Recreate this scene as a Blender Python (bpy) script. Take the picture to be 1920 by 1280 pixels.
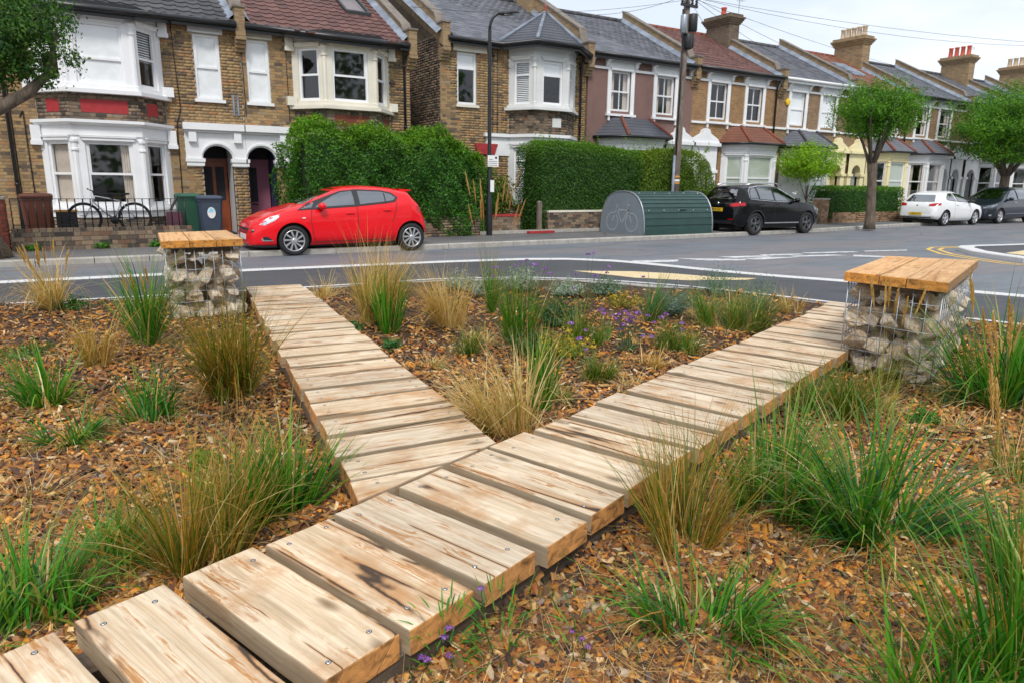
import bpy, bmesh, math, random
import numpy as np
from mathutils import Vector, Matrix

for _o in list(bpy.data.objects):
    bpy.data.objects.remove(_o)
S = bpy.context.scene
COL = S.collection
R = math.radians

# ------------------------------------------------------------------ camera
FPX, PITCH, HCAM, YAW, ROLL = 1300.0, 12.7, 1.50, 58.5, 0.6     # street runs along +X, houses stand at +Y
_th, _ya, _ro = R(PITCH), R(YAW), R(ROLL)
CF = Vector((math.cos(_ya)*math.cos(_th), math.sin(_ya)*math.cos(_th), -math.sin(_th)))
_r = Vector((math.sin(_ya), -math.cos(_ya), 0))
_u = _r.cross(CF)
CR = _r*math.cos(_ro) + _u*math.sin(_ro)
CU = -_r*math.sin(_ro) + _u*math.cos(_ro)
CAM = Vector((0, 0, HCAM))
cd = bpy.data.cameras.new('camera')
cam = bpy.data.objects.new('camera', cd)
COL.objects.link(cam)
cam.matrix_world = Matrix(((CR.x, CU.x, -CF.x, 0), (CR.y, CU.y, -CF.y, 0), (CR.z, CU.z, -CF.z, HCAM), (0, 0, 0, 1)))
cd.sensor_width = 36
cd.lens = FPX/1920*36
cd.clip_start = 0.05
cd.clip_end = 2000
cd.dof.use_dof = True
cd.dof.focus_distance = 3.8
cd.dof.aperture_fstop = 8.0
S.camera = cam

# ------------------------------------------------------------------ daylight: bright overcast
SUN_EL, SUN_AZ = 50, 243                       # azimuth measured from +X, counter-clockwise
w = bpy.data.worlds.new('World')
S.world = w
w.use_nodes = True
wn = w.node_tree
wn.nodes.clear()
def wnode(t, **k):
    n = wn.nodes.new(t)
    for a, b in k.items():
        setattr(n, a, b)
    return n
sky = wnode('ShaderNodeTexSky', sky_type='NISHITA', sun_disc=False, sun_elevation=R(SUN_EL), sun_rotation=R(90-SUN_AZ))
tc = wnode('ShaderNodeTexCoord')
mp = wnode('ShaderNodeMapping')
mp.inputs['Scale'].default_value = (1.0, 1.0, 3.2)
nz = wnode('ShaderNodeTexNoise')
nz.inputs['Scale'].default_value = 2.3
nz.inputs['Detail'].default_value = 6
nz.inputs['Roughness'].default_value = 0.55
cr = wnode('ShaderNodeValToRGB')
cr.color_ramp.elements[0].position = 0.36
cr.color_ramp.elements[0].color = (6.0, 6.6, 7.5, 1)
cr.color_ramp.elements[1].position = 0.62
cr.color_ramp.elements[1].color = (8.5, 8.7, 9.0, 1)
mx = wnode('ShaderNodeMixRGB')
mx.inputs[0].default_value = 0.88
bg = wnode('ShaderNodeBackground')
bg.inputs[1].default_value = 0.087
wo = wnode('ShaderNodeOutputWorld')
L_ = wn.links.new
L_(tc.outputs['Generated'], mp.inputs['Vector'])
L_(mp.outputs[0], nz.inputs['Vector'])
L_(nz.outputs['Fac'], cr.inputs[0])
L_(sky.outputs[0], mx.inputs[1])
L_(cr.outputs[0], mx.inputs[2])
L_(mx.outputs[0], bg.inputs[0])
L_(bg.outputs[0], wo.inputs[0])
sl = bpy.data.lights.new('sun', 'SUN')
sl.energy = 1.5
sl.angle = R(11)
sl.color = (1.0, 0.95, 0.88)
so = bpy.data.objects.new('sun', sl)
COL.objects.link(so)
_d = Vector((math.cos(R(SUN_EL))*math.cos(R(SUN_AZ)), math.cos(R(SUN_EL))*math.sin(R(SUN_AZ)), math.sin(R(SUN_EL))))
so.rotation_euler = _d.to_track_quat('Z', 'Y').to_euler()
so.location = (0, 0, 30)
vs = S.view_settings
vs.view_transform = 'Standard'
vs.look = 'None'
vs.exposure = 0.74
vs.gamma = 1.0
vs.use_curve_mapping = False

# ------------------------------------------------------------------ helpers
rng = np.random.default_rng(7)
random.seed(7)
ORG = {}
def G(px, py, z=0.05):
    "ground point seen at a place in the photograph (1920 x 1280)"
    d = CF*FPX + CR*(px-960) - CU*(py-640)
    t = (z-HCAM)/d.z
    return Vector((d.x*t, d.y*t, z))
def ZAT(X, Y, py):
    lo, hi = -5., 20.
    for _ in range(50):
        m = (lo+hi)/2
        p = Vector((X, Y, m-HCAM))
        if 640-FPX*p.dot(CU)/p.dot(CF) > py: lo = m
        else: hi = m
    return lo
def tag(o, label=None, cat=None, group=None, kind=None):
    if label: o['label'] = label
    if cat: o['category'] = cat
    if group: o['group'] = group
    if kind: o['kind'] = kind
    return o
def thing(name, label, cat, loc=(0, 0, 0), group=None, rz=0):
    o = bpy.data.objects.new(name, None)
    o.empty_display_size = 0.1
    COL.objects.link(o)
    o.location = loc
    o.rotation_euler = (0, 0, rz)
    ORG[o.name] = Vector(loc) if rz == 0 else Vector((0, 0, 0))
    return tag(o, label, cat, group)
def org(p):
    return ORG.get(p.name, Vector((0, 0, 0))) if p is not None else Vector((0, 0, 0))
def link(name, me, parent=None, loc=None):
    o = bpy.data.objects.new(name, me)
    COL.objects.link(o)
    if parent is not None:
        o.parent = parent
    if loc is not None:
        o.location = loc
    ORG[o.name] = org(parent)
    return o

class MB:
    "collects faces, becomes one mesh object"
    def __init__(s):
        s.v, s.f, s.m, s.sm = [], [], [], []
    def add(s, vs, fs, mi=0, smooth=False):
        b = len(s.v)
        s.v += [tuple(x) for x in vs]
        for f in fs:
            s.f.append(tuple(b+i for i in f))
            s.m.append(mi)
            s.sm.append(smooth)
    def quad(s, a, b, c, d, mi=0):
        s.add([a, b, c, d], [(0, 1, 2, 3)], mi)
    def box(s, x0, x1, y0, y1, z0, z1, mi=0):
        s.add([(x0, y0, z0), (x1, y0, z0), (x1, y1, z0), (x0, y1, z0), (x0, y0, z1), (x1, y0, z1), (x1, y1, z1), (x0, y1, z1)],
              [(0, 3, 2, 1), (4, 5, 6, 7), (0, 1, 5, 4), (1, 2, 6, 5), (2, 3, 7, 6), (3, 0, 4, 7)], mi)
    def obox(s, c, ex, ey, ez, mi=0):
        "box from centre and three half-axis vectors"
        c, ex, ey, ez = map(Vector, (c, ex, ey, ez))
        vs = [c+ex*a+ey*b+ez*d for d in (-1, 1) for a, b in ((-1, -1), (1, -1), (1, 1), (-1, 1))]
        s.add(vs, [(0, 3, 2, 1), (4, 5, 6, 7), (0, 1, 5, 4), (1, 2, 6, 5), (2, 3, 7, 6), (3, 0, 4, 7)], mi)
    def prism(s, pts, z0, z1, mi=0, inset=0.0):
        "plan polygon (counter-clockwise) extruded upwards"
        n = len(pts)
        rings = [[(x, y, z0) for x, y in pts]]
        if inset:
            cx = sum(p[0] for p in pts)/n; cy = sum(p[1] for p in pts)/n
            rings.append([(x, y, z1-inset) for x, y in pts])
            ins = offset_poly(pts, -inset)
            rings.append([(x, y, z1) for x, y in ins])
        else:
            rings.append([(x, y, z1) for x, y in pts])
        s.loft(rings, True, True, mi)
    def loft(s, rings, cap0=False, cap1=False, mi=0, smooth=False, closed=True):
        n = len(rings[0])
        vs = [p for r in rings for p in r]
        fs = []
        for k in range(len(rings)-1):
            for i in range(n if closed else n-1):
                j = (i+1) % n
                fs.append((k*n+i, k*n+j, (k+1)*n+j, (k+1)*n+i))
        if cap0: fs.append(tuple(range(n-1, -1, -1)))
        if cap1: fs.append(tuple((len(rings)-1)*n+i for i in range(n)))
        s.add(vs, fs, mi, smooth)
    def tube(s, path, r, n=8, mi=0, caps=True, smooth=True):
        "tube along a path; r is a number or one radius per point"
        path = [Vector(p) for p in path]
        rs = r if hasattr(r, '__len__') else [r]*len(path)
        t0 = (path[1]-path[0]).normalized()
        a = t0.orthogonal().normalized()
        rings = []
        for i, p in enumerate(path):
            t = (path[min(i+1, len(path)-1)]-path[max(i-1, 0)]).normalized()
            a = (a-t*a.dot(t)).normalized()
            b = t.cross(a)
            rings.append([p+(a*math.cos(2*math.pi*k/n)+b*math.sin(2*math.pi*k/n))*rs[i] for k in range(n)])
        s.loft(rings, caps, caps, mi, smooth)
    def lathe(s, prof, c=(0, 0, 0), axis='z', n=24, mi=0, smooth=True, cap0=False, cap1=False):
        "profile of (radius, height) turned about an axis through c"
        rings = []
        for r_, h in prof:
            ring = []
            for k in range(n):
                a = 2*math.pi*k/n
                x, y, z = r_*math.cos(a), r_*math.sin(a), h
                if axis == 'y': x, y, z = r_*math.cos(a), h, -r_*math.sin(a)
                ring.append((c[0]+x, c[1]+y, c[2]+z))
            rings.append(ring)
        s.loft(rings, cap0, cap1, mi, smooth)
    def build(s, name, mats, parent=None, loc=None, sharp=None):
        me = bpy.data.meshes.new(name)
        o_ = org(parent) if loc is None else Vector(loc)+org(parent)
        me.from_pydata([(x-o_.x, y-o_.y, z-o_.z) for x, y, z in s.v], [], s.f)
        for m in (mats if isinstance(mats, (list, tuple)) else [mats]):
            me.materials.append(m)
        me.polygons.foreach_set('material_index', s.m)
        me.polygons.foreach_set('use_smooth', s.sm)
        if sharp: me.set_sharp_from_angle(angle=R(sharp))
        me.update()
        return link(name, me, parent, loc)

def offset_poly(pts, d):
    "move the edges of a counter-clockwise polygon outwards by d"
    n = len(pts)
    out = []
    for i in range(n):
        p0, p1, p2 = Vector(pts[i-1]), Vector(pts[i]), Vector(pts[(i+1) % n])
        e1 = (p1-p0).normalized(); e2 = (p2-p1).normalized()
        n1 = Vector((e1.y, -e1.x)); n2 = Vector((e2.y, -e2.x))
        k = 1+n1.dot(n2)
        m = (n1+n2)/max(k, 0.3)
        out.append((p1.x+m.x*d, p1.y+m.y*d))
    return out
def clip_poly(pts, p, nrm):
    "keep the side of the line through p where (q-p).nrm >= 0"
    out = []
    for i in range(len(pts)):
        a, b = Vector(pts[i]), Vector(pts[(i+1) % len(pts)])
        da, db = (a-p).dot(nrm), (b-p).dot(nrm)
        if da >= 0: out.append(tuple(a))
        if da*db < 0: out.append(tuple(a+(b-a)*(da/(da-db))))
    return out

def np_mesh(name, V, F, mat, parent=None, col=None, smooth=False, nrm=None):
    "fast mesh from numpy arrays; F is (m,3) or (m,4); col is one colour per vertex"
    V = np.asarray(V, np.float32) - np.array(org(parent), np.float32)
    F = np.asarray(F, np.int32)
    me = bpy.data.meshes.new(name)
    me.vertices.add(len(V)); me.vertices.foreach_set('co', V.ravel())
    k = F.shape[1]
    me.loops.add(F.size); me.loops.foreach_set('vertex_index', F.ravel())
    me.polygons.add(len(F)); me.polygons.foreach_set('loop_start', np.arange(len(F), dtype=np.int32)*k)
    if smooth: me.polygons.foreach_set('use_smooth', np.ones(len(F), bool))
    if col is not None:
        c = np.ones((len(V), 4), np.float32); c[:, :3] = col
        at = me.attributes.new('Col', 'FLOAT_COLOR', 'POINT')
        at.data.foreach_set('color', c.ravel())
    me.update(calc_edges=True)
    me.validate()
    me.materials.append(mat)
    return link(name, me, parent)

# ------------------------------------------------------------------ materials
class NT:
    def __init__(s, name):
        s.m = bpy.data.materials.new(name); s.m.use_nodes = True
        s.t = s.m.node_tree
        s.b = s.t.nodes['Principled BSDF']
        s.out = s.t.nodes['Material Output']
    def n(s, typ, **k):
        n = s.t.nodes.new('ShaderNode'+typ)
        for a, b in k.items():
            if hasattr(n, a) and a not in n.inputs: setattr(n, a, b)
            else: s.put(n, a, b)
        return n
    def put(s, n, a, b):
        i = n.inputs[a]
        if isinstance(b, bpy.types.NodeSocket): s.t.links.new(b, i)
        elif isinstance(b, bpy.types.Node): s.t.links.new(b.outputs[0], i)
        else: i.default_value = (tuple(b)+(1,) if i.type == 'RGBA' and len(b) == 3 else b)
    def set(s, **k):
        for a, b in k.items(): s.put(s.b, a.replace('_', ' '), b)
        return s
    def coord(s, kind='Object', scale=None, rnd=0):
        c = s.n('TexCoord').outputs[kind]
        if rnd:
            oi = s.n('ObjectInfo').outputs['Random']
            mu = s.n('Math', operation='MULTIPLY'); s.put(mu, 0, oi); mu.inputs[1].default_value = rnd
            ad = s.n('VectorMath', operation='ADD'); s.put(ad, 0, c); s.put(ad, 1, mu)
            c = ad.outputs[0]
        if scale is not None:
            mp_ = s.n('Mapping'); s.put(mp_, 'Vector', c); mp_.inputs['Scale'].default_value = scale if hasattr(scale, '__len__') else (scale,)*3
            c = mp_.outputs[0]
        return c
    def noise(s, vec, scale=5, detail=4, rough=.55, dist=0):
        n = s.n('TexNoise'); s.put(n, 'Vector', vec)
        n.inputs['Scale'].default_value = scale; n.inputs['Detail'].default_value = detail
        n.inputs['Roughness'].default_value = rough; n.inputs['Distortion'].default_value = dist
        return n.outputs['Fac']
    def ramp(s, fac, *stops, interp='LINEAR'):
        r = s.n('ValToRGB'); s.put(r, 'Fac', fac)
        r.color_ramp.interpolation = interp
        e = r.color_ramp.elements
        while len(e) < len(stops): e.new(0.5)
        for el, (p, c) in zip(e, stops):
            el.position = p
            el.color = (c, c, c, 1) if not hasattr(c, '__len__') else tuple(c)+(1,)
        return r.outputs['Color']
    def mix(s, fac, a, b, mode='MIX'):
        m = s.n('MixRGB', blend_type=mode)
        s.put(m, 0, fac); s.put(m, 1, a); s.put(m, 2, b)
        return m.outputs[0]
    def math(s, op, a, b=0.0, clamp=False):
        m = s.n('Math', operation=op, use_clamp=clamp); s.put(m, 0, a); s.put(m, 1, b)
        return m.outputs[0]
    def bump(s, h, strength=.3, dist=.01):
        b = s.n('Bump'); s.put(b, 'Height', h); b.inputs['Strength'].default_value = strength; b.inputs['Distance'].default_value = dist
        s.put(s.b, 'Normal', b)
    def attr(s):
        a = s.n('Attribute'); a.attribute_name = 'Col'
        return a.outputs['Color']

def simple(name, c, rough=.6, var=.12, scale=6, metal=0, spec=.5, bump=0, coat=0, kind='Object', c2=None):
    t = NT(name)
    nz_ = t.noise(t.coord(kind), scale, 5)
    lo = tuple(x*(1-var) for x in c) if c2 is None else c2
    hi = tuple(min(1, x*(1+var)) for x in c)
    t.set(Base_Color=t.ramp(nz_, (.3, lo), (.7, hi)), Roughness=rough, Metallic=metal)
    t.b.inputs['Specular IOR Level'].default_value = spec
    if coat:
        t.b.inputs['Coat Weight'].default_value = coat; t.b.inputs['Coat Roughness'].default_value = .03
    if bump: t.bump(t.noise(t.coord(kind), scale*8, 4), bump, .005)
    return t.m

M = {}
M['white'] = simple('white_paint', (.80, .81, .83), .45, .05, 1.5, bump=.05)
M['cream'] = simple('cream_stone_paint', (.72, .68, .58), .6, .07, 2, bump=.05)
M['stucco_grey'] = simple('pale_grey_paint', (.66, .67, .66), .6, .06, 2)
M['yellow_stucco'] = simple('pale_yellow_paint', (.78, .70, .42), .6, .05, 2)
M['ochre'] = simple('ochre_brick_paint', (.55, .27, .06), .8, .15, 4)
M['redpaint'] = simple('red_masonry_paint', (.36, .025, .03), .6, .15, 8, bump=.2)
M['black'] = simple('black_gloss_paint', (.012, .013, .016), .35, .2, 5)
M['rubber'] = simple('tyre_rubber', (.012, .012, .013), .75, .2, 20)
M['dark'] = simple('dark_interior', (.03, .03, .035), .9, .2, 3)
M['room'] = simple('room_plaster', (.22, .21, .2), .9, .1, 1)
M['lead'] = simple('lead_flashing', (.22, .26, .32), .5, .25, 3, c2=(.12, .14, .18))
M['blind'] = simple('white_blind', (.85, .86, .88), .6, .03, 1)
M['blindgrey'] = simple('grey_green_blind', (.45, .5, .42), .7, .05, 1)
M['curtain'] = simple('curtain_cloth', (.55, .48, .42), .8, .15, 3)
M['mauve'] = simple('mauve_masonry_paint', (.20, .115, .10), .75, .08, 3)
M['door_red'] = simple('varnished_red_brown_door', (.24, .055, .018), .35, .3, 3)
M['door_pink'] = simple('mauve_pink_door_paint', (.30, .11, .17), .4, .05, 2)
M['navy'] = simple('navy_paint', (.012, .03, .10), .45, .1, 2)
M['steelwire'] = simple('galvanised_wire', (.34, .37, .41), .4, .15, 20, metal=.7)
M['chrome'] = simple('bright_metal', (.75, .76, .78), .2, .03, 5, metal=1)
M['alloy'] = simple('alloy_wheel', (.62, .63, .65), .3, .04, 5, metal=.8)
M['alloy_dark'] = simple('dark_alloy', (.16, .16, .17), .35, .05, 5, metal=.8)
M['plastic'] = simple('black_plastic', (.018, .018, .02), .5, .1, 10)
M['concrete'] = simple('concrete', (.36, .34, .31), .85, .18, 6, bump=.3)
M['screw'] = simple('zinc_screw', (.55, .55, .55), .35, .1, 30, metal=.9)
M['pot_red'] = simple('red_clay_pot', (.50, .09, .05), .8, .15, 4)
M['pot_buff'] = simple('buff_clay_pot', (.52, .40, .27), .8, .15, 4)
M['ridge'] = simple('red_ridge_tile', (.22, .065, .042), .8, .2, 4)
M['plate_y'] = simple('yellow_number_plate', (.80, .52, .02), .35, .02, 2)
M['plate_w'] = simple('white_number_plate', (.8, .8, .78), .35, .02, 2)
M['sticker'] = simple('pale_blue_sticker', (.55, .75, .85), .4, .15, 9, c2=(.12, .45, .6))
M['yellow'] = simple('faded_yellow_line_paint', (.68, .44, .10), .8, .15, 12)
M['roadwhite'] = simple('white_road_paint', (.70, .70, .70), .7, .08, 7, c2=(.30, .31, .33))
M['granite'] = simple('pale_granite', (.60, .60, .60), .7, .12, 30, bump=.2)
M['copingstone'] = simple('weathered_coping', (.19, .165, .14), .9, .25, 5, bump=.3)
M['kerbgrey'] = simple('grey_kerb_stone', (.36, .34, .31), .8, .2, 5, bump=.3)

def car_paint(name, c, rough=.22, flake=0):
    t = NT(name)
    t.set(Base_Color=t.ramp(t.noise(t.coord(), 3, 3), (.3, tuple(x*.95 for x in c)), (.7, c)), Roughness=rough, Metallic=flake)
    t.b.inputs['Coat Weight'].default_value = .55
    t.b.inputs['Specular IOR Level'].default_value = .3
    t.b.inputs['Coat Roughness'].default_value = .04
    return t.m
M['carred'] = car_paint('red_car_paint', (.80, .004, .012), .25)
M['carblack'] = car_paint('black_car_paint', (.003, .003, .004), .12)
for q in ('carblack',):
    M[q].node_tree.nodes['Principled BSDF'].inputs['Coat Weight'].default_value = .25
    M[q].node_tree.nodes['Principled BSDF'].inputs['Specular IOR Level'].default_value = .25
M['carwhite'] = car_paint('white_car_paint', (.78, .79, .80), .3)
M['carnavy'] = car_paint('dark_blue_car_paint', (.010, .014, .024), .2)

def glass(name, tint, alpha, rough=.03):
    "pane: mirror of the sky at the surface, the rest partly lets through what lies behind"
    t = NT(name)
    g = t.n('BsdfGlossy'); g.inputs['Roughness'].default_value = rough; g.inputs['Color'].default_value = (.95, .97, 1, 1)
    tr = t.n('BsdfTransparent'); tr.inputs['Color'].default_value = tuple(tint)+(1,)
    lw = t.n('LayerWeight'); lw.inputs['Blend'].default_value = .5
    f = t.math('ADD', t.math('MULTIPLY', t.math('POWER', lw.outputs['Facing'], 5.), .9), alpha+.045, True)
    ms = t.n('MixShader'); t.put(ms, 0, f); t.put(ms, 1, tr); t.put(ms, 2, g)
    t.t.links.new(ms.outputs[0], t.out.inputs['Surface'])
    t.t.nodes.remove(t.b)
    return t.m
M['pane'] = glass('window_glass', (.97, .98, .98), .025)
M['carglass'] = glass('car_glass', (.16, .19, .19), .26)
M['lens'] = glass('lamp_lens', (.85, .88, .9), .2, .08)
M['redlens'] = car_paint('red_lamp_lens', (.42, .004, .008), .2)

def leaf_mat(name, transl=.35, rough=.5):
    t = NT(name)
    c = t.attr()
    t.set(Base_Color=c, Roughness=rough)
    t.b.inputs['Specular IOR Level'].default_value = .3
    tl = t.n('BsdfTranslucent'); t.put(tl, 'Color', t.mix(1, c, (1.25, 1.25, .6), 'MULTIPLY'))
    ms = t.n('MixShader'); ms.inputs[0].default_value = transl
    t.put(ms, 1, t.b.outputs[0]); t.put(ms, 2, tl)
    t.t.links.new(ms.outputs[0], t.out.inputs['Surface'])
    return t.m
M['leaf'] = leaf_mat('leaf')
M['blade'] = leaf_mat('grass_blade', .3, .45)
M['petal'] = leaf_mat('petal', .2, .6)
_t = NT('mulch_chip')
_c = _t.attr()
_t.set(Base_Color=_t.mix(.5, _c, _t.ramp(_t.noise(_t.coord('Object', (90, 90, 90)), 1, 3), (.3, .45), (.7, 1.3)), 'MULTIPLY'), Roughness=.75)
M['chip'] = _t.m
_t = NT('planting_soil')
_n = _t.noise(_t.coord('Object'), 28, 8, .7)
_v = _t.n('TexVoronoi', Scale=38.0); _t.put(_v, 'Vector', _t.coord('Object', (1, 1.8, 1)))
_t.set(Base_Color=_t.mix(.6, _t.ramp(_n, (.3, (.016, .009, .006)), (.5, (.07, .035, .014)), (.68, (.2, .1, .035))), _v.outputs['Color'], 'MULTIPLY'), Roughness=.9)
_t.bump(_n, .8, .03)
M['soil'] = _t.m

def bark(name, a, b):
    t = NT(name)
    n_ = t.noise(t.coord('Object', (7, 7, 1.6)), 2.2, 7, .65, .5)
    t.set(Base_Color=t.ramp(n_, (.3, a), (.7, b)), Roughness=.9)
    t.bump(n_, .9, .04)
    return t.m
M['bark'] = bark('grey_brown_bark', (.055, .04, .03), (.22, .17, .125))
M['polewood'] = bark('weathered_pole_wood', (.10, .075, .06), (.26, .21, .175))
M['core'] = simple('foliage_green_core', (.022, .055, .012), .95, .4, 9, bump=.8)

def asphalt(name, a, b, rough=.75, patch=None):
    t = NT(name)
    co = t.coord('Object')
    fine = t.noise(co, 160, 3, .7)
    big = t.noise(co, .5, 5, .6)
    c = t.ramp(big, (.3, a), (.7, b))
    c = t.mix(.35, c, t.ramp(fine, (.35, .35), (.65, 1.5)), 'MULTIPLY')
    if patch:
        pn = t.noise(t.coord('Object', (.16, .5, 1)), 1.3, 3, .5)
        c = t.mix(t.ramp(pn, (.50, 0.), (.55, 1.)), c, patch)
    st = t.noise(t.coord('Object', (.25, 3.0, 1)), 2, 5, .6)
    c = t.mix(.5, c, t.ramp(st, (.35, .75), (.65, 1.15)), 'MULTIPLY')
    vo = t.n('TexVoronoi', feature='DISTANCE_TO_EDGE'); t.put(vo, 'Vector', t.coord('Object', (.22, .6, 1)))
    vo.inputs['Scale'].default_value = 1.0
    c = t.mix(t.math('MULTIPLY', t.ramp(vo.outputs['Distance'], (.004, .7), (.014, 0.)), t.ramp(big, (.45, 0.), (.6, 1.))), c, tuple(x*.4 for x in a))
    sp = t.noise(t.coord('Object', (.9, 1.6, 1)), 1.1, 6, .7)
    c = t.mix(.6, c, t.ramp(sp, (.33, .72), (.5, 1.), (.72, 1.16)), 'MULTIPLY')
    t.set(Base_Color=c, Roughness=rough)
    t.bump(fine, .35, .004)
    return t.m
M['road'] = asphalt('worn_grey_asphalt', (.125, .138, .16), (.17, .184, .206), .64, (.175, .166, .176))
M['footway'] = asphalt('new_dark_asphalt', (.045, .048, .056), (.07, .073, .082), .7)
M['pavement'] = asphalt('pavement_asphalt', (.10, .097, .10), (.16, .155, .155), .8)
t_ = NT('buff_tactile')
_n = t_.noise(t_.coord('Object'), 5, 5)
t_.set(Base_Color=t_.ramp(_n, (.3, (.60, .47, .26)), (.7, (.70, .56, .34))), Roughness=.85)
M['buff'] = t_.m

def brick_mat(name, stops, from_attr):
    t = NT(name)
    r_ = t.attr() if from_attr else t.n('ObjectInfo').outputs['Random']
    c = t.ramp(r_, *stops)
    wx = t.coord('Generated') if not from_attr else t.coord('Object')
    n1 = t.noise(t.coord('Object', None if from_attr else 1.0, 0 if from_attr else 37), 14 if from_attr else 1.3, 6, .7)
    c = t.mix(.55, c, t.ramp(n1, (.28, .55), (.7, 1.3)), 'MULTIPLY')
    t.set(Base_Color=c, Roughness=.88)
    t.bump(n1, .4, .006)
    return t.m
STOCK = ((0, (.10, .075, .055)), (.10, (.19, .13, .08)), (.25, (.27, .18, .09)), (.5, (.34, .225, .105)), (.75, (.40, .265, .125)), (.92, (.36, .18, .075)), (1, (.33, .255, .165)))
GREY = ((0, (.05, .04, .034)), (.3, (.13, .10, .075)), (.6, (.22, .165, .115)), (.85, (.28, .20, .13)), (1, (.16, .08, .05)))
BROWN = ((0, (.13, .075, .045)), (.3, (.24, .145, .08)), (.7, (.33, .20, .115)), (1, (.38, .24, .15)))
for k_, st_ in (('stock', STOCK), ('greyb', GREY), ('brownb', BROWN)):
    M[k_] = brick_mat(k_+'_brick', st_, False)
    M[k_+'_s'] = brick_mat(k_+'_brick_mass', st_, True)
RED = ((0, (.16, .04, .025)), (.5, (.24, .06, .035)), (1, (.30, .09, .05)))
M['redb'] = brick_mat('red_brick', RED, False); M['redb_s'] = brick_mat('red_brick_mass', RED, True)
M['mortar'] = simple('lime_mortar', (.40, .36, .29), .95, .2, 8)
M['mortar_dark'] = simple('sooty_mortar', (.17, .15, .13), .95, .25, 8)
TILE = {'redtile': ((0, (.085, .034, .028)), (.5, (.115, .047, .038)), (1, (.15, .065, .05))),
        'darktile': ((0, (.035, .035, .042)), (.5, (.055, .055, .062)), (1, (.085, .08, .085))),
        'slate': ((0, (.075, .08, .098)), (.5, (.105, .112, .135)), (1, (.15, .155, .18))),
        'claytile': ((0, (.13, .05, .032)), (.5, (.19, .075, .045)), (1, (.26, .11, .065)))}
for k_, st_ in TILE.items():
    M[k_] = brick_mat(k_, st_, False); M[k_+'_s'] = brick_mat(k_+'_mass', st_, True)
    for q in (k_, k_+'_s'): M[q].node_tree.nodes['Principled BSDF'].inputs['Roughness'].default_value = .6

def farbrick(name, c1, c2, mortar):
    "brick face for houses too far away to tell the bricks apart"
    t = NT(name)
    co = t.n('TexCoord').outputs['Object']
    sx = t.n('SeparateXYZ'); t.put(sx, 0, co)
    ad = t.math('ADD', sx.outputs[0], sx.outputs[1])
    cb = t.n('CombineXYZ'); t.put(cb, 0, ad); t.put(cb, 1, sx.outputs[2])
    b = t.n('TexBrick'); t.put(b, 'Vector', cb)
    b.inputs['Color1'].default_value = c1+(1,); b.inputs['Color2'].default_value = c2+(1,); b.inputs['Mortar'].default_value = mortar+(1,)
    b.inputs['Scale'].default_value = 1; b.inputs['Brick Width'].default_value = .225; b.inputs['Row Height'].default_value = .075
    b.inputs['Mortar Size'].default_value = .008; b.inputs['Bias'].default_value = 0
    n_ = t.noise(co, 3, 6, .65)
    t.set(Base_Color=t.mix(.5, b.outputs['Color'], t.ramp(n_, (.3, .6), (.7, 1.3)), 'MULTIPLY'), Roughness=.9)
    t.bump(b.outputs['Fac'], -.3, .01)
    return t.m
M['far_orange'] = farbrick('orange_brown_brick_face', (.33, .18, .075), (.24, .125, .05), (.30, .23, .15))
M['far_brown'] = farbrick('brown_brick_face', (.27, .165, .085), (.19, .11, .055), (.27, .22, .16))
M['far_stock'] = farbrick('stock_brick_face', (.34, .22, .10), (.22, .14, .07), (.27, .23, .17))
M['far_dark'] = farbrick('dark_brick_face', (.17, .12, .075), (.11, .075, .05), (.16, .135, .11))

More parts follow.
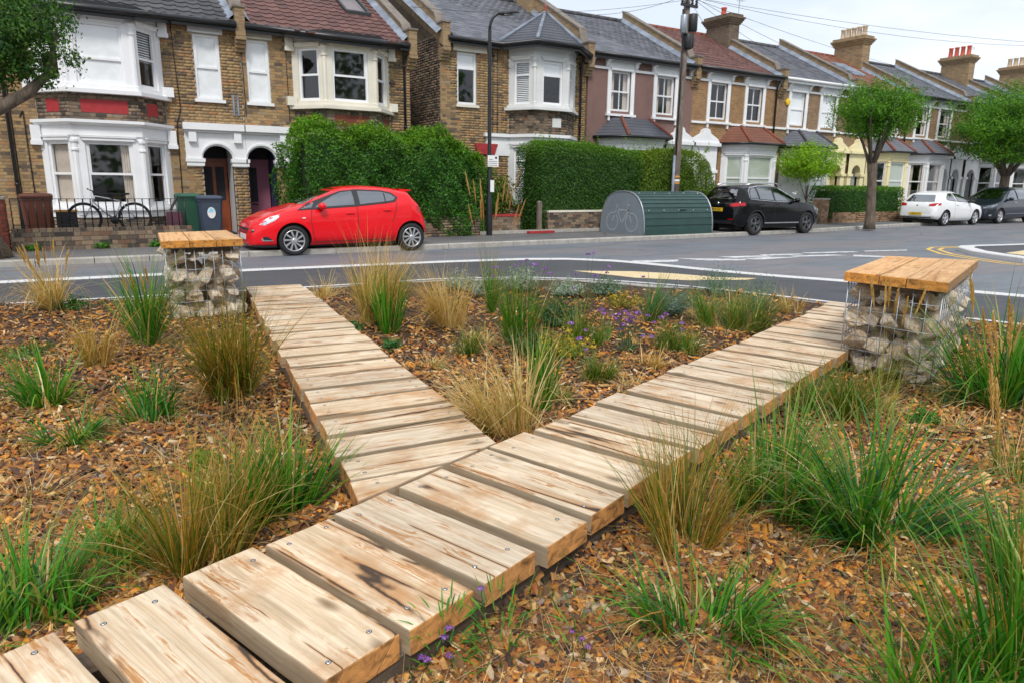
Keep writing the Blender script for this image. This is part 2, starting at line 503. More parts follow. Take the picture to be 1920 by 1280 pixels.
def wood(name, pale, mid, stain, endc, crack=.5):
    t = NT(name)
    co = t.coord('Object', None, 53)
    wv = t.noise(co, 2.2, 3, .5)
    mp_ = t.n('Mapping'); t.put(mp_, 'Vector', co); mp_.inputs['Scale'].default_value = (.42, 13, 13)
    dv = t.n('VectorMath', operation='ADD'); t.put(dv, 0, mp_)
    sc_ = t.n('VectorMath', operation='SCALE'); t.put(sc_, 0, wv); sc_.inputs['Scale'].default_value = 1.25
    t.put(dv, 1, sc_)
    g1 = t.noise(dv, 1.5, 7, .62, .3)
    g2 = t.noise(t.coord('Object', (2.0, 60, 60), 31), 1, 5, .6)
    blot = t.noise(t.coord('Object', (2.2, 4.5, 4), 17), 1.3, 5, .6, .4)
    c = t.ramp(g1, (.28, tuple(x*.82 for x in mid)), (.42, mid), (.55, pale), (.75, pale))
    # rusty tannin streaks along the grain
    sg = t.math('MULTIPLY', t.ramp(g1, (.53, 0.), (.57, 1.), (.585, 1.), (.62, 0.)), t.ramp(blot, (.42, 0.), (.56, .95)))
    c = t.mix(sg, c, stain)
    ed = t.ramp(t.noise(t.coord('Object', (3, 3, 3), 71), 1, 4, .6), (.53, 0.), (.68, .6))
    c = t.mix(ed, c, stain)
    # growth lines following the grain
    mg = t.n('Mapping'); t.put(mg, 'Vector', t.coord('Object', None, 19)); mg.inputs['Scale'].default_value = (.30, 7, 7)
    g4 = t.noise(mg, 1.6, 2, .45, .15)
    gl = t.math('SINE', t.math('MULTIPLY', g4, 95.))
    c = t.mix(t.math('MULTIPLY', t.ramp(gl, (.55, 0.), (1., .5)), t.ramp(blot, (.35, .12), (.6, .9))), c, tuple((x*.55+y*.45)*.72 for x, y in zip(mid, stain)))
    # knots
    vo = t.n('TexVoronoi'); t.put(vo, 'Vector', t.coord('Object', (2.3, 5.5, 3), 23)); vo.inputs['Scale'].default_value = 1.0
    kn = t.ramp(vo.outputs['Distance'], (.05, .9), (.10, .55), (.16, 0.))
    c = t.mix(t.math('MULTIPLY', kn, .8), c, tuple(x*.25 for x in stain))
    # drying cracks
    mc = t.n('Mapping'); t.put(mc, 'Vector', t.coord('Object', None, 77)); mc.inputs['Scale'].default_value = (.16, 4.2, 4.2)
    dc = t.n('VectorMath', operation='ADD'); t.put(dc, 0, mc)
    s2 = t.n('VectorMath', operation='SCALE'); t.put(s2, 0, t.noise(t.coord('Object', (7, 7, 7), 5), 1, 3)); s2.inputs['Scale'].default_value = .05
    t.put(dc, 1, s2)
    g3 = t.noise(dc, 1.35, 1.2, .4)
    cm = t.ramp(t.noise(t.coord('Object', (1.3, 2.2, 2), 91), 1.7, 3), (.42, 0.), (.50, 1.))
    ck = t.math('MULTIPLY', t.ramp(g3, (.488, 0.), (.4965, 1.), (.5035, 1.), (.512, 0.)), t.math('MULTIPLY', cm, crack))
    halo = t.math('MULTIPLY', t.ramp(g3, (.46, 0.), (.492, .7), (.508, .7), (.54, 0.)), cm)
    c = t.mix(halo, c, stain)
    c = t.mix(ck, c, (.03, .018, .012))
    c = t.mix(.55, c, t.ramp(g2, (.3, .70), (.7, 1.15)), 'MULTIPLY')
    # sawn ends: darker orange end grain
    geo = t.n('NewGeometry')
    vt = t.n('VectorTransform', vector_type='NORMAL', convert_from='WORLD', convert_to='OBJECT'); t.put(vt, 0, geo.outputs['Normal'])
    sx = t.n('SeparateXYZ'); t.put(sx, 0, vt)
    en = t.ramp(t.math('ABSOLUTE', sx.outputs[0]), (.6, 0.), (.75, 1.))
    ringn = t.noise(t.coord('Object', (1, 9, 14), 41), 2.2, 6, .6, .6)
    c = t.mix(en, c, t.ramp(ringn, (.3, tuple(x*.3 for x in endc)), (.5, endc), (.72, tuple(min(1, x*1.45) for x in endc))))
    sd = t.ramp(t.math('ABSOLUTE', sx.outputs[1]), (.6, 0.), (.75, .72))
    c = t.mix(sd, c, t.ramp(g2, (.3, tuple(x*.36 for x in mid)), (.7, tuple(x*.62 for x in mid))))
    dirt = t.noise(t.coord('Object', (1, 1, 1), 11), 2.4, 6, .6)
    c = t.mix(.45, c, t.ramp(dirt, (.32, .80), (.6, 1.08)), 'MULTIPLY')
    rv = t.n('ObjectInfo').outputs['Random']
    c = t.mix(.5, c, t.ramp(rv, (0, (.80, .80, .82)), (.5, (1.02, 1., .98)), (1, (1.14, 1.04, .93))), 'MULTIPLY')
    t.set(Base_Color=c, Roughness=.72)
    h = t.math('SUBTRACT', t.math('MULTIPLY', g2, .3), ck)
    t.bump(h, .5, .006)
    return t.m
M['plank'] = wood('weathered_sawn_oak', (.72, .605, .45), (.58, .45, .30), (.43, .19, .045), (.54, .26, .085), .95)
M['seat'] = wood('oiled_oak', (.72, .45, .22), (.60, .34, .14), (.48, .22, .06), (.55, .24, .045), .3)
M['bearer'] = wood('damp_timber', (.20, .16, .125), (.13, .10, .08), (.15, .09, .05), (.15, .10, .07), .3)
def stone_mat():
    t = NT('pale_quarry_stone')
    co = t.coord('Object', None, 29)
    n1 = t.noise(co, 7, 8, .65, .4)
    c = t.ramp(n1, (.30, (.32, .25, .18)), (.42, (.58, .49, .38)), (.55, (.74, .67, .57)), (.7, (.84, .80, .73)))
    ru = t.ramp(t.noise(co, 3.1, 5, .6), (.5, 0.), (.66, .75))
    c = t.mix(ru, c, (.46, .27, .10))
    rv = t.n('ObjectInfo').outputs['Random']
    c = t.mix(.8, c, t.ramp(rv, (0, (.62, .52, .40)), (.3, (.95, .84, .68)), (.6, (1., .97, .92)), (1, (1.18, 1.15, 1.1))), 'MULTIPLY')
    t.set(Base_Color=c, Roughness=.85)
    t.bump(t.noise(co, 18, 7, .75), .9, .02)
    return t.m
M['stone'] = stone_mat()

# unit cube shared by bricks and tiles
def unit_cube(mat):
    b = MB(); b.box(-1, 1, -1, 1, -1, 1)
    me = bpy.data.meshes.new('unit_piece'); me.from_pydata(b.v, [], b.f); me.materials.append(mat)
    return me
_cubes = {}
CUBE_V = np.array([(-1, -1, -1), (1, -1, -1), (1, 1, -1), (-1, 1, -1), (-1, -1, 1), (1, -1, 1), (1, 1, 1), (-1, 1, 1)], np.float32)
CUBE_F = np.array([(0, 3, 2, 1), (4, 5, 6, 7), (0, 1, 5, 4), (1, 2, 6, 5), (2, 3, 7, 6), (3, 0, 4, 7)], np.int32)
def pieces(parent, name, items, mkey, limit, mass_name=None, uv=None, uf=None):
    """items: (centre, ex, ey, ez half axes). The `limit` nearest become parts, the rest one part of kind 'stuff'.
    uv/uf: another unit shape than the cube."""
    UV = CUBE_V if uv is None else uv
    UF = CUBE_F if uf is None else uf
    if not items: return
    items = sorted(items, key=lambda i: (Vector(i[0])-CAM).length)
    o_ = org(parent)
    key = (mkey, 0 if uv is None else id(uv))
    if key not in _cubes:
        me = bpy.data.meshes.new('unit_piece')
        me.from_pydata(UV.tolist(), [], UF.tolist()); me.materials.append(M[mkey])
        _cubes[key] = me
    for c, ex, ey, ez in items[:limit]:
        o = bpy.data.objects.new(name, _cubes[key]); COL.objects.link(o)
        o.parent = parent
        c = Vector(c)-o_
        o.matrix_basis = Matrix(((ex[0], ey[0], ez[0], c.x), (ex[1], ey[1], ez[1], c.y), (ex[2], ey[2], ez[2], c.z), (0, 0, 0, 1)))
    rest = items[limit:]
    if rest:
        A = np.array([[tuple(i[0]), tuple(i[1]), tuple(i[2]), tuple(i[3])] for i in rest], np.float32)
        V = A[:, None, 0] + UV[None, :, 0, None]*A[:, None, 1] + UV[None, :, 1, None]*A[:, None, 2] + UV[None, :, 2, None]*A[:, None, 3]
        n, k = len(rest), len(UV)
        F = (UF[None]+np.arange(n)[:, None, None]*k).reshape(-1, UF.shape[1])
        rnd = rng.random(n).astype(np.float32)
        col = np.repeat(rnd, k)[:, None].repeat(3, 1)
        o = np_mesh(mass_name or name, V.reshape(-1, 3), F, M[mkey+'_s'], parent, col)
        o['kind'] = 'stuff'

def bricks_on(p0, u, width, z0, z1, holes=(), depth=.012, seed=0, inset=0):
    "brick boxes in Flemish bond on a wall face: p0 lower-left corner, u unit vector, outward normal = u x z turned"
    r_ = random.Random(seed)
    u = Vector(u).normalized(); n_ = Vector((u.y, -u.x, 0))
    p0 = Vector(p0)
    out = []
    rows = int((z1-z0)/.075)
    ch = (z1-z0)/max(rows, 1)
    for r in range(rows):
        za, zb = z0+r*ch+.005, z0+(r+1)*ch-.005
        zm = (za+zb)/2
        cuts = sorted((max(h[0], 0), min(h[1], width)) for h in holes if h[2] < zm < h[3] and h[1] > 0 and h[0] < width)
        spans, s = [], 0
        for a, b in cuts:
            if a > s+.03: spans.append((s, a))
            s = max(s, b)
        if s < width-.03: spans.append((s, width))
        for a, b in spans:
            x = math.floor(a/.34)*.34 - (.17 if r % 2 else 0)
            k = 0
            while x < b:
                ln = .2225 if k % 2 == 0 else .1125
                xa, xb = max(x+.005, a+.003), min(x+ln-.005, b-.003)
                if xb-xa > .03:
                    d = depth*(.75+.5*r_.random())
                    c = p0+u*((xa+xb)/2)+Vector((0, 0, zm-p0.z+0))+n_*(d/2-inset)
                    out.append((c, u*((xb-xa)/2), n_*(d/2), Vector((0, 0, (zb-za)/2))))
                x += ln; k += 1
    return out
def wall_face(mb, p0, u, width, z0, z1, holes=(), reveal=.11, mi=0, mi_rev=None):
    "flat wall with rectangular holes and the sides of the holes"
    u = Vector(u).normalized(); n_ = Vector((u.y, -u.x, 0)); p0 = Vector((p0[0], p0[1], 0))
    xs = sorted({0, width, *[min(max(h[0], 0), width) for h in holes], *[min(max(h[1], 0), width) for h in holes]})
    zs = sorted({z0, z1, *[min(max(h[2], z0), z1) for h in holes], *[min(max(h[3], z0), z1) for h in holes]})
    P = lambda a, z, d=0: p0+u*a+Vector((0, 0, z))-n_*d
    for i in range(len(xs)-1):
        for j in range(len(zs)-1):
            xm, zm = (xs[i]+xs[i+1])/2, (zs[j]+zs[j+1])/2
            if not any(h[0] < xm < h[1] and h[2] < zm < h[3] for h in holes):
                mb.quad(P(xs[i], zs[j]), P(xs[i+1], zs[j]), P(xs[i+1], zs[j+1]), P(xs[i], zs[j+1]), mi)
    mr = mi if mi_rev is None else mi_rev
    for a, b, c, d in holes:
        for (xa, za, xb, zb) in ((a, c, a, d), (b, d, b, c), (a, d, b, d), (b, c, a, c)):
            mb.quad(P(xa, za), P(xb, zb), P(xb, zb, reveal), P(xa, za, reveal), mr)
# ------------------------------------------------------------------ setting: ground, road, pavements, kerbs
Y0 = 20.2                                     # plane of the house fronts
def sheet(name, pts, z, mat, kind='structure'):
    b = MB(); b.add([(x, y, z) for x, y in pts], [tuple(range(len(pts)))])
    return tag(b.build(name, mat), kind=kind)
sheet('ground', [(-500, -500), (700, -500), (700, 700), (-500, 700)], -.06, M['pavement'])
sheet('road', [(-80, -30), (140, -30), (140, 19), (-80, 19)], 0, M['road'])

def KY(x):
    "line of the far kerb"
    return float(np.interp(x, [-80, 15, 22, 29, 40, 140], [14.95, 14.98, 15.35, 16.2, 16.75, 17.2]))
xs_ = [-80, -20, -5, 0, 5, 10, 15, 18.5, 22, 25.5, 29, 34.5, 40, 60, 140]
sheet('pavement', [(x, KY(x)+.14) for x in xs_]+[(140, 20.1), (-80, 20.1)], .105, M['pavement'])
sheet('front_gardens', [(-80, 18.0), (140, 18.0), (140, 30), (-80, 30)], .112, M['concrete'])
kerb = thing('far_kerb', 'grey stone kerb along the pavement in front of the houses', 'kerb', (0, 15, 0))
kerb['kind'] = 'structure'
x = -9.0
while x < 46:
    L = .91
    b = MB()
    xa, xb = x+.006, x+L-.006
    prof = [(0, -.03), (0, .095), (.02, .115), (.15, .115), (.15, -.03)]
    b.loft([[(xx, KY(xx)+dy, z) for dy, z in prof] for xx in (xa, xb)], True, True)
    b.build('kerb_stone', M['kerbgrey'], kerb)
    x += L

# planting bed and the new footway round it
BED = [(-9, 10.35), (-4, 10.1), (-.94, 9.87), (.72, 9.72), (2.65, 9.6), (4.62, 9.55), (5.8, 9.15), (6.7, 8.35), (7.35, 7.3), (7.75, 6.2), (8.05, 5.1), (8.3, 4.1), (8.55, 3.3), (9.0, 1.5), (9.3, -1), (9.4, -6), (-9, -6)]
OUT = [(-14, 12.7), (-5, 12.5), (-1.1, 12.35), (2.5, 12.25), (5.8, 12.0), (7.4, 11.75), (8.3, 11.35), (8.95, 10.6), (9.3, 9.5), (9.5, 8.6), (9.85, 7.6), (10.3, 6.7), (10.75, 5.6), (11.15, 4.5), (11.7, 2.5), (12.2, -1), (12.4, -8)]
FZ = .06
sheet('footway', OUT+[(9.4, -8), (9.35, -6)]+[(x, y) for x, y in BED[-3::-1]]+[(-14, 10.4)], FZ, M['footway'])
def strip_pieces(parent, name, line, wid, z0, z1, seg, mat, gap=.008):
    "a row of kerb units along a line, the units to the right of the line of travel"
    P = [Vector(p) for p in line]
    d = [0]
    for a, b in zip(P, P[1:]): d.append(d[-1]+(b-a).length)
    at = lambda s: Vector((float(np.interp(s, d, [p.x for p in P])), float(np.interp(s, d, [p.y for p in P]))))
    def nrm(s):
        t = (at(min(s+.25, d[-1]))-at(max(s-.25, 0))).normalized()
        return Vector((t.y, -t.x))
    s = 0
    while s < d[-1]-.05:
        e = min(s+seg, d[-1])
        b = MB()
        rings = []
        for k in range(4):
            q = s+gap/2+(e-s-gap)*k/3
            p, n_ = at(q), nrm(q)
            c = .012
            prof = [(0, z0), (0, z1-c), (c, z1), (wid-c, z1), (wid, z1-c), (wid, z0)]
            rings.append([(p.x+n_.x*o, p.y+n_.y*o, z) for o, z in prof])
        b.loft(rings, True, True)
        b.build(name, mat, parent)
        s = e
gk = thing('footway_kerb', 'pale granite kerb edging the dark new footway', 'kerb', (4, 12.2, 0)); gk['kind'] = 'structure'
strip_pieces(gk, 'kerb_stone', OUT, .20, -.03, FZ+.016, 1.0, M['granite'])
bk = thing('bed_edging', 'thin pale concrete edging round the planting bed', 'kerb', (4, 9.6, 0)); bk['kind'] = 'structure'
strip_pieces(bk, 'edging_stone', BED[:-1], -.07, -.03, FZ+.03, .92, M['granite'])

# planting bed surface, gently uneven
def bedz(x, y):
    f = min(1, max(0, (y-4.5)/4)); f = max(f, min(1, max(0, (x-6.2)/1.6)))
    return .008+.037*f+.018*math.sin(x*2.1+y*.7)*math.sin(y*1.7-x*.4)+.012*math.sin(x*5.3+1.2)*math.sin(y*4.7)
def in_poly(x, y, P):
    c = False
    for i in range(len(P)):
        (x1, y1), (x2, y2) = P[i-1], P[i]
        if (y1 > y) != (y2 > y) and x < (x2-x1)*(y-y1)/(y2-y1)+x1: c = not c
    return c
bm = bmesh.new()
bm.faces.new([bm.verts.new((x, y, 0)) for x, y in BED])
for ax, lo, hi in ((0, -2, 9.4), (1, -2, 10)):
    v = lo
    while v < hi:
        co = [0, 0, 0]; no = [0, 0, 0]; co[ax] = v; no[ax] = 1
        bmesh.ops.bisect_plane(bm, geom=bm.verts[:]+bm.edges[:]+bm.faces[:], plane_co=co, plane_no=no)
        v += .18
for v in bm.verts: v.co.z = bedz(v.co.x, v.co.y)+.02
me = bpy.data.meshes.new('planting_bed'); bm.to_mesh(me); bm.free(); me.materials.append(M['soil'])
for p in me.polygons: p.use_smooth = True
tag(link('planting_bed', me), kind='structure')

# painted lines, tactile paving, traffic island
def line_mark(name, pts, wid, z, mat):
    b = MB()
    P = [Vector(p) for p in pts]
    L = []
    for i, p in enumerate(P):
        t = (P[min(i+1, len(P)-1)]-P[max(i-1, 0)]).normalized()
        n_ = Vector((t.y, -t.x))*wid/2
        L.append((p+n_, p-n_))
    for (a, b_), (c, d) in zip(L, L[1:]):
        b.quad((b_.x, b_.y, z), (d.x, d.y, z), (c.x, c.y, z), (a.x, a.y, z))
    o = b.build(name, mat)
    return tag(o, kind='structure')
for k_, off in enumerate((.36, .58)):
    q = offset_poly(OUT+[(-14, -8)], off)
    line_mark('double_yellow_line', q[6:-1], .09, .004, M['yellow'])
bz = FZ+.004
sheet('tactile_paving', [tuple(G(*p, bz)[:2]) for p in ((1075, 508), (1185, 509), (1262, 513), (1345, 520), (1420, 522), (1400, 525), (1290, 526), (1190, 521))], bz, M['buff'])
for pts in (((1185, 489), (1273, 487), (1270, 491), (1192, 493)), ((1262, 484.5), (1400, 486), (1396, 488.5), (1330, 489)), ((1345, 481.5), (1445, 479), (1450, 481), (1380, 484)), ((1385, 486), (1440, 482), (1500, 482.5), (1430, 487)),
            ((1420, 477.5), (1500, 476), (1510, 477.5), (1440, 480)), ((1480, 480), (1560, 477.5), (1590, 479), (1490, 482)), ((1500, 474), (1600, 471.5), (1610, 473), (1520, 475.5)), ((1620, 470.5), (1700, 468.5), (1702, 470), (1622, 472)), ((1600, 478), (1690, 482), (1685, 484), (1600, 481))):
    p = [tuple(G(a, b_, .004)[:2]) for a, b_ in pts]
    sheet('worn_road_marking', p[::-1], .004, M['roadwhite'])
ISL = [tuple(G(*p, .1)[:2]) for p in ((1795, 463), (1800, 460.5), (1830, 459.5), (1920, 457), (2050, 452), (2150, 500), (1920, 484), (1860, 476), (1820, 470))]
if sum((ISL[i-1][0]*ISL[i][1]-ISL[i][0]*ISL[i-1][1]) for i in range(len(ISL))) < 0: ISL = ISL[::-1]
isl = thing('traffic_island', 'pale kerbed pavement build-out with dark asphalt on the far side of the junction', 'traffic island', (ISL[0][0], ISL[0][1], 0)); isl['kind'] = 'structure'
b = MB(); b.prism(ISL, -.02, .10, 0, .015); b.build('granite_kerb', M['granite'], isl)
b = MB(); b.prism(offset_poly(ISL, -.35), .09, .106); b.build('asphalt_top', M['footway'], isl)
b = MB(); q = [tuple(G(*p, .11)[:2]) for p in ((1885, 475), (1920, 470), (1990, 468), (1990, 486), (1930, 480))]
b.add([(x, y, .112) for x, y in q[::-1]], [tuple(range(len(q)))]); b.build('tactile_paving', M['buff'], isl)
for off in (.38, .62):
    q = offset_poly(ISL, off); q = q[4:]+q[:4]
    i0 = max(range(len(ISL)), key=lambda i: ISL[i][0]+ISL[i][1])
    line_mark('double_yellow_line', offset_poly(ISL, off)+[offset_poly(ISL, off)[0]], .10, .004, M['yellow'])

# ------------------------------------------------------------------ boardwalks
AW = R(19.3)
WD = Vector((math.cos(AW), math.sin(AW))); WN = Vector((-math.sin(AW), math.cos(AW)))
W0 = Vector((.67, 1.70)); WW = .80; ZT = .20
FOOT = []                                         # plan outlines kept clear of mulch
def plank(parent, poly, zt, th, ang, rnd, screws=None):
    cx = sum(p[0] for p in poly)/len(poly); cy = sum(p[1] for p in poly)/len(poly)
    ca, sa = math.cos(-ang), math.sin(-ang)
    loc = [((x-cx)*ca-(y-cy)*sa, (x-cx)*sa+(y-cy)*ca) for x, y in poly]
    # finer outline with hand-sawn wobble
    pts = []
    for i in range(len(loc)):
        a, b_ = Vector(loc[i]), Vector(loc[(i+1) % len(loc)])
        k = max(1, int((b_-a).length/.10))
        for j in range(k):
            p = a+(b_-a)*j/k
            if j: p += Vector((rnd.uniform(-1, 1), rnd.uniform(-1, 1)))*.0022
            pts.append((p.x, p.y))
    bev = .006
    ins1, ins2 = offset_poly(pts, -bev*.35), offset_poly(pts, -bev*1.25)
    wob = [rnd.uniform(-.0018, .0018) for _ in pts]
    h = th/2
    b = MB()
    n = len(pts)
    rings = [[(x, y, -h) for x, y in pts], [(x, y, h-bev+w_) for (x, y), w_ in zip(pts, wob)], [(x, y, h-bev*.35+w_) for (x, y), w_ in zip(ins1, wob)], [(x, y, h+w_*.4) for (x, y), w_ in zip(ins2, wob)]]
    b.loft(rings, True, True)
    me = bpy.data.meshes.new('plank'); me.from_pydata(b.v, [], b.f); me.materials.append(M['plank'])
    o = bpy.data.objects.new('plank', me); COL.objects.link(o)
    o.parent = parent
    o.location = Vector((cx, cy, zt-h))-org(parent)
    o.rotation_euler = (rnd.uniform(-.006, .006), rnd.uniform(-.006, .006), ang)
    for sx, sy in screws or ():
        s = bpy.data.objects.new('screw', SCREW); COL.objects.link(s)
        s.parent = o
        s.location = ((sx-cx)*ca-(sy-cy)*sa, (sx-cx)*sa+(sy-cy)*ca, h+.0006)
        s.rotation_euler = (0, 0, rnd.uniform(0, 3)); s.scale = (.72, .72, 1)
    FOOT.append(poly)
    return o
b = MB()
b.lathe([(.0095, -.004), (.0095, .0006), (.0085, .0014), (.004, .0016)], n=12, cap1=True, smooth=False)
b.box(-.005, .005, -.0011, .0011, .0016, .0019, 1); b.box(-.0011, .0011, -.005, .005, .0017, .0020, 1)
b.lathe([(.0125, -.001), (.0125, .0003), (.0096, .0003)], n=12, mi=1, smooth=False)
SCREW = bpy.data.meshes.new('screw'); SCREW.from_pydata(b.v, [], b.f)
for m in (M['screw'], M['dark']): SCREW.materials.append(m)
SCREW.polygons.foreach_set('material_index', b.m)

bw = thing('boardwalk', 'wide boardwalk of pale oak planks running from the bottom edge to the nearer stone bench', 'boardwalk', (2.5, 3, 0))
rp = random.Random(11)
PITCH_ = .322
for i in range(-2, 24):
    wdt = .266+rp.uniform(-.018, .018)
    t1 = i*PITCH_+rp.uniform(-.006, .006); t0 = t1-wdt
    e0, e1 = rp.uniform(-.02, .018), WW+rp.uniform(-.022, .02)
    sk = rp.uniform(-.006, .006)
    poly = [W0+WD*(t0+sk)+WN*e0, W0+WD*(t1+sk)+WN*e0, W0+WD*(t1-sk)+WN*e1, W0+WD*(t0-sk)+WN*e1]
    sc = []
    if i < 13:
        for v in (.085, WW-.085):
            for tt in (.06, wdt-.06):
                if rp.random() < .93: sc.append(W0+WD*(t0+tt+rp.uniform(-.012, .012))+WN*(v+rp.uniform(-.015, .015)))
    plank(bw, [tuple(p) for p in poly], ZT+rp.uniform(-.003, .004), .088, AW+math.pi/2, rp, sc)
for v in (.025, WW-.145):
    p0, p1 = W0+WD*(-1.1)+WN*v, W0+WD*7.3+WN*v
    b = MB(); m_ = (p0+p1)/2
    seg = 4
    for k in range(seg):
        a, c = p0+(p1-p0)*k/seg, p0+(p1-p0)*(k+1)/seg
        d = (c-a)
        b = MB(); b.obox(((a+c)/2).to_3d()+WN.to_3d()*.06+Vector((0, 0, .03)), d.to_3d()*.4985, WN.to_3d()*.06, (0, 0, .081))
        b.build('bearer', M['bearer'], bw)

bs = thing('boardwalk', 'narrow side boardwalk of pale planks running back to the left stone bench', 'boardwalk', (1.6, 6, 0))
pl0, pl1 = Vector((.90, 2.85)), Vector((1.68, 9.29))
pr0, pr1 = Vector((1.70, 2.80)), Vector((2.37, 9.22))
BA = R(-5)
n_pl = 21
cutp = W0+WN*(WW+.022)
y = 0
for i in range(n_pl):
    f0 = (i+.02+rp.uniform(-.012, .012))/n_pl; f1 = (i+.86+rp.uniform(-.03, .03))/n_pl
    a, b_ = pl0.lerp(pl1, f0), pl0.lerp(pl1, f1); c, d = pr0.lerp(pr1, f1), pr0.lerp(pr1, f0)
    j = rp.uniform(-.015, .015); k = rp.uniform(-.015, .015)
    a.x += j; b_.x += j; c.x += k; d.x += k
    poly = clip_poly([tuple(a), tuple(d), tuple(c), tuple(b_)], cutp, WN)
    if len(poly) < 3: continue
    sc = []
    if i < 8:
        for v in (.10, .90):
            for tt in (.22, .78):
                q = a.lerp(d, v).lerp(b_.lerp(c, v), tt)
                if (q-cutp).dot(WN) > .05: sc.append(q)
    plank(bs, poly, ZT+rp.uniform(-.004, .003), .088, BA, rp, sc)
# front filler plank of the side walk, cut to the angle of the main walk
poly = clip_poly([(.86, 2.62), (1.62, 2.52), (1.70, 2.78), (.895, 2.84)], cutp, WN)
plank(bs, poly, ZT-.002, .088, BA, rp, [(1.0, 2.77)])
for v in (.06, .80):
    a, c = pl0.lerp(pr0, v+.02), pl1.lerp(pr1, v+.02)
    a = a+(c-a)*.02
    d = c-a; nn = Vector((-d.y, d.x)).normalized()
    for k in range(3):
        p, q = a+d*k/3, a+d*(k+1)/3
        b = MB(); b.obox(((p+q)/2).to_3d()+Vector((0, 0, .03)), (q-p).to_3d()*.4985, nn.to_3d()*.05, (0, 0, .081))
        b.build('bearer', M['bearer'], bs)

# ------------------------------------------------------------------ gabion benches
STONES = []
for k in range(14):
    r_ = random.Random(100+k)
    bm = bmesh.new()
    ax = (1, r_.uniform(.72, 1.0), r_.uniform(.66, .9))
    for _ in range(10):
        v = Vector((r_.gauss(0, 1), r_.gauss(0, 1), r_.gauss(0, 1))).normalized()
        v = Vector((v.x*ax[0], v.y*ax[1], v.z*ax[2]))*r_.uniform(.85, 1.05)
        bm.verts.new(v)
    ret = bmesh.ops.convex_hull(bm, input=bm.verts[:])
    bmesh.ops.delete(bm, geom=[g for g in ret['geom_interior'] if isinstance(g, bmesh.types.BMVert)], context='VERTS')
    bmesh.ops.bevel(bm, geom=bm.edges[:], offset=.06, segments=1, affect='EDGES')
    bmesh.ops.triangulate(bm, faces=bm.faces[:])
    bmesh.ops.subdivide_edges(bm, edges=bm.edges[:], cuts=1, use_grid_fill=True)
    for v in bm.verts: v.co *= 1+.03*math.sin(v.co.x*7+k)*math.sin(v.co.y*6+k*2)+r_.uniform(-.012, .012)
    me = bpy.data.meshes.new('stone'); bm.to_mesh(me); bm.free()
    me.materials.append(M['stone'])
    STONES.append(me)

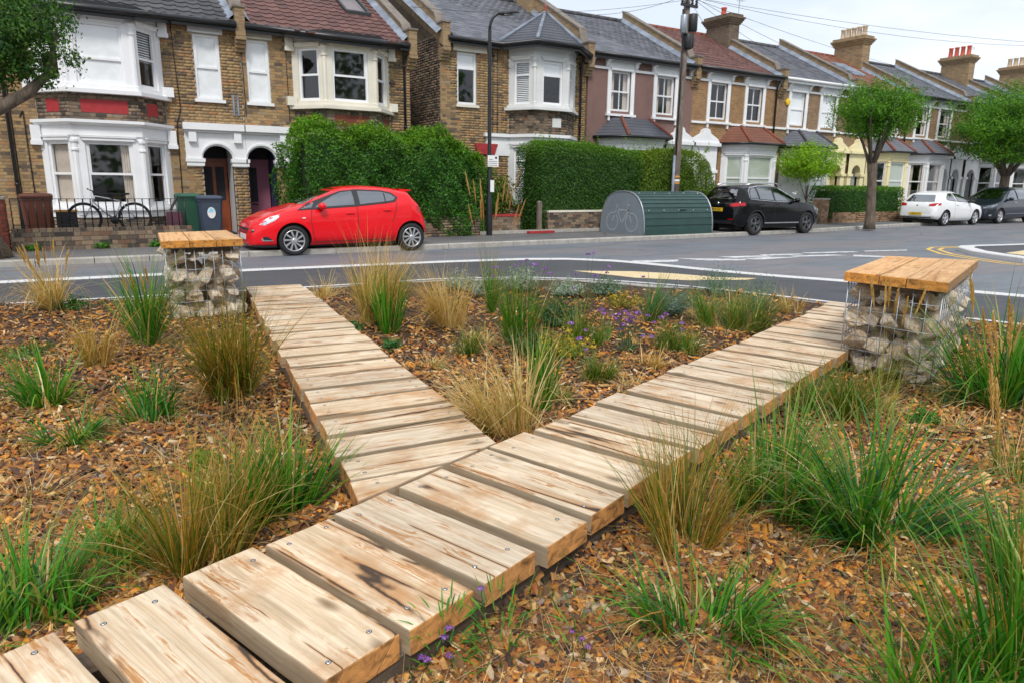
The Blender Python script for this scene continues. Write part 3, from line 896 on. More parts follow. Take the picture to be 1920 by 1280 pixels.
def gabion(name, label, FL, FR_, BR, BL, ztop, faces, seed):
    FL, FR_, BR, BL = map(Vector, (FL, FR_, BR, BL))
    r_ = random.Random(seed)
    c = (FL+FR_+BR+BL)/4
    t = thing(name, label, 'stone bench', (c.x, c.y, .03), 'gabion benches at the ends of the boardwalks')
    th = .075
    zs = ztop-th
    P = lambda u, v: FL.lerp(FR_, u).lerp(BL.lerp(BR, u), v)
    ins = .035
    W_, D_ = (FR_-FL).length, (BL-FL).length
    mu, mv = ins/W_, ins/D_
    Q = lambda u, v: P(mu+u*(1-2*mu), mv+v*(1-2*mv))
    FOOT.append([tuple(Q(0, 0)), tuple(Q(1, 0)), tuple(Q(1, 1)), tuple(Q(0, 1))])
    # seat planks run the length of the bench
    cuts = [0, .36, .62, 1] if seed == 1 else [0, .34, .66, 1]
    ang = math.atan2((BL-FL).y, (BL-FL).x)
    for a, b_ in zip(cuts, cuts[1:]):
        poly = [P(a+.004, r_.uniform(-.004, .004)), P(b_-.004, r_.uniform(-.004, .004)), P(b_-.004, 1+r_.uniform(-.004, .004)), P(a+.004, 1+r_.uniform(-.004, .004))]
        cx = sum((p for p in poly), Vector((0, 0)))/4
        b = MB()
        ca, sa = math.cos(-ang), math.sin(-ang)
        lp = [((p-cx).x*ca-(p-cx).y*sa, (p-cx).x*sa+(p-cx).y*ca) for p in poly]
        b.prism(lp, -th/2, th/2, 0, .005)
        me = bpy.data.meshes.new('seat_plank'); me.from_pydata(b.v, [], b.f); me.materials.append(M['seat'])
        o = link('seat_plank', me, t, Vector((cx.x, cx.y, zs+th/2+r_.uniform(-.002, .002)))-org(t))
        o.rotation_euler = (0, 0, ang)
    # wire basket
    b = MB()
    wr = .0034
    zb = .02
    zr = [zb+k*(zs-.006-zb)/7 for k in range(8)]
    def wires(pa, pb, n_):
        for k in range(n_+1):
            p = pa.lerp(pb, k/n_)
            b.tube([(p.x, p.y, zb), (p.x, p.y, zs-.002)], wr, 5)
        for z in zr:
            b.tube([(pa.x, pa.y, z), (pb.x, pb.y, z)], wr, 5)
    nW, nD = max(3, round(W_/.105)), max(3, round(D_/.105))
    cs = [Q(0, 0), Q(1, 0), Q(1, 1), Q(0, 1)]
    for (pa, pb, k) in ((cs[0], cs[1], nW), (cs[1], cs[2], nD), (cs[2], cs[3], nW), (cs[3], cs[0], nD)): wires(pa, pb, k)
    for p in cs: b.tube([(p.x, p.y, zb), (p.x, p.y, zs)], .0055, 6)
    b.build('wire_basket', M['steelwire'], t)
    # timber frame under the seat, dark inside
    b = MB()
    for a, b2 in ((.06, .3), (.7, .94)):
        q = [Q(.08, a), Q(.92, a), Q(.92, a+.09), Q(.08, a+.09)]
        b.prism([tuple(p) for p in q], zs-.06, zs-.002)
    b.build('cross_batten', M['bearer'], t)
    # stones laid against the mesh, the core filled behind
    def put(u, v, z, s, d=0):
        p = Q(u, v)
        o = bpy.data.objects.new('stone', STONES[r_.randrange(len(STONES))]); COL.objects.link(o)
        o.parent = t
        o.location = Vector((p.x, p.y, z))-org(t)
        s1 = s*r_.uniform(.85, 1.12)
        o.scale = (s1*1.12, s1*.95, s1)
        o.rotation_euler = (r_.uniform(-.5, .5), r_.uniform(-.5, .5), r_.uniform(0, 6.28))
    s = .116
    rows = max(4, round((zs-.12)/.168))
    for row in range(rows):
        z = .11+row*(zs-.22)/(rows-1)
        offs = .5 if row % 2 else 0
        cols = max(4, round(W_/.205))
        for k in range(cols+1-(row % 2)):
            u = min(max((k+offs)/cols+r_.uniform(-.025, .025), s*.92/W_), 1-s*.92/W_)
            if row == rows-1 and r_.random() < .12: continue
            for v_ in (s*.80/D_, 1-s*.80/D_): put(u, v_, z+r_.uniform(-.02, .02), s*r_.choice((.85, 1., 1.1, 1.2)))
        cols = max(5, round(D_/.178))
        for k in range(1, cols):
            for u in (s*.80/W_, 1-s*.80/W_): put(u, (k+offs*.9)/(cols+.45), z+r_.uniform(-.025, .025), s*r_.choice((.9, 1.05, 1.15, 1.3)))
        for k in range(1, cols, 2):
            if row < rows-1:
                for u in (.33, .66): put(u, (k+.3)/(cols+.5), z, s*1.5)
    return t
gabion('gabion_bench', 'nearer caged-stone bench with three plank oak seat at the right end of the wide boardwalk', (5.18, 3.35), (5.25, 2.58), (7.21, 3.31), (6.79, 3.96), .85, None, 1)
gabion('gabion_bench', 'farther caged-stone bench with oak seat beside the narrow boardwalk, in front of the red car', (.65, 7.96), (1.46, 7.99), (1.55, 9.5), (.74, 9.3), .90, None, 2)
# ------------------------------------------------------------------ houses
U = Vector((1, 0, 0))
def arch_pts(xa, xb, zs, zt, n=12):
    r = (xb-xa)/2; xm = (xa+xb)/2
    return [(xm-r*math.cos(math.pi*k/n), zs+(zt-zs)*math.sin(math.pi*k/n)) for k in range(n+1)]
def facet_frame(A, B):
    A, B = Vector(A), Vector(B)
    u = (B-A).normalized()
    return A, u, Vector((u.y, -u.x)), (B-A).length
def P3(A, u, n_, a, z, d=0):
    "point a along the wall, height z, d out of the wall"
    p = A+u*a+n_*d
    return (p.x, p.y, z)
def rbox(mb, fr, a0, a1, z0, z1, d0, d1, mi=0):
    A, u, n_ = fr[:3]
    vs = [P3(A, u, n_, a, z, d) for z in (z0, z1) for a, d in ((a0, d1), (a1, d1), (a1, d0), (a0, d0))]
    mb.add(vs, [(0, 3, 2, 1), (4, 5, 6, 7), (0, 1, 5, 4), (1, 2, 6, 5), (2, 3, 7, 6), (3, 0, 4, 7)], mi)

def window(house, fr, a0, a1, z0, z1, split=.5, muntin=0, cover=None, cov_span=(0, 1), depth=.055, fw=.055, sill=True, sillmat='white', toplight=None, frame='white', frontblind=False, half=None):
    """sash window set back in its opening: frame > pane, sill, blind. cover: blind / slats / curtain"""
    f = MB()
    d0, d1 = -depth-.05, -depth+.012
    rbox(f, fr, a0, a0+fw, z0, z1, d0, d1); rbox(f, fr, a1-fw, a1, z0, z1, d0, d1)
    rbox(f, fr, a0+fw, a1-fw, z0, z0+fw*1.3, d0, d1); rbox(f, fr, a0+fw, a1-fw, z1-fw, z1, d0, d1)
    zm = z0+(z1-z0)*split
    rbox(f, fr, a0+fw, a1-fw, zm-.026, zm+.026, d0, d1-.014)
    if muntin:
        for k in range(1, muntin+1):
            am = a0+(a1-a0)*k/(muntin+1)
            rbox(f, fr, am-.014, am+.014, z0+fw*1.3, zm-.026, d0+.01, d1-.02)
            rbox(f, fr, am-.014, am+.014, zm+.026, z1-fw, d0+.01, d1-.014)
    if half is not None:                       # inner sash stiles, the upper sash stands proud
        rbox(f, fr, a0+fw, a0+fw+.03, zm+.026, z1-fw, d0, d1-.012); rbox(f, fr, a1-fw-.03, a1-fw, zm+.026, z1-fw, d0, d1-.012)
    o = f.build('window', M[frame], house)
    A, u, n_ = fr[:3]
    for za, zb, dd in ((z0+fw*1.3, zm-.026, -depth-.03), (zm+.026, z1-fw, -depth-.02)):
        g = MB(); g.quad(P3(A, u, n_, a0+fw, za, dd), P3(A, u, n_, a1-fw, za, dd), P3(A, u, n_, a1-fw, zb, dd), P3(A, u, n_, a0+fw, zb, dd))
        g.build('pane', M['pane'], o)
    if sill:
        s = MB(); rbox(s, fr, a0-.06, a1+.06, z0-.075, z0, -depth+.0, .075)
        s.build('sill', M[sillmat], o)
    db = -depth-.085
    h = z1-z0
    if cover:
        c = MB()
        za, zb = z0+h*cov_span[0], z0+h*cov_span[1]
        if cover in ('blind', 'blindgrey'):
            rbox(c, fr, a0+fw-.004, a1-fw+.004, max(za, z0+.05), min(zb, z1-.05), -depth-.049, -depth-.042, 0)
        elif cover == 'slats':
            k = max(3, int((zb-za)/.055))
            for j in range(k):
                z = za+(zb-za)*(j+.5)/k
                vs = [P3(A, u, n_, a, z+s_*.017, db+s_*-.016) for a, s_ in ((a0+.03, -1), (a1-.03, -1), (a1-.03, 1), (a0+.03, 1))]
                c.add(vs, [(0, 1, 2, 3)])
                vs = [P3(A, u, n_, a, z+s_*.017-.004, db+s_*-.016) for a, s_ in ((a0+.03, -1), (a1-.03, -1), (a1-.03, 1), (a0+.03, 1))]
                c.add(vs, [(3, 2, 1, 0)])
        elif cover.startswith('curtain'):
            sides = {'curtain': ((0, .28), (.74, 1)), 'curtainR': ((.74, 1),), 'curtainL': ((0, .4),), 'curtainF': ((0, 1),)}[cover]
            for s0, s1 in sides:
                w_ = (a1-a0)*(s1-s0); n__ = max(6, int(w_/.025))
                b0 = a0+(a1-a0)*s0
                for j in range(n__):
                    x0, x1 = b0+w_*j/n__, b0+w_*(j+1)/n__
                    e0, e1 = db-.02*(j % 2), db-.02*((j+1) % 2)
                    c.quad(P3(A, u, n_, x0, za, e0), P3(A, u, n_, x1, za, e1), P3(A, u, n_, x1, zb, e1), P3(A, u, n_, x0, zb, e0))
        c.build('curtain' if cover.startswith('curtain') else 'blind', M['curtain' if cover.startswith('curtain') else ('blindgrey' if cover == 'blindgrey' else 'blind')], o)
    return o

def pantile():
    "one interlocking roof tile: x across, y down the slope, z out; unit half sizes"
    xs = [-1, -.55, -.1, .25, .55, .85, 1.0]
    zt = [.1, -.15, -.15, .3, 1.0, .7, .1]
    v, f = [], []
    for y, lift in ((-1, -1.0), (1, .55)):
        for x, z in zip(xs, zt): v.append((x, y, z*.8+lift*.5))
    n = len(xs)
    for i in range(n-1): f.append((i+n, i+n+1, i+1, i)[::-1])
    b0 = len(v)
    for x in xs: v.append((x, 1, -1.2))
    for i in range(n-1): f.append((n+i, n+i+1, b0+i+1, b0+i)[::1])
    return np.array(v, np.float32), np.array(f, np.int32)
PANT = pantile()
def roof_pieces(house, x0, x1, ye, ze, yr, zr, mkey, tw, th, limit, shape=None, seed=0, xfun=None, skip=None, rows=None):
    "tiles laid in courses from the eaves (ye,ze) up to the ridge (yr,zr)"
    r_ = random.Random(seed)
    s = Vector((0, yr-ye, zr-ze)); L = s.length; s.normalize()
    n_ = Vector((0, -s.z, s.y))
    items = []
    nr = int(L/th) if rows is None else rows
    for k in range(nr):
        c0 = Vector((0, ye, ze))+s*(th*(k+.5))
        xa, xb = (x0, x1) if xfun is None else xfun(c0.y)
        off = 0 if (shape is not None or k % 2 == 0) else -tw/2
        x = xa+off
        while x < xb:
            a, b_ = max(x, xa), min(x+tw, xb)
            if b_-a > .04:
                xm = (a+b_)/2
                if not (skip and skip(xm, c0.y)):
                    c = Vector((xm, c0.y, c0.z))
                    if shape is None:
                        t_ = (s*.995-n_*.05).normalized()
                        items.append((c+n_*(.012+r_.uniform(0, .004)), U*((b_-a)/2-.002), -t_*(th*.62), n_*.006))
                    else:
                        t_ = s
                        items.append((c+n_*.03, U*((b_-a)/2), -t_*(th*.54), n_*.028))
            x += tw
    if shape is None: pieces(house, 'slate' if 'slate' in mkey else 'roof_tile', items, mkey, limit, 'roof_slates')
    else: pieces(house, 'roof_tile', items, mkey, limit, 'roof_tiles', *shape)

def solid_house(house, x0, x1, depth, zr, ze, wallm, roofm, yr=None, front=True, sides=True, gable_mat=None):
    "back and side walls, floors, roof planes under the tiles"
    yb = Y0+depth; yr = Y0+depth/2 if yr is None else yr
    b = MB()
    g_ = gable_mat or wallm
    for x, flip in ((x0, 0), (x1, 1)):
        p = [(x, Y0+.01, 0), (x, yb, 0), (x, yb, ze), (x, yr, zr-.12), (x, Y0+.01, ze)]
        b.add(p if flip else p[::-1], [(0, 1, 2, 3, 4)])
    b.quad((x1, yb, 0), (x0, yb, 0), (x0, yb, ze), (x1, yb, ze))
    b.build('side_wall', M[g_], house)
    b = MB()
    b.box(x0+.02, x1-.02, Y0+.3, yb-.02, .1, .13); b.box(x0+.02, x1-.02, Y0+.3, yb-.02, 2.95, 3.05)
    b.quad((x0+.02, Y0+3.2, .13), (x1-.02, Y0+3.2, .13), (x1-.02, Y0+3.2, ze), (x0+.02, Y0+3.2, ze))
    b.build('inner_floor', M['room'], house)
    b = MB()
    s = (zr-ze)/(yr-Y0)
    b.quad((x0, Y0-.22, ze-.22*s), (x1, Y0-.22, ze-.22*s), (x1, yr, zr), (x0, yr, zr))
    b.quad((x0, yr, zr), (x1, yr, zr), (x1, yb+.2, ze-.2*s), (x0, yb+.2, ze-.2*s))
    b.build('roof', M[roofm], house)
    b = MB()
    n_ = int((x1-x0)/.45)
    for k in range(n_):
        a = x0+(x1-x0)*k/n_; c = x0+(x1-x0)*(k+1)/n_
        b.tube([(a+.008, yr, zr+.02), (c-.008, yr, zr+.02)], .11, 8)
    b.build('ridge_tiles', M['ridge'] if roofm in ('redtile', 'claytile') else M['darktile'], house)
    return s

def parapet(house, x, ze, zr, yr, wallm, h=.33, w_=.24, both=True, lead=True):
    "raised party wall with coping running up the roof, corbelled at the eaves"
    ys = Y0-.28
    s = (zr-ze)/(yr-Y0)
    z = lambda y: ze+s*(y-Y0)
    b = MB()
    pr = [(ys, z(ys)-.25), (ys, z(ys)+.42), (ys+.42, z(ys)+.42), (ys+.55, z(ys+.55)+h), (yr, zr+h), (yr, zr-.3)]
    b.loft([[(x+o, y, zz) for y, zz in pr] for o in (-w_/2, w_/2)], True, True)
    for k in range(4):
        b.box(x-w_/2-.01, x+w_/2+.01, Y0-.02-.07*(k+1), Y0+.05, z(ys)-.62+.09*k, z(ys)-.62+.09*k+.085)
    b.build('party_parapet', M[wallm], house)
    b = MB()
    t = .05
    pr2 = [(ys-.03, z(ys)+.42), (ys-.03, z(ys)+.42+t), (ys+.42, z(ys)+.42+t), (ys+.55, z(ys+.55)+h+t), (yr, zr+h+t), (yr, zr+h)]
    pr2 = [(ys-.03, z(ys)+.421), (ys-.03, z(ys)+.47), (ys+.42, z(ys)+.47), (ys+.56, z(ys+.56)+h+.05), (yr, zr+h+.05), (yr, zr+h+.002), (ys+.55, z(ys+.55)+h+.002), (ys+.42, z(ys)+.421)]
    b.loft([[(x+o, y, zz) for y, zz in pr2] for o in (-w_/2-.03, w_/2+.03)], True, True)
    b.build('coping', M['copingstone'], house)
    if lead:
        b = MB()
        for sgn in (-1, 1):
            xa, xb = x+sgn*(w_/2+.004), x+sgn*(w_/2+.17)
            pr3 = [(y, z(y)+.055) for y in (ys+.1, yr)]
            q = [(xa, pr3[0][0], pr3[0][1]+.14), (xb, pr3[0][0], pr3[0][1]), (xb, pr3[1][0], pr3[1][1]), (xa, pr3[1][0], pr3[1][1]+.14)]
            b.add(q if sgn < 0 else q, [(0, 1, 2, 3)]); 
        b.build('lead_flashing', M['lead'], house)

def gutter(house, path, r=.065, mat='black'):
    b = MB()
    b.tube(path, r, 8)
    fascia = MB()
    for a, c in zip(path, path[1:]):
        a, c = Vector(a), Vector(c)
        t = (c-a).normalized(); n_ = Vector((t.y, -t.x, 0))
        b.obox((a+c)/2-n_*.06+Vector((0, 0, -.05)), (c-a)/2, n_*.012, (0, 0, .10))
    b.build('gutter', M[mat], house)
def drainpipe(house, x, zt, zb=.15, y=None, mat='black'):
    y = Y0-.08 if y is None else y
    b = MB()
    b.tube([(x, y-.12, zt), (x, y, zt-.28), (x, y, zb)], .04, 8)
    for z in (zt-.5, zt-2.2, zt-4):
        if z > zb: b.lathe([(.055, z-.03), (.055, z+.03)], (x, y, 0), n=8, cap0=True, cap1=True)
    b.build('drainpipe', M[mat], house)
def cable(house, pts, r=.012):
    b = MB(); b.tube(pts, r, 5); b.build('cable', M['black'], house)

def bay_plan(x, d): return [(x[0], Y0), (x[1], Y0-d), (x[2], Y0-d), (x[3], Y0)]
def bay_off(pl, o):
    (a, b_, c, d) = pl
    return [(a[0]-o, a[1]), (b_[0]-o*.45, b_[1]-o), (c[0]+o*.45, c[1]-o), (d[0]+o, d[1])]
def bay_band(house, pl, o, z0, z1, name, mat, o2=None):
    "moulded band following the bay; o = how far it stands out (o2 at the top)"
    b = MB()
    p0, p1 = bay_off(pl, o), bay_off(pl, o if o2 is None else o2)
    q0 = [(x, y, z0) for x, y in p0]; q1 = [(x, y, z1) for x, y in p1]
    b.loft([q0, q1], True, True)
    return b.build(name, M[mat], house)
def bay_storey(house, pl, z0, z1, wz0, wz1, mat, wins, margins, pil=True):
    "three facets with a window each, pilasters on the corners"
    b = MB()
    frs = [facet_frame(pl[i], pl[i+1]) for i in range(3)]
    for i, fr in enumerate(frs):
        m = margins[i]
        A, u, n_, L = fr
        h = (m[0], L-m[1], wz0, wz1)
        wall_face(b, (A.x, A.y, 0), (u.x, u.y, 0), L, z0, z1, [h], .10)
        # raised frame around the opening with a shallow segmental hood
        rbox(b, fr, h[0]-.05, h[1]+.05, wz1+.03, wz1+.10, .002, .05)
        rbox(b, fr, h[0]-.09, h[1]+.09, wz1+.10, wz1+.13, .002, .075)
    b.build('bay_wall', M[mat], house)
    if pil:
        for i, (px, py) in enumerate(pl):
            p = MB()
            fr2 = [frs[0], frs[0], frs[1], frs[2]][i]
            n2 = (frs[max(0, i-1)][2]+frs[min(2, i)][2]).normalized()
            c = Vector((px, py))-n2*.03
            if i in (0, 3): c += Vector((.05 if i == 0 else -.05, 0))
            prof = [(.085, z0), (.085, z0+.12), (.065, z0+.14), (.065, wz1-.22), (.09, wz1-.2), (.09, wz1-.16), (.07, wz1-.14), (.07, wz1-.05), (.10, wz1), (.10, wz1+.05)]
            p.lathe(prof, (c.x, c.y, 0), n=8, cap1=True, smooth=False)
            p.build('pilaster', M[mat], house)
    for i, wn_ in enumerate(wins):
        if wn_ is None: continue
        m = margins[i]
        k = dict(wn_); k.setdefault('sill', False)
        window(house, frs[i], m[0], frs[i][3]-m[1], wz0, wz1, **k)
    return frs
def facet_bricks(pl, z0, z1, holes=None, seed=0, depth=.012):
    out = []
    for i in range(3):
        A, u, n_, L = facet_frame(pl[i], pl[i+1])
        out += bricks_on((A.x, A.y, 0), (u.x, u.y, 0), L, z0, z1, (holes or {}).get(i, ()), depth, seed+i)
    return out

HOLE = lambda x0, fr: None
def arch_panel(mb, xa, xb, zs, zt, ztop, x0, x1, y, zlow=None, thick=.14, n=14):
    "panel from x0 to x1, zs..ztop with an arched opening xa..xb"
    ap = arch_pts(xa, xb, zs, zt, n)
    front = lambda x, z: (x, y, z)
    mb.quad((x0, y, zs), (xa, y, zs), (xa, y, ztop), (x0, y, ztop))
    mb.quad((xb, y, zs), (x1, y, zs), (x1, y, ztop), (xb, y, ztop))
    for (a, za), (c, zc) in zip(ap, ap[1:]):
        mb.quad((a, y, za), (c, y, zc), (c, y, ztop), (a, y, ztop))
        mb.quad((a, y, za), (a, y+thick, za), (c, y+thick, zc), (c, y, zc))
def chimney(house, x, y, zb, zt, wx, wy, wallm, pots, potm, potw=.11, poth=.42):
    b = MB()
    b.box(x-wx/2, x+wx/2, y-wy/2, y+wy/2, zb, zt)
    for k in range(4):
        o = .045*(k+1)
        b.box(x-wx/2-o, x+wx/2+o, y-wy/2-o, y+wy/2+o, zt-.36+.075*k, zt-.36+.075*(k+1)-.002)
    b.box(x-wx/2-.10, x+wx/2+.10, y-wy/2-.10, y+wy/2+.10, zt-.06, zt+.05)
    ch = b.build('chimney', M[wallm], house)
    for k in range(pots):
        p = MB()
        py = y+(k-(pots-1)/2)*min(.34, (wy-.1)/max(pots, 1)) if wy >= wx else y
        px = x+(k-(pots-1)/2)*min(.34, (wx-.1)/max(pots, 1)) if wx > wy else x
        r = potw
        p.lathe([(r*1.15, 0), (r*1.1, .06), (r*.9, .12), (r*.82, poth-.08), (r*1.0, poth-.05), (r*1.0, poth), (r*.7, poth), (r*.65, poth-.1)], (px, py, zt+.05), n=12, cap1=True)
        p.build('chimney_pot', M[potm], ch)
    return ch

# ------------------------------------------------ houses 1 and 2: stock brick pair with two-storey bays
def house_a(name, label, x0, x1, bayx, winx, porch, doormat, roof, var, bay_wins_g, bay_wins_u, trim, winkw, seed, lead_x):
    ze, zr, yr = 5.58, 8.0, Y0+4.2
    h = thing(name, label, 'house', ((x0+x1)/2, Y0, 0))
    pl = bay_plan(bayx, .75)
    W_ = x1-x0
    wz = (3.57, 5.14)
    pa, pb = porch[0], porch[1]
    holes = [(winx[0]-x0, winx[1]-x0, wz[0], wz[1]), (bayx[0]-x0+.02, bayx[3]-x0-.02, .75, 2.75), (bayx[0]-x0+.02, bayx[3]-x0-.02, 3.55, 5.2), (pa-x0, pb-x0, .1, 2.72)]
    b = MB(); wall_face(b, (x0, Y0), U, W_, 0, ze, holes, .11)
    b.build('wall', M['mortar'], h)
    lint = (winx[0]-.10-x0, winx[1]+.10-x0, 5.17, 5.44)
    bh = holes+[lint, (bayx[0]-x0, bayx[3]-x0, .0, 5.5), (porch[2]-x0, porch[3]-x0, 1.9, 3.0)]
    items = bricks_on((x0, Y0, 0), U, W_, 0.1, ze-.05, bh, .012, seed)
    # brick band of the bay
    band = bay_off(pl, -.02)
    red = var.get('red')
    fh = {}
    b = MB()
    for i in range(3):
        A, u, n_, L = facet_frame(band[i], band[i+1])
        wall_face(b, (A.x, A.y), (u.x, u.y, 0), L, 2.80, 3.52, (), .0)
    b.build('bay_backing', M['mortar_dark'], h)
    b = MB()
    for i in range(3):
        A, u, n_, L = facet_frame(band[i], band[i+1]); wall_face(b, (A.x, A.y), (u.x, u.y, 0), L, .0, .72, (), .0)
    b.build('bay_base', M['mortar_dark'], h)
    reds = []
    for i in range(3):
        A, u, n_, L = facet_frame(band[i], band[i+1])
        m = .22 if i == 1 else .30
        hole = (m, L-m, 3.04, 3.33)
        if i == 2 and not red: hole = (m+.2, L-.05, 3.04, 3.33)
        fh[i] = [hole]
        if red:
            p = MB(); rbox(p, (A, u, n_), hole[0], hole[1], hole[2], hole[3], -.002, .012)
            p.build('red_panel', M['redpaint'], h)
        else:
            reds += bricks_on((A.x, A.y, 0), (u.x, u.y, 0), L, 3.04, 3.33, [(0, hole[0], 3, 3.4), (hole[1], L, 3, 3.4)], .012, seed+50+i)
    g = facet_bricks(band, 2.86, 3.50, fh, seed+10)+facet_bricks(band, .05, .68, None, seed+20)
    pieces(h, 'brick', items, 'stock', 300, 'brickwork')
    pieces(h, 'brick', g, 'greyb', 90, 'bay_brickwork')
    if reds: pieces(h, 'brick', reds, 'redb', 40, 'red_brickwork')
    # ground bay
    mg = [(.19, .17), (.22, .22), (.17, .19)]
    bay_storey(h, pl, .70, 2.52, .93, 2.38, trim, bay_wins_g, mg)
    bay_band(h, pl, .03, .64, .80, 'bay_sill', trim); bay_band(h, pl, .10, .80, .87, 'bay_sill', trim, .08)
    bay_band(h, pl, .03, 2.52, 2.74, 'bay_cornice', trim); bay_band(h, pl, .06, 2.742, 2.80, 'bay_cornice', trim, .14); bay_band(h, pl, .16, 2.802, 2.87, 'bay_cornice', trim)
    # upper bay
    bay_storey(h, pl, 3.55, 5.26, 3.68, 5.02, trim, bay_wins_u, mg)
    bay_band(h, pl, .16, 3.46, 3.55, 'bay_sill', trim); bay_band(h, pl, .05, 3.552, 3.66, 'bay_sill', trim)
    bay_band(h, pl, .04, 5.262, 5.42, 'bay_cornice', trim)
    for xx in (bayx[0]-.07, bayx[3]+.07):
        for z, zz in ((2.30, 2.745), (4.95, 5.42)):
            p = MB(); p.box(xx-.12, xx+.12, Y0-.14, Y0-.013, z, z+.10); p.box(xx-.10, xx+.10, Y0-.12, Y0-.013, z+.101, zz)
            p.build('bay_console', M[trim], h)
        p = MB(); p.box(xx-.13, xx+.13, Y0-.16, Y0-.013, 3.552, 3.78); p.build('bay_console', M[trim], h)
    # single window, lintel
    p = MB(); p.box(winx[0]-.10, winx[1]+.10, Y0-.045, Y0+.05, 5.17, 5.44); p.box(winx[0]-.02, winx[1]+.02, Y0-.075, Y0-.046, 5.165, 5.20)
    p.build('lintel', M[trim], h)
    window(h, facet_frame((x0, Y0), (x1, Y0)), winx[0]-x0, winx[1]-x0, wz[0], wz[1], depth=.045, **winkw)
    # porch
    p = MB()
    arch_panel(p, pa, pb, 2.08, 2.42, 2.74, porch[2], porch[3], Y0-.06)
    p.box(porch[2], pa-.001, Y0-.058, Y0+.10, 1.88, 2.079); p.box(pb+.001, porch[3], Y0-.058, Y0+.10, 1.88, 2.079)
    for q0, q1 in ((porch[2]-.02, pa+.05), (pb-.05, porch[3]+.02)):
        p.box(q0, q1, Y0-.11, Y0+.08, 2.0, 2.09); p.box(q0+.02, q1-.02, Y0-.085, Y0+.08, 1.90, 1.998)
    p.box(porch[2]-.03, porch[3], Y0-.22, Y0-.013, 2.80, 2.97); p.box(porch[2]-.01, porch[3], Y0-.13, Y0-.013, 2.742, 2.799)
    for xx in porch[4]: p.box(xx-.09, xx+.09, Y0-.17, Y0-.061, 2.50, 2.741)
    ap = arch_pts(pa-.03, pb+.03, 2.09, 2.46)
    for (a, za), (c, zc) in zip(ap, ap[1:]):
        p.add([(a, Y0-.061, za), (c, Y0-.061, zc), (c, Y0-.095, zc+.0), (a, Y0-.095, za+.0), (a, Y0-.095, za+.05), (c, Y0-.095, zc+.05), (c, Y0-.061, zc+.05), (a, Y0-.061, za+.05)], [(0, 1, 2, 3), (3, 2, 5, 4), (4, 5, 6, 7)])
    p.build('porch', M['white'], h)
    p = MB()
    yd = Y0+.85
    p.quad((pa, Y0, .1), (pa, yd, .1), (pa, yd, 2.7), (pa, Y0, 2.7)); p.quad((pa, Y0, 2.7), (pa, yd, 2.7), (pb, yd, 2.7), (pb, Y0, 2.7)); p.quad((pa, Y0, .14), (pb, Y0, .14), (pb, yd, .14), (pa, yd, .14))
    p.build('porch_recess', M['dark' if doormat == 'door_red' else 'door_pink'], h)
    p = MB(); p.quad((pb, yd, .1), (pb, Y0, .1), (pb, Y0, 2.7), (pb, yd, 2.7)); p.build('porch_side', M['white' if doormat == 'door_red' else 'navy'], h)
    fr = facet_frame((pa, yd), (pb, yd)); L = pb-pa
    d = MB(); rbox(d, fr, .02, L-.02, .15, 2.06, -.05, 0)
    for a, c in ((.10, L/2-.04), (L/2+.04, L-.10)): rbox(d, fr, a, c, .3, .85, .001, .012)
    rbox(d, fr, 0, L, 2.06, 2.12, -.04, .03)
    dr = d.build('door', M[doormat], h)
    gl = MB()
    for a, c in (((.10, L/2-.04), (L/2+.04, L-.10)) if doormat == 'door_red' else ((.2, L/2+.02),)): rbox(gl, fr, a, c, 1.0 if doormat == 'door_red' else .95, 1.9, .001, .006)
    gl.build('door_pane', M['dark'], dr)
    lb = MB(); rbox(lb, fr, L*.28, L*.5, .86, .90, .002, .014); lb.build('letter_flap', M['plastic'], dr)
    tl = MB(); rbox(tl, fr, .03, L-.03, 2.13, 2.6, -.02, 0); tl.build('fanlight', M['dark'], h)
    # roof
    s = solid_house(h, x0, x1, 8.4, zr, ze, 'far_stock', roof, yr)
    rk = roof
    sky_ = var.get('skylight')
    roof_pieces(h, x0+.12, x1-.12, Y0-.24, ze-.24*s+.02, yr, zr+.02, rk, .30, .31, 300, PANT, seed, skip=(lambda x, y: sky_[0] < x < sky_[1] and sky_[2] < y < sky_[3]) if sky_ else None)
    # tiles carried down over the bay
    yb = Y0-.75-.22
    zb = ze-.24*s-.16
    def xf(y):
        t = max(0, min(1, (Y0-.2-y)/.75))
        return (bayx[0]-.35+(bayx[1]-bayx[0])*t, bayx[3]+.35-(bayx[3]-bayx[2])*t)
    b = MB()
    zt0 = ze-.24*s+.005
    e = bay_off(pl, .22)
    b.add([(e[0][0], Y0-.2, zt0-.03), (e[1][0], e[1][1], zb), (e[2][0], e[2][1], zb), (e[3][0], Y0-.2, zt0-.03)], [(0, 1, 2, 3)])
    b.build('bay_roof', M[rk], h)
    roof_pieces(h, 0, 0, yb+.02, zb+.01, Y0-.22, zt0+.01, rk, .30, .27, 40, PANT, seed+1, xfun=xf)
    gutter(h, [(x0+.1, Y0-.30, ze-.17), (e[0][0]-.05, Y0-.30, ze-.17), (e[1][0], e[1][1]-.06, zb-.03), (e[2][0], e[2][1]-.06, zb-.03), (e[3][0]+.05, Y0-.30, ze-.17), (x1-.1, Y0-.30, ze-.17)], .075)
    b = MB(); b.loft([[(x, y, z) for x, y in bay_off(pl, .19)] for z in (5.425, zb-.01)], True, True); b.build('soffit', M['black'], h)
    b = MB(); b.box(x0+.1, bayx[0]-.1, Y0-.22, Y0-.012, ze-.15, ze-.09); b.box(bayx[3]+.1, x1-.1, Y0-.22, Y0-.012, ze-.15, ze-.09); b.build('eaves_board', M['black'], h)
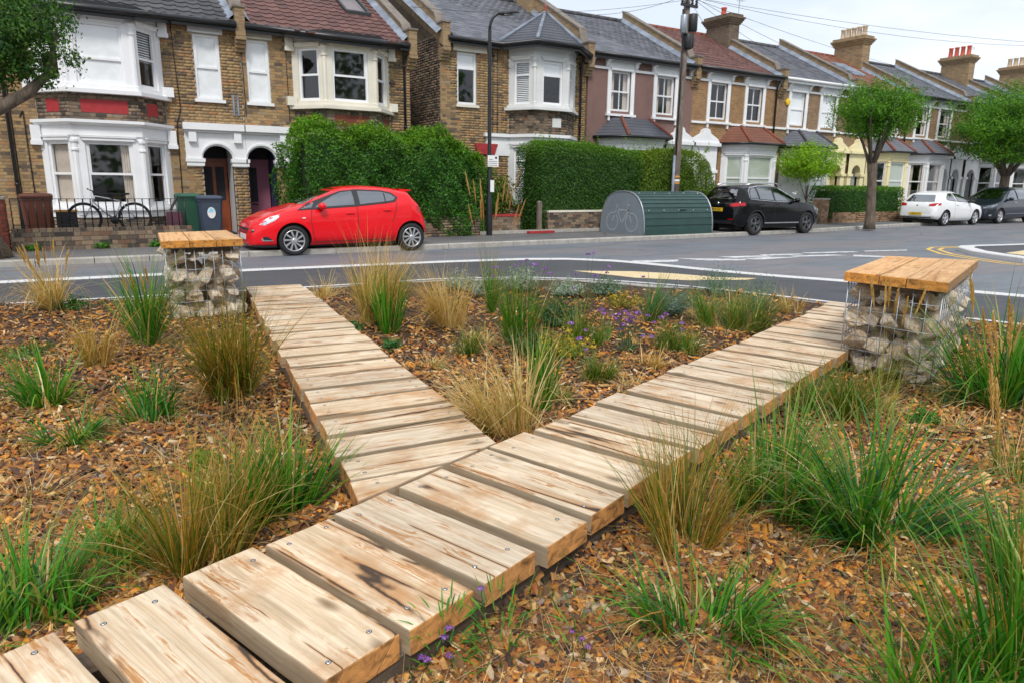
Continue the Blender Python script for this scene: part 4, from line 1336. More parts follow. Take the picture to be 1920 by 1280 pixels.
    if sky_:
        zf = lambda y: ze+s*(y-Y0)+.06
        b = MB()
        xa, xb, ya, yb_ = sky_
        for (p, q, r2, t2) in ((xa, xa+.08, ya, yb_), (xb-.08, xb, ya, yb_), (xa+.08, xb-.08, ya, ya+.08), (xa+.08, xb-.08, yb_-.08, yb_)):
            b.add([(p, r2, zf(r2)), (q, r2, zf(r2)), (q, t2, zf(t2)), (p, t2, zf(t2)), (p, r2, zf(r2)+.09), (q, r2, zf(r2)+.09), (q, t2, zf(t2)+.09), (p, t2, zf(t2)+.09)], [(0, 3, 2, 1), (4, 5, 6, 7), (0, 1, 5, 4), (1, 2, 6, 5), (2, 3, 7, 6), (3, 0, 4, 7)])
        o = b.build('skylight', M['plastic'], h)
        b = MB(); b.quad((xa+.08, ya+.08, zf(ya+.08)+.05), (xb-.08, ya+.08, zf(ya+.08)+.05), (xb-.08, yb_-.08, zf(yb_-.08)+.05), (xa+.08, yb_-.08, zf(yb_-.08)+.05)); b.build('pane', M['pane'], o)
    return h

h1 = house_a('terraced_house', 'brick house with white bay windows and red panels behind the bicycle', -1.15, 3.955, [-.66, 0.0, 1.42, 2.08], (2.83, 3.45),
    (2.84, 3.58, 2.44, 3.92, (2.62, 3.72)), 'door_red', 'darktile', {'red': 1},
    [dict(cover='curtainF'), dict(cover='curtainR', half=1), dict(cover='curtainL')],
    [dict(cover='slats', cov_span=(.5, 1)), dict(cover='blind', split=.42, cov_span=(0, 1)), dict(cover='slats', cov_span=(.45, 1))],
    'white', dict(cover='blind', half=1), 1, 0)
h2 = house_a('terraced_house', 'brick house with cream first floor bay and red-brown tiled roof above the red car', 3.965, 8.72, [5.28, 5.94, 7.38, 8.06], (4.10, 4.68),
    (3.95, 4.70, 3.925, 5.2, (4.9,)), 'door_pink', 'redtile', {'skylight': (7.3, 8.1, Y0+1.35, Y0+2.6)},
    [dict(), dict(), dict()],
    [dict(half=1), dict(half=1), dict(half=1)],
    'cream', dict(cover='blind', cov_span=(0, 1), half=1), 2, 0)
parapet(h1, 3.96, 5.58, 8.0, Y0+4.2, 'far_stock')
parapet(h2, 8.74, 5.58, 8.0, Y0+4.2, 'far_stock')
drainpipe(h1, -1.22, 5.4); drainpipe(h2, 8.52, 5.35)
cable(h1, [(2.35, Y0-.03, 5.35), (2.37, Y0-.03, 4.5), (2.42, Y0-.03, 3.3), (2.36, Y0-.03, 3.1), (2.30, Y0-.03, 2.9), (2.27, Y0-.03, .4)])
cable(h2, [(3.99, Y0-.03, 5.1), (4.0, Y0-.03, 3.2)], .009); cable(h2, [(5.12, Y0-.03, 5.3), (5.14, Y0-.03, 3.1)], .009)
cable(h1, [(-1.0, Y0-.03, 2.9), (-.92, Y0-.03, 3.05), (-.9, Y0-.03, .6)], .012)
for xx in (3.70, 3.81):
    b = MB(); b.box(xx-.022, xx+.022, Y0-.05, Y0-.012, 3.2, 3.72); b.build('vent_strip', M['lead'], h1)
# sliver of the house further left, behind the street tree
h0 = thing('terraced_house', 'yellow brick house front seen past the trunk of the leaning tree', 'house', (-4, Y0, 0))
b = MB(); wall_face(b, (-6.3, Y0), U, 5.13, 0, 5.58, [(1.2, 1.9, 3.57, 5.1)], .1); b.build('wall', M['mortar'], h0)
pieces(h0, 'brick', bricks_on((-6.3, Y0, 0), U, 5.13, .1, 5.5, [(1.2, 1.9, 3.57, 5.1)], .012, 9), 'stock', 120, 'brickwork')
window(h0, facet_frame((-6.3, Y0), (-1.2, Y0)), 1.2, 1.9, 3.57, 5.1, cover='blind')
solid_house(h0, -6.3, -1.17, 8.4, 8.0, 5.58, 'far_stock', 'darktile', Y0+4.2)
gutter(h0, [(-6.3, Y0-.3, 5.41), (-1.2, Y0-.3, 5.41)])

# ------------------------------------------------ house 3: detached pair end with slate roof and turret bay
def house_c():
    x0, x1 = 9.72, 15.25
    ze, zr, yr = 5.92, 8.25, Y0+4.2
    h = thing('terraced_house', 'brick house with slate roof and pointed slate turret over its bay window', 'house', ((x0+x1)/2, Y0, 0))
    bx = [12.15, 12.64, 13.94, 14.80]
    pl = bay_plan(bx, .78)
    W_ = x1-x0
    win = (10.30, 10.98, 3.92, 5.46)
    holes = [(win[0]-x0, win[1]-x0, win[2], win[3]), (bx[0]-x0+.02, bx[3]-x0-.02, .9, 2.9), (bx[0]-x0+.02, bx[3]-x0-.02, 3.85, 5.5)]
    b = MB(); wall_face(b, (x0, Y0), U, W_, 0, ze, holes, .11); b.build('wall', M['mortar'], h)
    bh = holes+[(.44, 1.6, 5.47, 5.75), (bx[0]-x0, bx[3]-x0, 0, 6), (1.55, bx[0]-x0, 2.5, 3.16)]
    pieces(h, 'brick', bricks_on((x0, Y0, 0), U, W_, .1, ze-.05, bh, .012, 31), 'stock', 300, 'brickwork')
    # gable end with its bricks
    dep = 8.4
    pieces(h, 'brick', bricks_on((x0, Y0+5.0, 0), (0, -1, 0), 5.0, .1, ze-.02, (), .012, 32), 'greyb', 60, 'gable_brickwork')
    s = solid_house(h, x0+.001, x1, dep, zr, ze, 'far_dark', 'slate', yr)
    roof_pieces(h, x0+.12, x1-.1, Y0-.24, ze-.24*s+.02, yr, zr+.02, 'slate', .28, .20, 300, None, 33)
    parapet(h, x0+.10, ze, zr, yr, 'far_stock', .42, .24); parapet(h, x1, ze, zr, yr, 'far_stock', .62, .26)
    band = bay_off(pl, -.02)
    b = MB()
    for i in range(3):
        A, u, n_, L = facet_frame(band[i], band[i+1]); wall_face(b, (A.x, A.y), (u.x, u.y, 0), L, 3.0, 3.86, (), 0)
    b.build('bay_backing', M['mortar_dark'], h)
    pieces(h, 'brick', facet_bricks(band, 3.12, 3.84, {1: [(.70, 1.06, 3.33, 3.63)]}, 35)+facet_bricks(band, .1, .9, None, 36), 'greyb', 150, 'bay_brickwork')
    A, u, n_, L = facet_frame(band[1], band[2])
    p = MB(); rbox(p, (A, u, n_), .71, 1.05, 3.34, 3.62, -.002, .02); p.build('date_plaque', M['stucco_grey'], h)
    mg = [(.20, .17), (.32, .22), (.3, .3)]
    bay_storey(h, pl, 3.95, 5.70, 4.03, 5.33, 'stucco_grey', [dict(split=.68, cover='slats'), dict(split=.68, cover='blind', cov_span=(.66, 1)), dict(split=.68)], mg)
    bay_band(h, pl, .17, 3.84, 3.92, 'bay_sill', 'stucco_grey'); bay_band(h, pl, .07, 3.922, 4.0, 'bay_sill', 'stucco_grey')
    bay_band(h, pl, .04, 5.702, 5.86, 'bay_cornice', 'stucco_grey')
    bay_storey(h, pl, .95, 2.80, 1.06, 2.66, 'stucco_grey', [dict(split=.76, cover='slats'), dict(cover='slats'), dict()], mg)
    bay_band(h, pl, .12, .86, .95, 'bay_sill', 'stucco_grey'); bay_band(h, pl, .04, 2.802, 3.0, 'bay_cornice', 'white'); bay_band(h, pl, .14, 3.002, 3.10, 'bay_cornice', 'white')
    p = MB(); p.box(x0+1.6, bx[0]+.02, Y0-.05, Y0+.02, 2.42, 3.0); p.box(x0+1.5, bx[0]-.04, Y0-.14, Y0+.02, 3.002, 3.10); p.build('fascia_band', M['white'], h)
    p = MB(); q = [(x0+1.15, 2.78), (x0+2.0, 2.78), (x0+1.88, 2.45), (x0+1.27, 2.45)]
    p.loft([[(x, y, z) for x, z in q[::-1]] for y in (Y0-.085, Y0-.051)], True, True); p.build('brick_arch_head', M['redpaint'], h)
    p = MB(); p.box(x0+.44, x0+1.6, Y0-.045, Y0+.05, 5.48, 5.74); p.box(win[0]-.04, win[1]+.04, Y0-.08, Y0-.046, 5.475, 5.51); p.build('lintel', M['cream'], h)
    window(h, facet_frame((x0, Y0), (x1, Y0)), win[0]-x0, win[1]-x0, win[2], win[3], split=.7, sillmat='cream', depth=.07, fw=.065, cover='blind', cov_span=(.72, 1))
    # turret roof in slate courses
    ap = Vector((13.55, Y0+.05, 6.98))
    e = bay_off(pl, .40)
    e = [(e[0][0], Y0-.1)]+e[1:3]+[(e[3][0], Y0-.1), (e[3][0]-.2, Y0+.9), (e[0][0]+.2, Y0+.9)]
    zt = 5.86
    N = 11
    b = MB()
    for k in range(N):
        f0, f1 = k/N, (k+1)/N*1.02
        r0 = [(x+(ap.x-x)*f0, y+(ap.y-y)*f0, zt+(ap.z-zt)*f0+.022) for x, y in e]
        r1 = [(x+(ap.x-x)*min(f1, 1), y+(ap.y-y)*min(f1, 1), zt+(ap.z-zt)*min(f1, 1)) for x, y in e]
        rb = [(x, y, z-.022) for x, y, z in r0]
        b.loft([rb, r0, r1], False, False)
    tr_ = b.build('turret_roof', M['slate'], h)
    b = MB()
    for x, y in e[:4]:
        b.tube([(x, y, zt+.03), (ap.x, ap.y, ap.z+.03)], [.075, .045], 6)
    b.build('lead_hips', M['lead'], tr_)
    b = MB(); b.lathe([(.09, 6.96), (.07, 7.06), (.05, 7.10), (.07, 7.16), (.02, 7.22), (0.001, 7.23)], (ap.x, ap.y, 0), n=10); b.build('finial', M['ridge'], tr_)
    g = bay_off(pl, .42)
    gutter(h, [(x0+.15, Y0-.30, ze-.15), (g[0][0], Y0-.30, ze-.15), (g[1][0], g[1][1], zt-.05), (g[2][0], g[2][1], zt-.05), (g[3][0], Y0-.30, ze-.15), (x1-.1, Y0-.30, ze-.15)], .075)
    b = MB(); b.loft([[(x, y, z) for x, y in bay_off(pl, .22)] for z in (5.862, 5.93)], True, True); b.build('soffit', M['black'], h)
    b = MB(); b.box(x0+.15, bx[0]-.1, Y0-.22, Y0-.012, ze-.13, ze-.07); b.box(bx[3]+.1, x1-.1, Y0-.22, Y0-.012, ze-.13, ze-.07); b.build('eaves_board', M['black'], h)
    drainpipe(h, 14.98, 5.72)
    p = MB(); p.box(x0-.02, x0+.24, Y0-.26, Y0-.012, 5.40, 5.46)
    for k in range(4): p.box(x0-.01, x0+.23, Y0-.05-.055*k, Y0-.012, 5.2+.055*k, 5.25+.055*k)
    p.build('eaves_corbel', M['cream'], h)
    for xx in (11.55, 11.72): cable(h, [(xx, Y0-.03, 5.8), (xx, Y0-.03, 3.1)], .009)
    ch = chimney(h, 15.25, Y0+3.9, 7.2, 9.6, .62, 1.5, 'far_stock', 3, 'pot_red')
    return h
h3 = house_c()

# ------------------------------------------------ the row with bracketed eaves and hipped ground floor bays
def house_b(label, x0, mirror, wall, roof, opt, seed):
    x1 = x0+opt.get('w', 5.0)
    ze, zr, yr = 5.96, 8.2, Y0+4.2
    h = thing('terraced_house', label, 'house', ((x0+x1)/2, Y0, 0))
    W_ = x1-x0
    f = (lambda a: W_-a) if mirror else (lambda a: a)
    def span(a, c):
        a, c = f(a), f(c)
        return (min(a, c), max(a, c))
    trim = opt.get('trim', 'white')
    w1, w2 = opt.get('wins', ((1.0, 1.92), (3.12, 4.02)))
    wz = (4.10, 5.44)
    by = opt.get('bay', (.55, 3.35))
    b0, b1 = span(*by)
    bx = [x0+b0, x0+b0+.55, x0+b1-.55, x0+b1]
    pl = bay_plan(bx, .8)
    d0, d1 = span(*opt.get('door', (3.62, 4.42)))
    doors = [(d0, d1)]+([span(*opt['door2'])] if 'door2' in opt else [])
    holes = [(w1[0], w1[1], *wz), (w2[0], w2[1], *wz), (b0+.03, b1-.03, .8, 2.8)]+[(a, c, .1, 2.75) for a, c in doors]
    b = MB(); wall_face(b, (x0, Y0), U, W_, 0, ze, holes, .1); b.build('wall', M[wall], h)
    fr = facet_frame((x0, Y0), (x1, Y0))
    # stucco surrounds, string courses, brackets
    p = MB()
    for wi, (a, c) in enumerate((w1, w2)):
        rbox(p, fr, a-.16, a, wz[0]-.10, 5.56, -.02, .035); rbox(p, fr, c, c+.16, wz[0]-.10, 5.56, -.02, .035)
        rbox(p, fr, a-.16, c+.16, 5.44+.001, 5.86, -.02, .034)
        rbox(p, fr, a-.05, c+.05, 5.46, 5.53, .035, .085)
        rbox(p, fr, a-.22, c+.22, wz[0]-.18, wz[0]-.10, -.02, .11)
        for q in (a-.13, c+.05): rbox(p, fr, q, q+.08, wz[0]-.34, wz[0]-.181, .001, .07)
    rbox(p, fr, .0, W_, 5.86+.001, 6.0, -.02, .14)
    for a, c in ((0, w1[0]-.161), (w1[1]+.161, w2[0]-.161), (w2[1]+.161, W_)): rbox(p, fr, a, c, 5.46, 5.54, -.02, .05)
    if opt.get('string', 1):
        rbox(p, fr, 0, W_, 3.90, 3.98, -.02, .06)
    p.build('stucco_trim', M[trim], h)
    for q in (.06, w1[0]-.28, w1[1]+.12, w2[0]-.28, w2[1]+.12, W_-.22):
        k = MB()
        pr = [(0, 5.55), (.05, 5.55), (.09, 5.62), (.10, 5.70), (.22, 5.76), (.25, 5.859), (0, 5.859)]
        A, u, n_ = fr[:3]
        k.loft([[P3(A, u, n_, q+o, z, d) for d, z in pr] for o in (0, .15)], True, True)
        k.build('eaves_bracket', M[trim], h)
    for (a, c), kw in zip((w1, w2), opt['ukw']): window(h, fr, a, c, *wz, sill=False, depth=.07, **kw)
    # ground bay
    bay_storey(h, pl, .8, 2.95, 1.0, 2.72, opt.get('baytrim', trim), opt['gkw'], [(.2, .14), (.16, .16), (.14, .2)])
    bay_band(h, pl, .0, .1, .8, 'bay_base', opt.get('baytrim', trim)); bay_band(h, pl, .08, .82, .9, 'bay_sill', opt.get('baytrim', trim)); bay_band(h, pl, .03, 2.952, 3.2, 'bay_cornice', opt.get('baytrim', trim), .08)
    e = bay_off(pl, .28); zb, zt = 3.20, 3.86
    t_ = [(e[0][0]+.75, Y0-.01), (e[1][0]+.35, Y0-.22), (e[2][0]-.35, Y0-.22), (e[3][0]-.75, Y0-.01)]
    N = 6
    b = MB()
    for k in range(N):
        g0, g1 = k/N, min((k+1)/N*1.02, 1)
        r0 = [(a[0]+(c[0]-a[0])*g0, a[1]+(c[1]-a[1])*g0, zb+(zt-zb)*g0+.02) for a, c in zip(e, t_)]
        r1 = [(a[0]+(c[0]-a[0])*g1, a[1]+(c[1]-a[1])*g1, zb+(zt-zb)*g1) for a, c in zip(e, t_)]
        b.loft([[(x, y, z-.02) for x, y, z in r0], r0, r1], False, k == N-1, closed=False)
    b.add([(x, y, zt+.002) for x, y in t_], [(0, 1, 2, 3)])
    bk_ = b.build('bay_roof', M[opt.get('bayroof', 'slate')], h)
    b = MB()
    for k in (1, 2): b.tube([(e[k][0], e[k][1], zb+.03), (t_[k][0], t_[k][1], zt+.03)], .06, 6)
    b.build('hip_tiles', M[opt.get('hip', 'ridge')], bk_)
    b = MB(); b.tube([(x, y, zb-.02) for x, y in bay_off(pl, .3)], .05, 6); b.build('bay_gutter', M['black'], bk_)
    b = MB(); xx = bx[3]+.2 if not mirror else bx[0]-.2
    b.tube([(xx, Y0-.12, zb-.05), (xx+(.12 if not mirror else -.12), Y0-.06, zb-.4), (xx+(.12 if not mirror else -.12), Y0-.06, .15)], .038, 6); b.build('bay_drainpipe', M['black'], h)
    # porch with arch and pediment
    pc = opt.get('porchtrim', trim)
    for (a, c) in doors:
        p = MB()
        xa, xc = x0+a, x0+c
        lo, hi = xa-.28, xc+.28
        arch_panel(p, xa, xc, 2.15, 2.55, 3.05, lo, hi, Y0-.16, thick=.3)
        p.box(lo, xa-.001, Y0-.158, Y0+.1, .1, 2.149); p.box(xc+.001, hi, Y0-.158, Y0+.1, .1, 2.149)
        for q0, q1 in ((lo-.03, xa+.05), (xc-.05, hi+.03)): p.box(q0, q1, Y0-.22, Y0+.08, 2.04, 2.16)
        p.box(lo-.06, hi+.06, Y0-.30, Y0-.01, 3.051, 3.17)
        xm = (xa+xc)/2
        pr = [(lo-.06, 3.171), (hi+.06, 3.171), (hi-.05, 3.33), (xm+.22, 3.52), (xm+.16, 3.66), (xm, 3.72), (xm-.16, 3.66), (xm-.22, 3.52), (lo+.05, 3.33)]
        p.loft([[(x, y, z) for x, z in pr] for y in (Y0-.22, Y0-.02)], True, True)
        p.build('porch', M[pc], h)
        p = MB(); yd = Y0+.9
        p.quad((xa, Y0, .1), (xa, yd, .1), (xa, yd, 2.7), (xa, Y0, 2.7)); p.quad((xc, yd, .1), (xc, Y0, .1), (xc, Y0, 2.7), (xc, yd, 2.7)); p.quad((xa, Y0, 2.7), (xa, yd, 2.7), (xc, yd, 2.7), (xc, Y0, 2.7))
        p.build('porch_recess', M[opt.get('recess', 'stucco_grey')], h)
        d = MB(); d.box(xa+.01, xc-.01, yd-.05, yd, .12, 2.7); d.build('door', M[opt.get('doormat', 'navy')], h)
    s = solid_house(h, x0, x1, 8.4, zr, ze, 'far_stock', roof, yr)
    tile_ = roof in ('redtile', 'claytile', 'darktile')
    roof_pieces(h, x0+.1, x1-.1, Y0-.26, ze-.26*s+.02, yr, zr+.02, roof, .30 if tile_ else .28, .31 if tile_ else .22, opt.get('limit', 0), PANT if tile_ else None, seed)
    parapet(h, x1, ze, zr, yr, 'far_stock', .40, .24)
    gutter(h, [(x0+.05, Y0-.32, ze-.06), (x1-.05, Y0-.32, ze-.06)], .06, opt.get('gut', 'black'))
    if opt.get('pipe') is not None: drainpipe(h, x0+opt['pipe'], 5.8)
    for sk in opt.get('sky', ()):
        zf = lambda y: ze+s*(y-Y0)+.07
        xa, xb, ya, yb = sk
        b = MB()
        for d_, z_ in ((0, 0), (.09, .03)):
            b.loft([[(xa+d_, ya+d_, zf(ya+d_)+z_), (xb-d_, ya+d_, zf(ya+d_)+z_), (xb-d_, yb-d_, zf(yb-d_)+z_), (xa+d_, yb-d_, zf(yb-d_)+z_)]]+[[(xa+d_, ya+d_, zf(ya+d_)+z_+.05), (xb-d_, ya+d_, zf(ya+d_)+z_+.05), (xb-d_, yb-d_, zf(yb-d_)+z_+.05), (xa+d_, yb-d_, zf(yb-d_)+z_+.05)]], False, True)
        b.build('skylight', M['lead'], h)
    return h
h4 = house_b('mauve painted house with white window surrounds behind the wooden pole', 15.33, False, 'mauve', 'slate',
    dict(limit=120, ukw=[dict(muntin=1, cover='curtain', half=1), dict(muntin=1, cover='curtain', half=1)], gkw=[dict(), dict(cover='curtain'), dict()], wins=((1.02, 1.92), (3.16, 4.06)), bay=(.6, 3.45), door=(3.95, 4.7), string=0, hip='ridge'), 41)
h5 = house_b('orange-brown brick house with red tiled roof and red tiled bay, behind the black car', 20.33, True, 'far_orange', 'redtile',
    dict(limit=80, ukw=[dict(muntin=1), dict(muntin=1)], gkw=[dict(cover='blindgrey'), dict(cover='blindgrey'), dict(cover='blindgrey')], wins=((.95, 1.88), (3.05, 3.95)), bay=(.35, 3.2), door=(3.9, 4.7), bayroof='claytile', pipe=4.72), 42)
h6 = house_b('brown brick house with grey slate roof and white blinds, behind the pale green garden tree', 25.33, False, 'far_brown', 'slate',
    dict(limit=0, ukw=[dict(cover='blind'), dict(cover='blind')], gkw=[dict(cover='blind'), dict(cover='blind'), dict(cover='blind')], wins=((.75, 1.7), (2.85, 3.8)), bay=(.4, 3.1), door=(3.75, 4.5), gut='white', hip='darktile', porchtrim='yellow_stucco', recess='yellow_stucco', doormat='ochre'), 43)
h7 = house_b('brick house with red roof and skylights, largely hidden by the pollarded street tree', 30.33, True, 'far_brown', 'claytile',
    dict(limit=0, ukw=[dict(), dict(cover='blind')], gkw=[dict(), dict(cover='blindgrey'), dict()], wins=((.8, 1.7), (2.8, 3.7)), bay=(.4, 3.0), door=(3.6, 4.3), baytrim='yellow_stucco', porchtrim='yellow_stucco', sky=((.4+30.33, 30.33+1.5, Y0+1.6, Y0+2.9), (30.33+2.2, 30.33+3.3, Y0+1.6, Y0+2.9)), w=4.6, pipe=4.4), 44)
h8 = house_b('brown brick house with white bay and two white arched doorways, above the white car', 34.93, False, 'far_brown', 'slate',
    dict(limit=0, ukw=[dict(cover='curtain'), dict(cover='curtain')], gkw=[dict(cover='curtain'), dict(cover='curtain'), dict(cover='curtain')], wins=((.75, 1.75), (2.8, 3.8)), bay=(.3, 2.9), door=(3.3, 4.0), door2=(4.45, 5.15), w=5.4, hip='ridge'), 45)
h9 = house_b('brick house half hidden behind the full green tree at the right', 40.33, True, 'far_stock', 'slate',
    dict(limit=0, ukw=[dict(), dict()], gkw=[dict(), dict(), dict()], w=5.0), 46)
h10 = house_b('farthest brick house of the terrace, seen beyond the right tree', 45.33, False, 'far_stock', 'slate',
    dict(limit=0, ukw=[dict(), dict()], gkw=[dict(), dict(), dict()], w=5.0), 47)
h11 = house_b('last house of the terrace with a pale potted chimney', 50.33, True, 'far_brown', 'slate',
    dict(limit=0, ukw=[dict(), dict()], gkw=[dict(), dict(), dict()], w=5.0), 48)
chimney(h5, 25.35, Y0+3.4, 7.4, 8.85, .62, 1.35, 'far_dark', 1, 'pot_red', .13, .38)
chimney(h7, 34.93, Y0+3.4, 7.4, 9.0, .62, 1.6, 'far_stock', 5, 'pot_buff', .13, .5)
chimney(h9, 45.3, Y0+3.4, 7.4, 9.1, .62, 1.6, 'far_stock', 4, 'pot_red', .13, .55)
chimney(h11, 52.5, Y0+3.4, 7.4, 9.2, .7, 1.7, 'far_stock', 4, 'pot_buff', .14, .55)
# burglar alarm
b = MB(); b.lathe([(.001, -.075), (.09, -.07), (.15, -.05), (.15, 0)], (25.85, Y0-.012, 5.02), 'y', 6, smooth=False); b.build('alarm_box', M['plate_y'], h6)
# ------------------------------------------------------------------ low garden walls, piers, railing
def garden_wall(name, label, xa, xb, y, z0, z1, thick, mkey, limit, coping=None, cmat='concrete', seed=0, mort='mortar_dark'):
    t = thing(name, label, 'garden wall', ((xa+xb)/2, y, z0))
    b = MB(); b.box(xa, xb, y, y+thick, z0, z1); b.build('wall_core', M[mort], t)
    it = bricks_on((xa, y, z0), (1, 0, 0), xb-xa, z0, z1, (), .014, seed)
    it += bricks_on((xa, y+thick, z0), (0, -1, 0), thick, z0, z1, (), .014, seed+1)+bricks_on((xb, y, z0), (0, 1, 0), thick, z0, z1, (), .014, seed+2)
    if coping is None:
        n = int((xb-xa)/.115)
        for k in range(n):
            c = (xa+(xb-xa)*(k+.5)/n, y+thick/2, z1+.035)
            it.append((c, Vector(((xb-xa)/n/2-.005, 0, 0)), Vector((0, thick/2+.005, 0)), Vector((0, 0, .035+rng.uniform(-.004, .004)))))
    pieces(t, 'brick', it, mkey, limit, 'brickwork')
    if coping:
        n = max(1, int((xb-xa)/.6))
        for k in range(n):
            b = MB(); b.box(xa-.02+(xb-xa+.04)*k/n+.004, xa-.02+(xb-xa+.04)*(k+1)/n-.004, y-.03, y+thick+.03, z1+.001, z1+coping); b.build('coping_stone', M[cmat], t)
    return t
garden_wall('garden_wall', 'low dark brick wall under the railing in front of the bicycle', -1.25, 2.05, 17.0, .10, .47, .22, 'greyb', 140, None, seed=60)
garden_wall('garden_wall', 'low brick wall with pale stone coping below the clipped hedge beside the bike hangar', 12.0, 15.5, 17.55, .10, .70, .22, 'greyb', 160, .055, 'cream', 61, 'mortar')
garden_wall('garden_wall', 'short brick wall with red coping beside the lamp post', 9.55, 11.02, 17.6, .10, .60, .24, 'greyb', 80, .06, 'redpaint', 62, 'mortar')
garden_wall('garden_wall', 'low brick wall at the foot of the tall overgrown hedge behind the red car', 6.0, 9.5, 17.3, .10, .55, .22, 'greyb', 100, None, seed=63)
garden_wall('garden_wall', 'low brick wall under the neat hedge beside the pollarded tree', 26.2, 31.4, 17.75, .10, .45, .22, 'brownb', 60, None, seed=64)
garden_wall('brick_pier', 'red-brown brick gate pier in front of the black car', 25.2, 25.65, 17.6, .10, 1.05, .42, 'brownb', 60, .05, 'concrete', 65)
garden_wall('brick_pier', 'red-brown brick pier at the left end of the railing', -1.75, -1.3, 17.0, .10, 1.12, .36, 'redb', 60, .05, 'concrete', 66)
b = MB(); b.box(9.5, 16, 17.35, 17.54, .112, .20); tag(b.build('garden_step', M['concrete']), kind='structure')
b = MB(); b.box(11.1, 12.0, 17.2, 17.34, .113, .175); tag(b.build('red_threshold', M['redpaint']), kind='structure')
t = thing('gate_post', 'pale grey timber gate post in front of the clipped hedge', 'gate post', (11.6, 17.45, .1))
b = MB(); b.box(11.54, 11.66, 17.40, 17.50, .1, 1.0); b.build('post', M['polewood'], t)
b = MB(); b.lathe([(.085, 1.0), (.06, 1.03), (.001, 1.05)], (11.6, 17.45, 0), n=4, smooth=False); b.build('post_cap', M['polewood'], t)
rl = thing('railing', 'thin black iron railing standing on the low wall in front of the bicycle', 'railing', (.4, 17.1, .55))
for z in (.60, 1.12):
    b = MB(); b.box(-1.2, 1.95, 17.09, 17.115, z, z+.012); b.build('rail', M['black'], rl)
n = 23
for k in range(n+1):
    b = MB(); xx = -1.2+3.15*k/n
    b.tube([(xx, 17.1025, .54), (xx, 17.1025, 1.132)], .0115, 6); b.build('bar', M['black'], rl)

# ------------------------------------------------------------------ bins and clutter in the front garden
def wheelie_bin(label, x, y, z, w_, d_, h_, mat, lidmat, rz=0, sticker=False):
    t = thing('wheelie_bin', label, 'wheelie bin', (x, y, z), 'wheelie bins by the front door')
    b = MB()
    rings = []
    for s, zz in ((.80, .06), (.82, .1), (1, h_*.9), (1.05, h_*.9), (1.05, h_*.95)):
        q = [(x-w_/2*s, y-d_/2*s), (x+w_/2*s, y-d_/2*s), (x+w_/2*s, y+d_/2*s), (x-w_/2*s, y+d_/2*s)]
        rings.append([(a, c, z+zz) for a, c in bev4(q, .05)])
    b.loft(rings, True, True)
    b.build('body', M[mat], t)
    b = MB()
    rings = []
    for s, zz in ((1.07, .951), (1.08, .985), (.98, 1.02), (.7, 1.035)):
        q = [(x-w_/2*s, y-d_/2*s-.02), (x+w_/2*s, y-d_/2*s-.02), (x+w_/2*s, y+d_/2*s), (x-w_/2*s, y+d_/2*s)]
        rings.append([(a, c, z+h_*zz) for a, c in bev4(q, .06)])
    b.loft(rings, True, True)
    lid = b.build('lid', M[lidmat], t)
    b = MB(); b.tube([(x-w_*.35, y+d_/2+.06, z+h_*.95), (x+w_*.35, y+d_/2+.06, z+h_*.95)], .017, 8); b.build('handle', M[lidmat], lid)
    for s in (-1, 1):
        b = MB(); b.lathe([(.02, -.03), (.10, -.03), (.10, .03), (.02, .03)], (0, 0, 0), 'y', 16)
        b.v = [(x+s*w_*.42+vy, y+d_*.36+vx, z+.10+vz) for vx, vy, vz in b.v]
        b.build('wheel', M['rubber'], t)
    if sticker:
        b = MB()
        pts = [(x+.09*math.cos(2*math.pi*k/20), y-d_/2*.98-.006, z+.66+.13*math.sin(2*math.pi*k/20)) for k in range(20)]
        for i in range(20):
            a, c = pts[i], pts[(i+1) % 20]
        b.add(pts, [tuple(range(20))])
        s_ = b.build('label', M['plate_w'], t)
        b = MB()
        q = [(x+.075*math.cos(math.pi*k/10), y-d_/2*.98-.009, z+.67+.105*math.sin(math.pi*k/10)) for k in range(11)]
        b.add(q, [tuple(range(11))]); b.build('emblem', M['sticker'], s_)
    return t
def bev4(q, c):
    out = []
    n = len(q)
    for i in range(n):
        p0, p, p1 = Vector(q[i-1]), Vector(q[i]), Vector(q[(i+1) % n])
        out.append(tuple(p+(p0-p).normalized()*c)); out.append(tuple(p+(p1-p).normalized()*c))
    return out
M['binblue'] = simple('slate_blue_bin_plastic', (.045, .065, .10), .45, .1, 4)
M['bingreen'] = simple('green_bin_plastic', (.02, .09, .055), .45, .1, 4)
M['binbrown'] = simple('brown_bin_plastic', (.13, .04, .022), .45, .1, 4)
M['binplum'] = simple('plum_plastic', (.10, .035, .055), .45, .1, 4)
wheelie_bin('slate blue wheelie bin with a round pale sticker', 2.58, 18.0, .13, .52, .6, 1.02, 'binblue', 'binblue', sticker=True)
wheelie_bin('green wheelie bin tucked behind the slate blue bin', 2.18, 18.45, .13, .5, .6, 1.06, 'bingreen', 'bingreen')
wheelie_bin('red-brown wheelie bin behind the left end of the railing', -.80, 18.0, .13, .56, .6, 1.06, 'binbrown', 'binbrown')
t = thing('food_caddy', 'small plum coloured caddy with its black lid open', 'caddy', (1.78, 17.75, .55))
b = MB(); b.prism(bev4([(1.63, 17.6), (1.95, 17.6), (1.95, 17.9), (1.63, 17.9)], .03), .45, .82); b.build('body', M['binplum'], t)
b = MB(); b.obox((1.83, 17.80, .98), (.10, 0, .17), (0, .012, 0), (.16*.0, 0, .0)) if False else b.obox((1.80, 17.80, .99), (.08, 0, .15), (0, .15, 0), (-.012, 0, .006)); b.build('lid', M['plastic'], t)
b = MB(); b.box(1.5, 2.05, 17.5, 18.0, .113, .449); tag(b.build('stone_plinth', M['concrete']), 'pale stone plinth under the plum caddy', 'plinth')
t = thing('storage_crate', 'black garden crate with an orange rim left of the bicycle wheel', 'crate', (-.30, 17.9, .2))
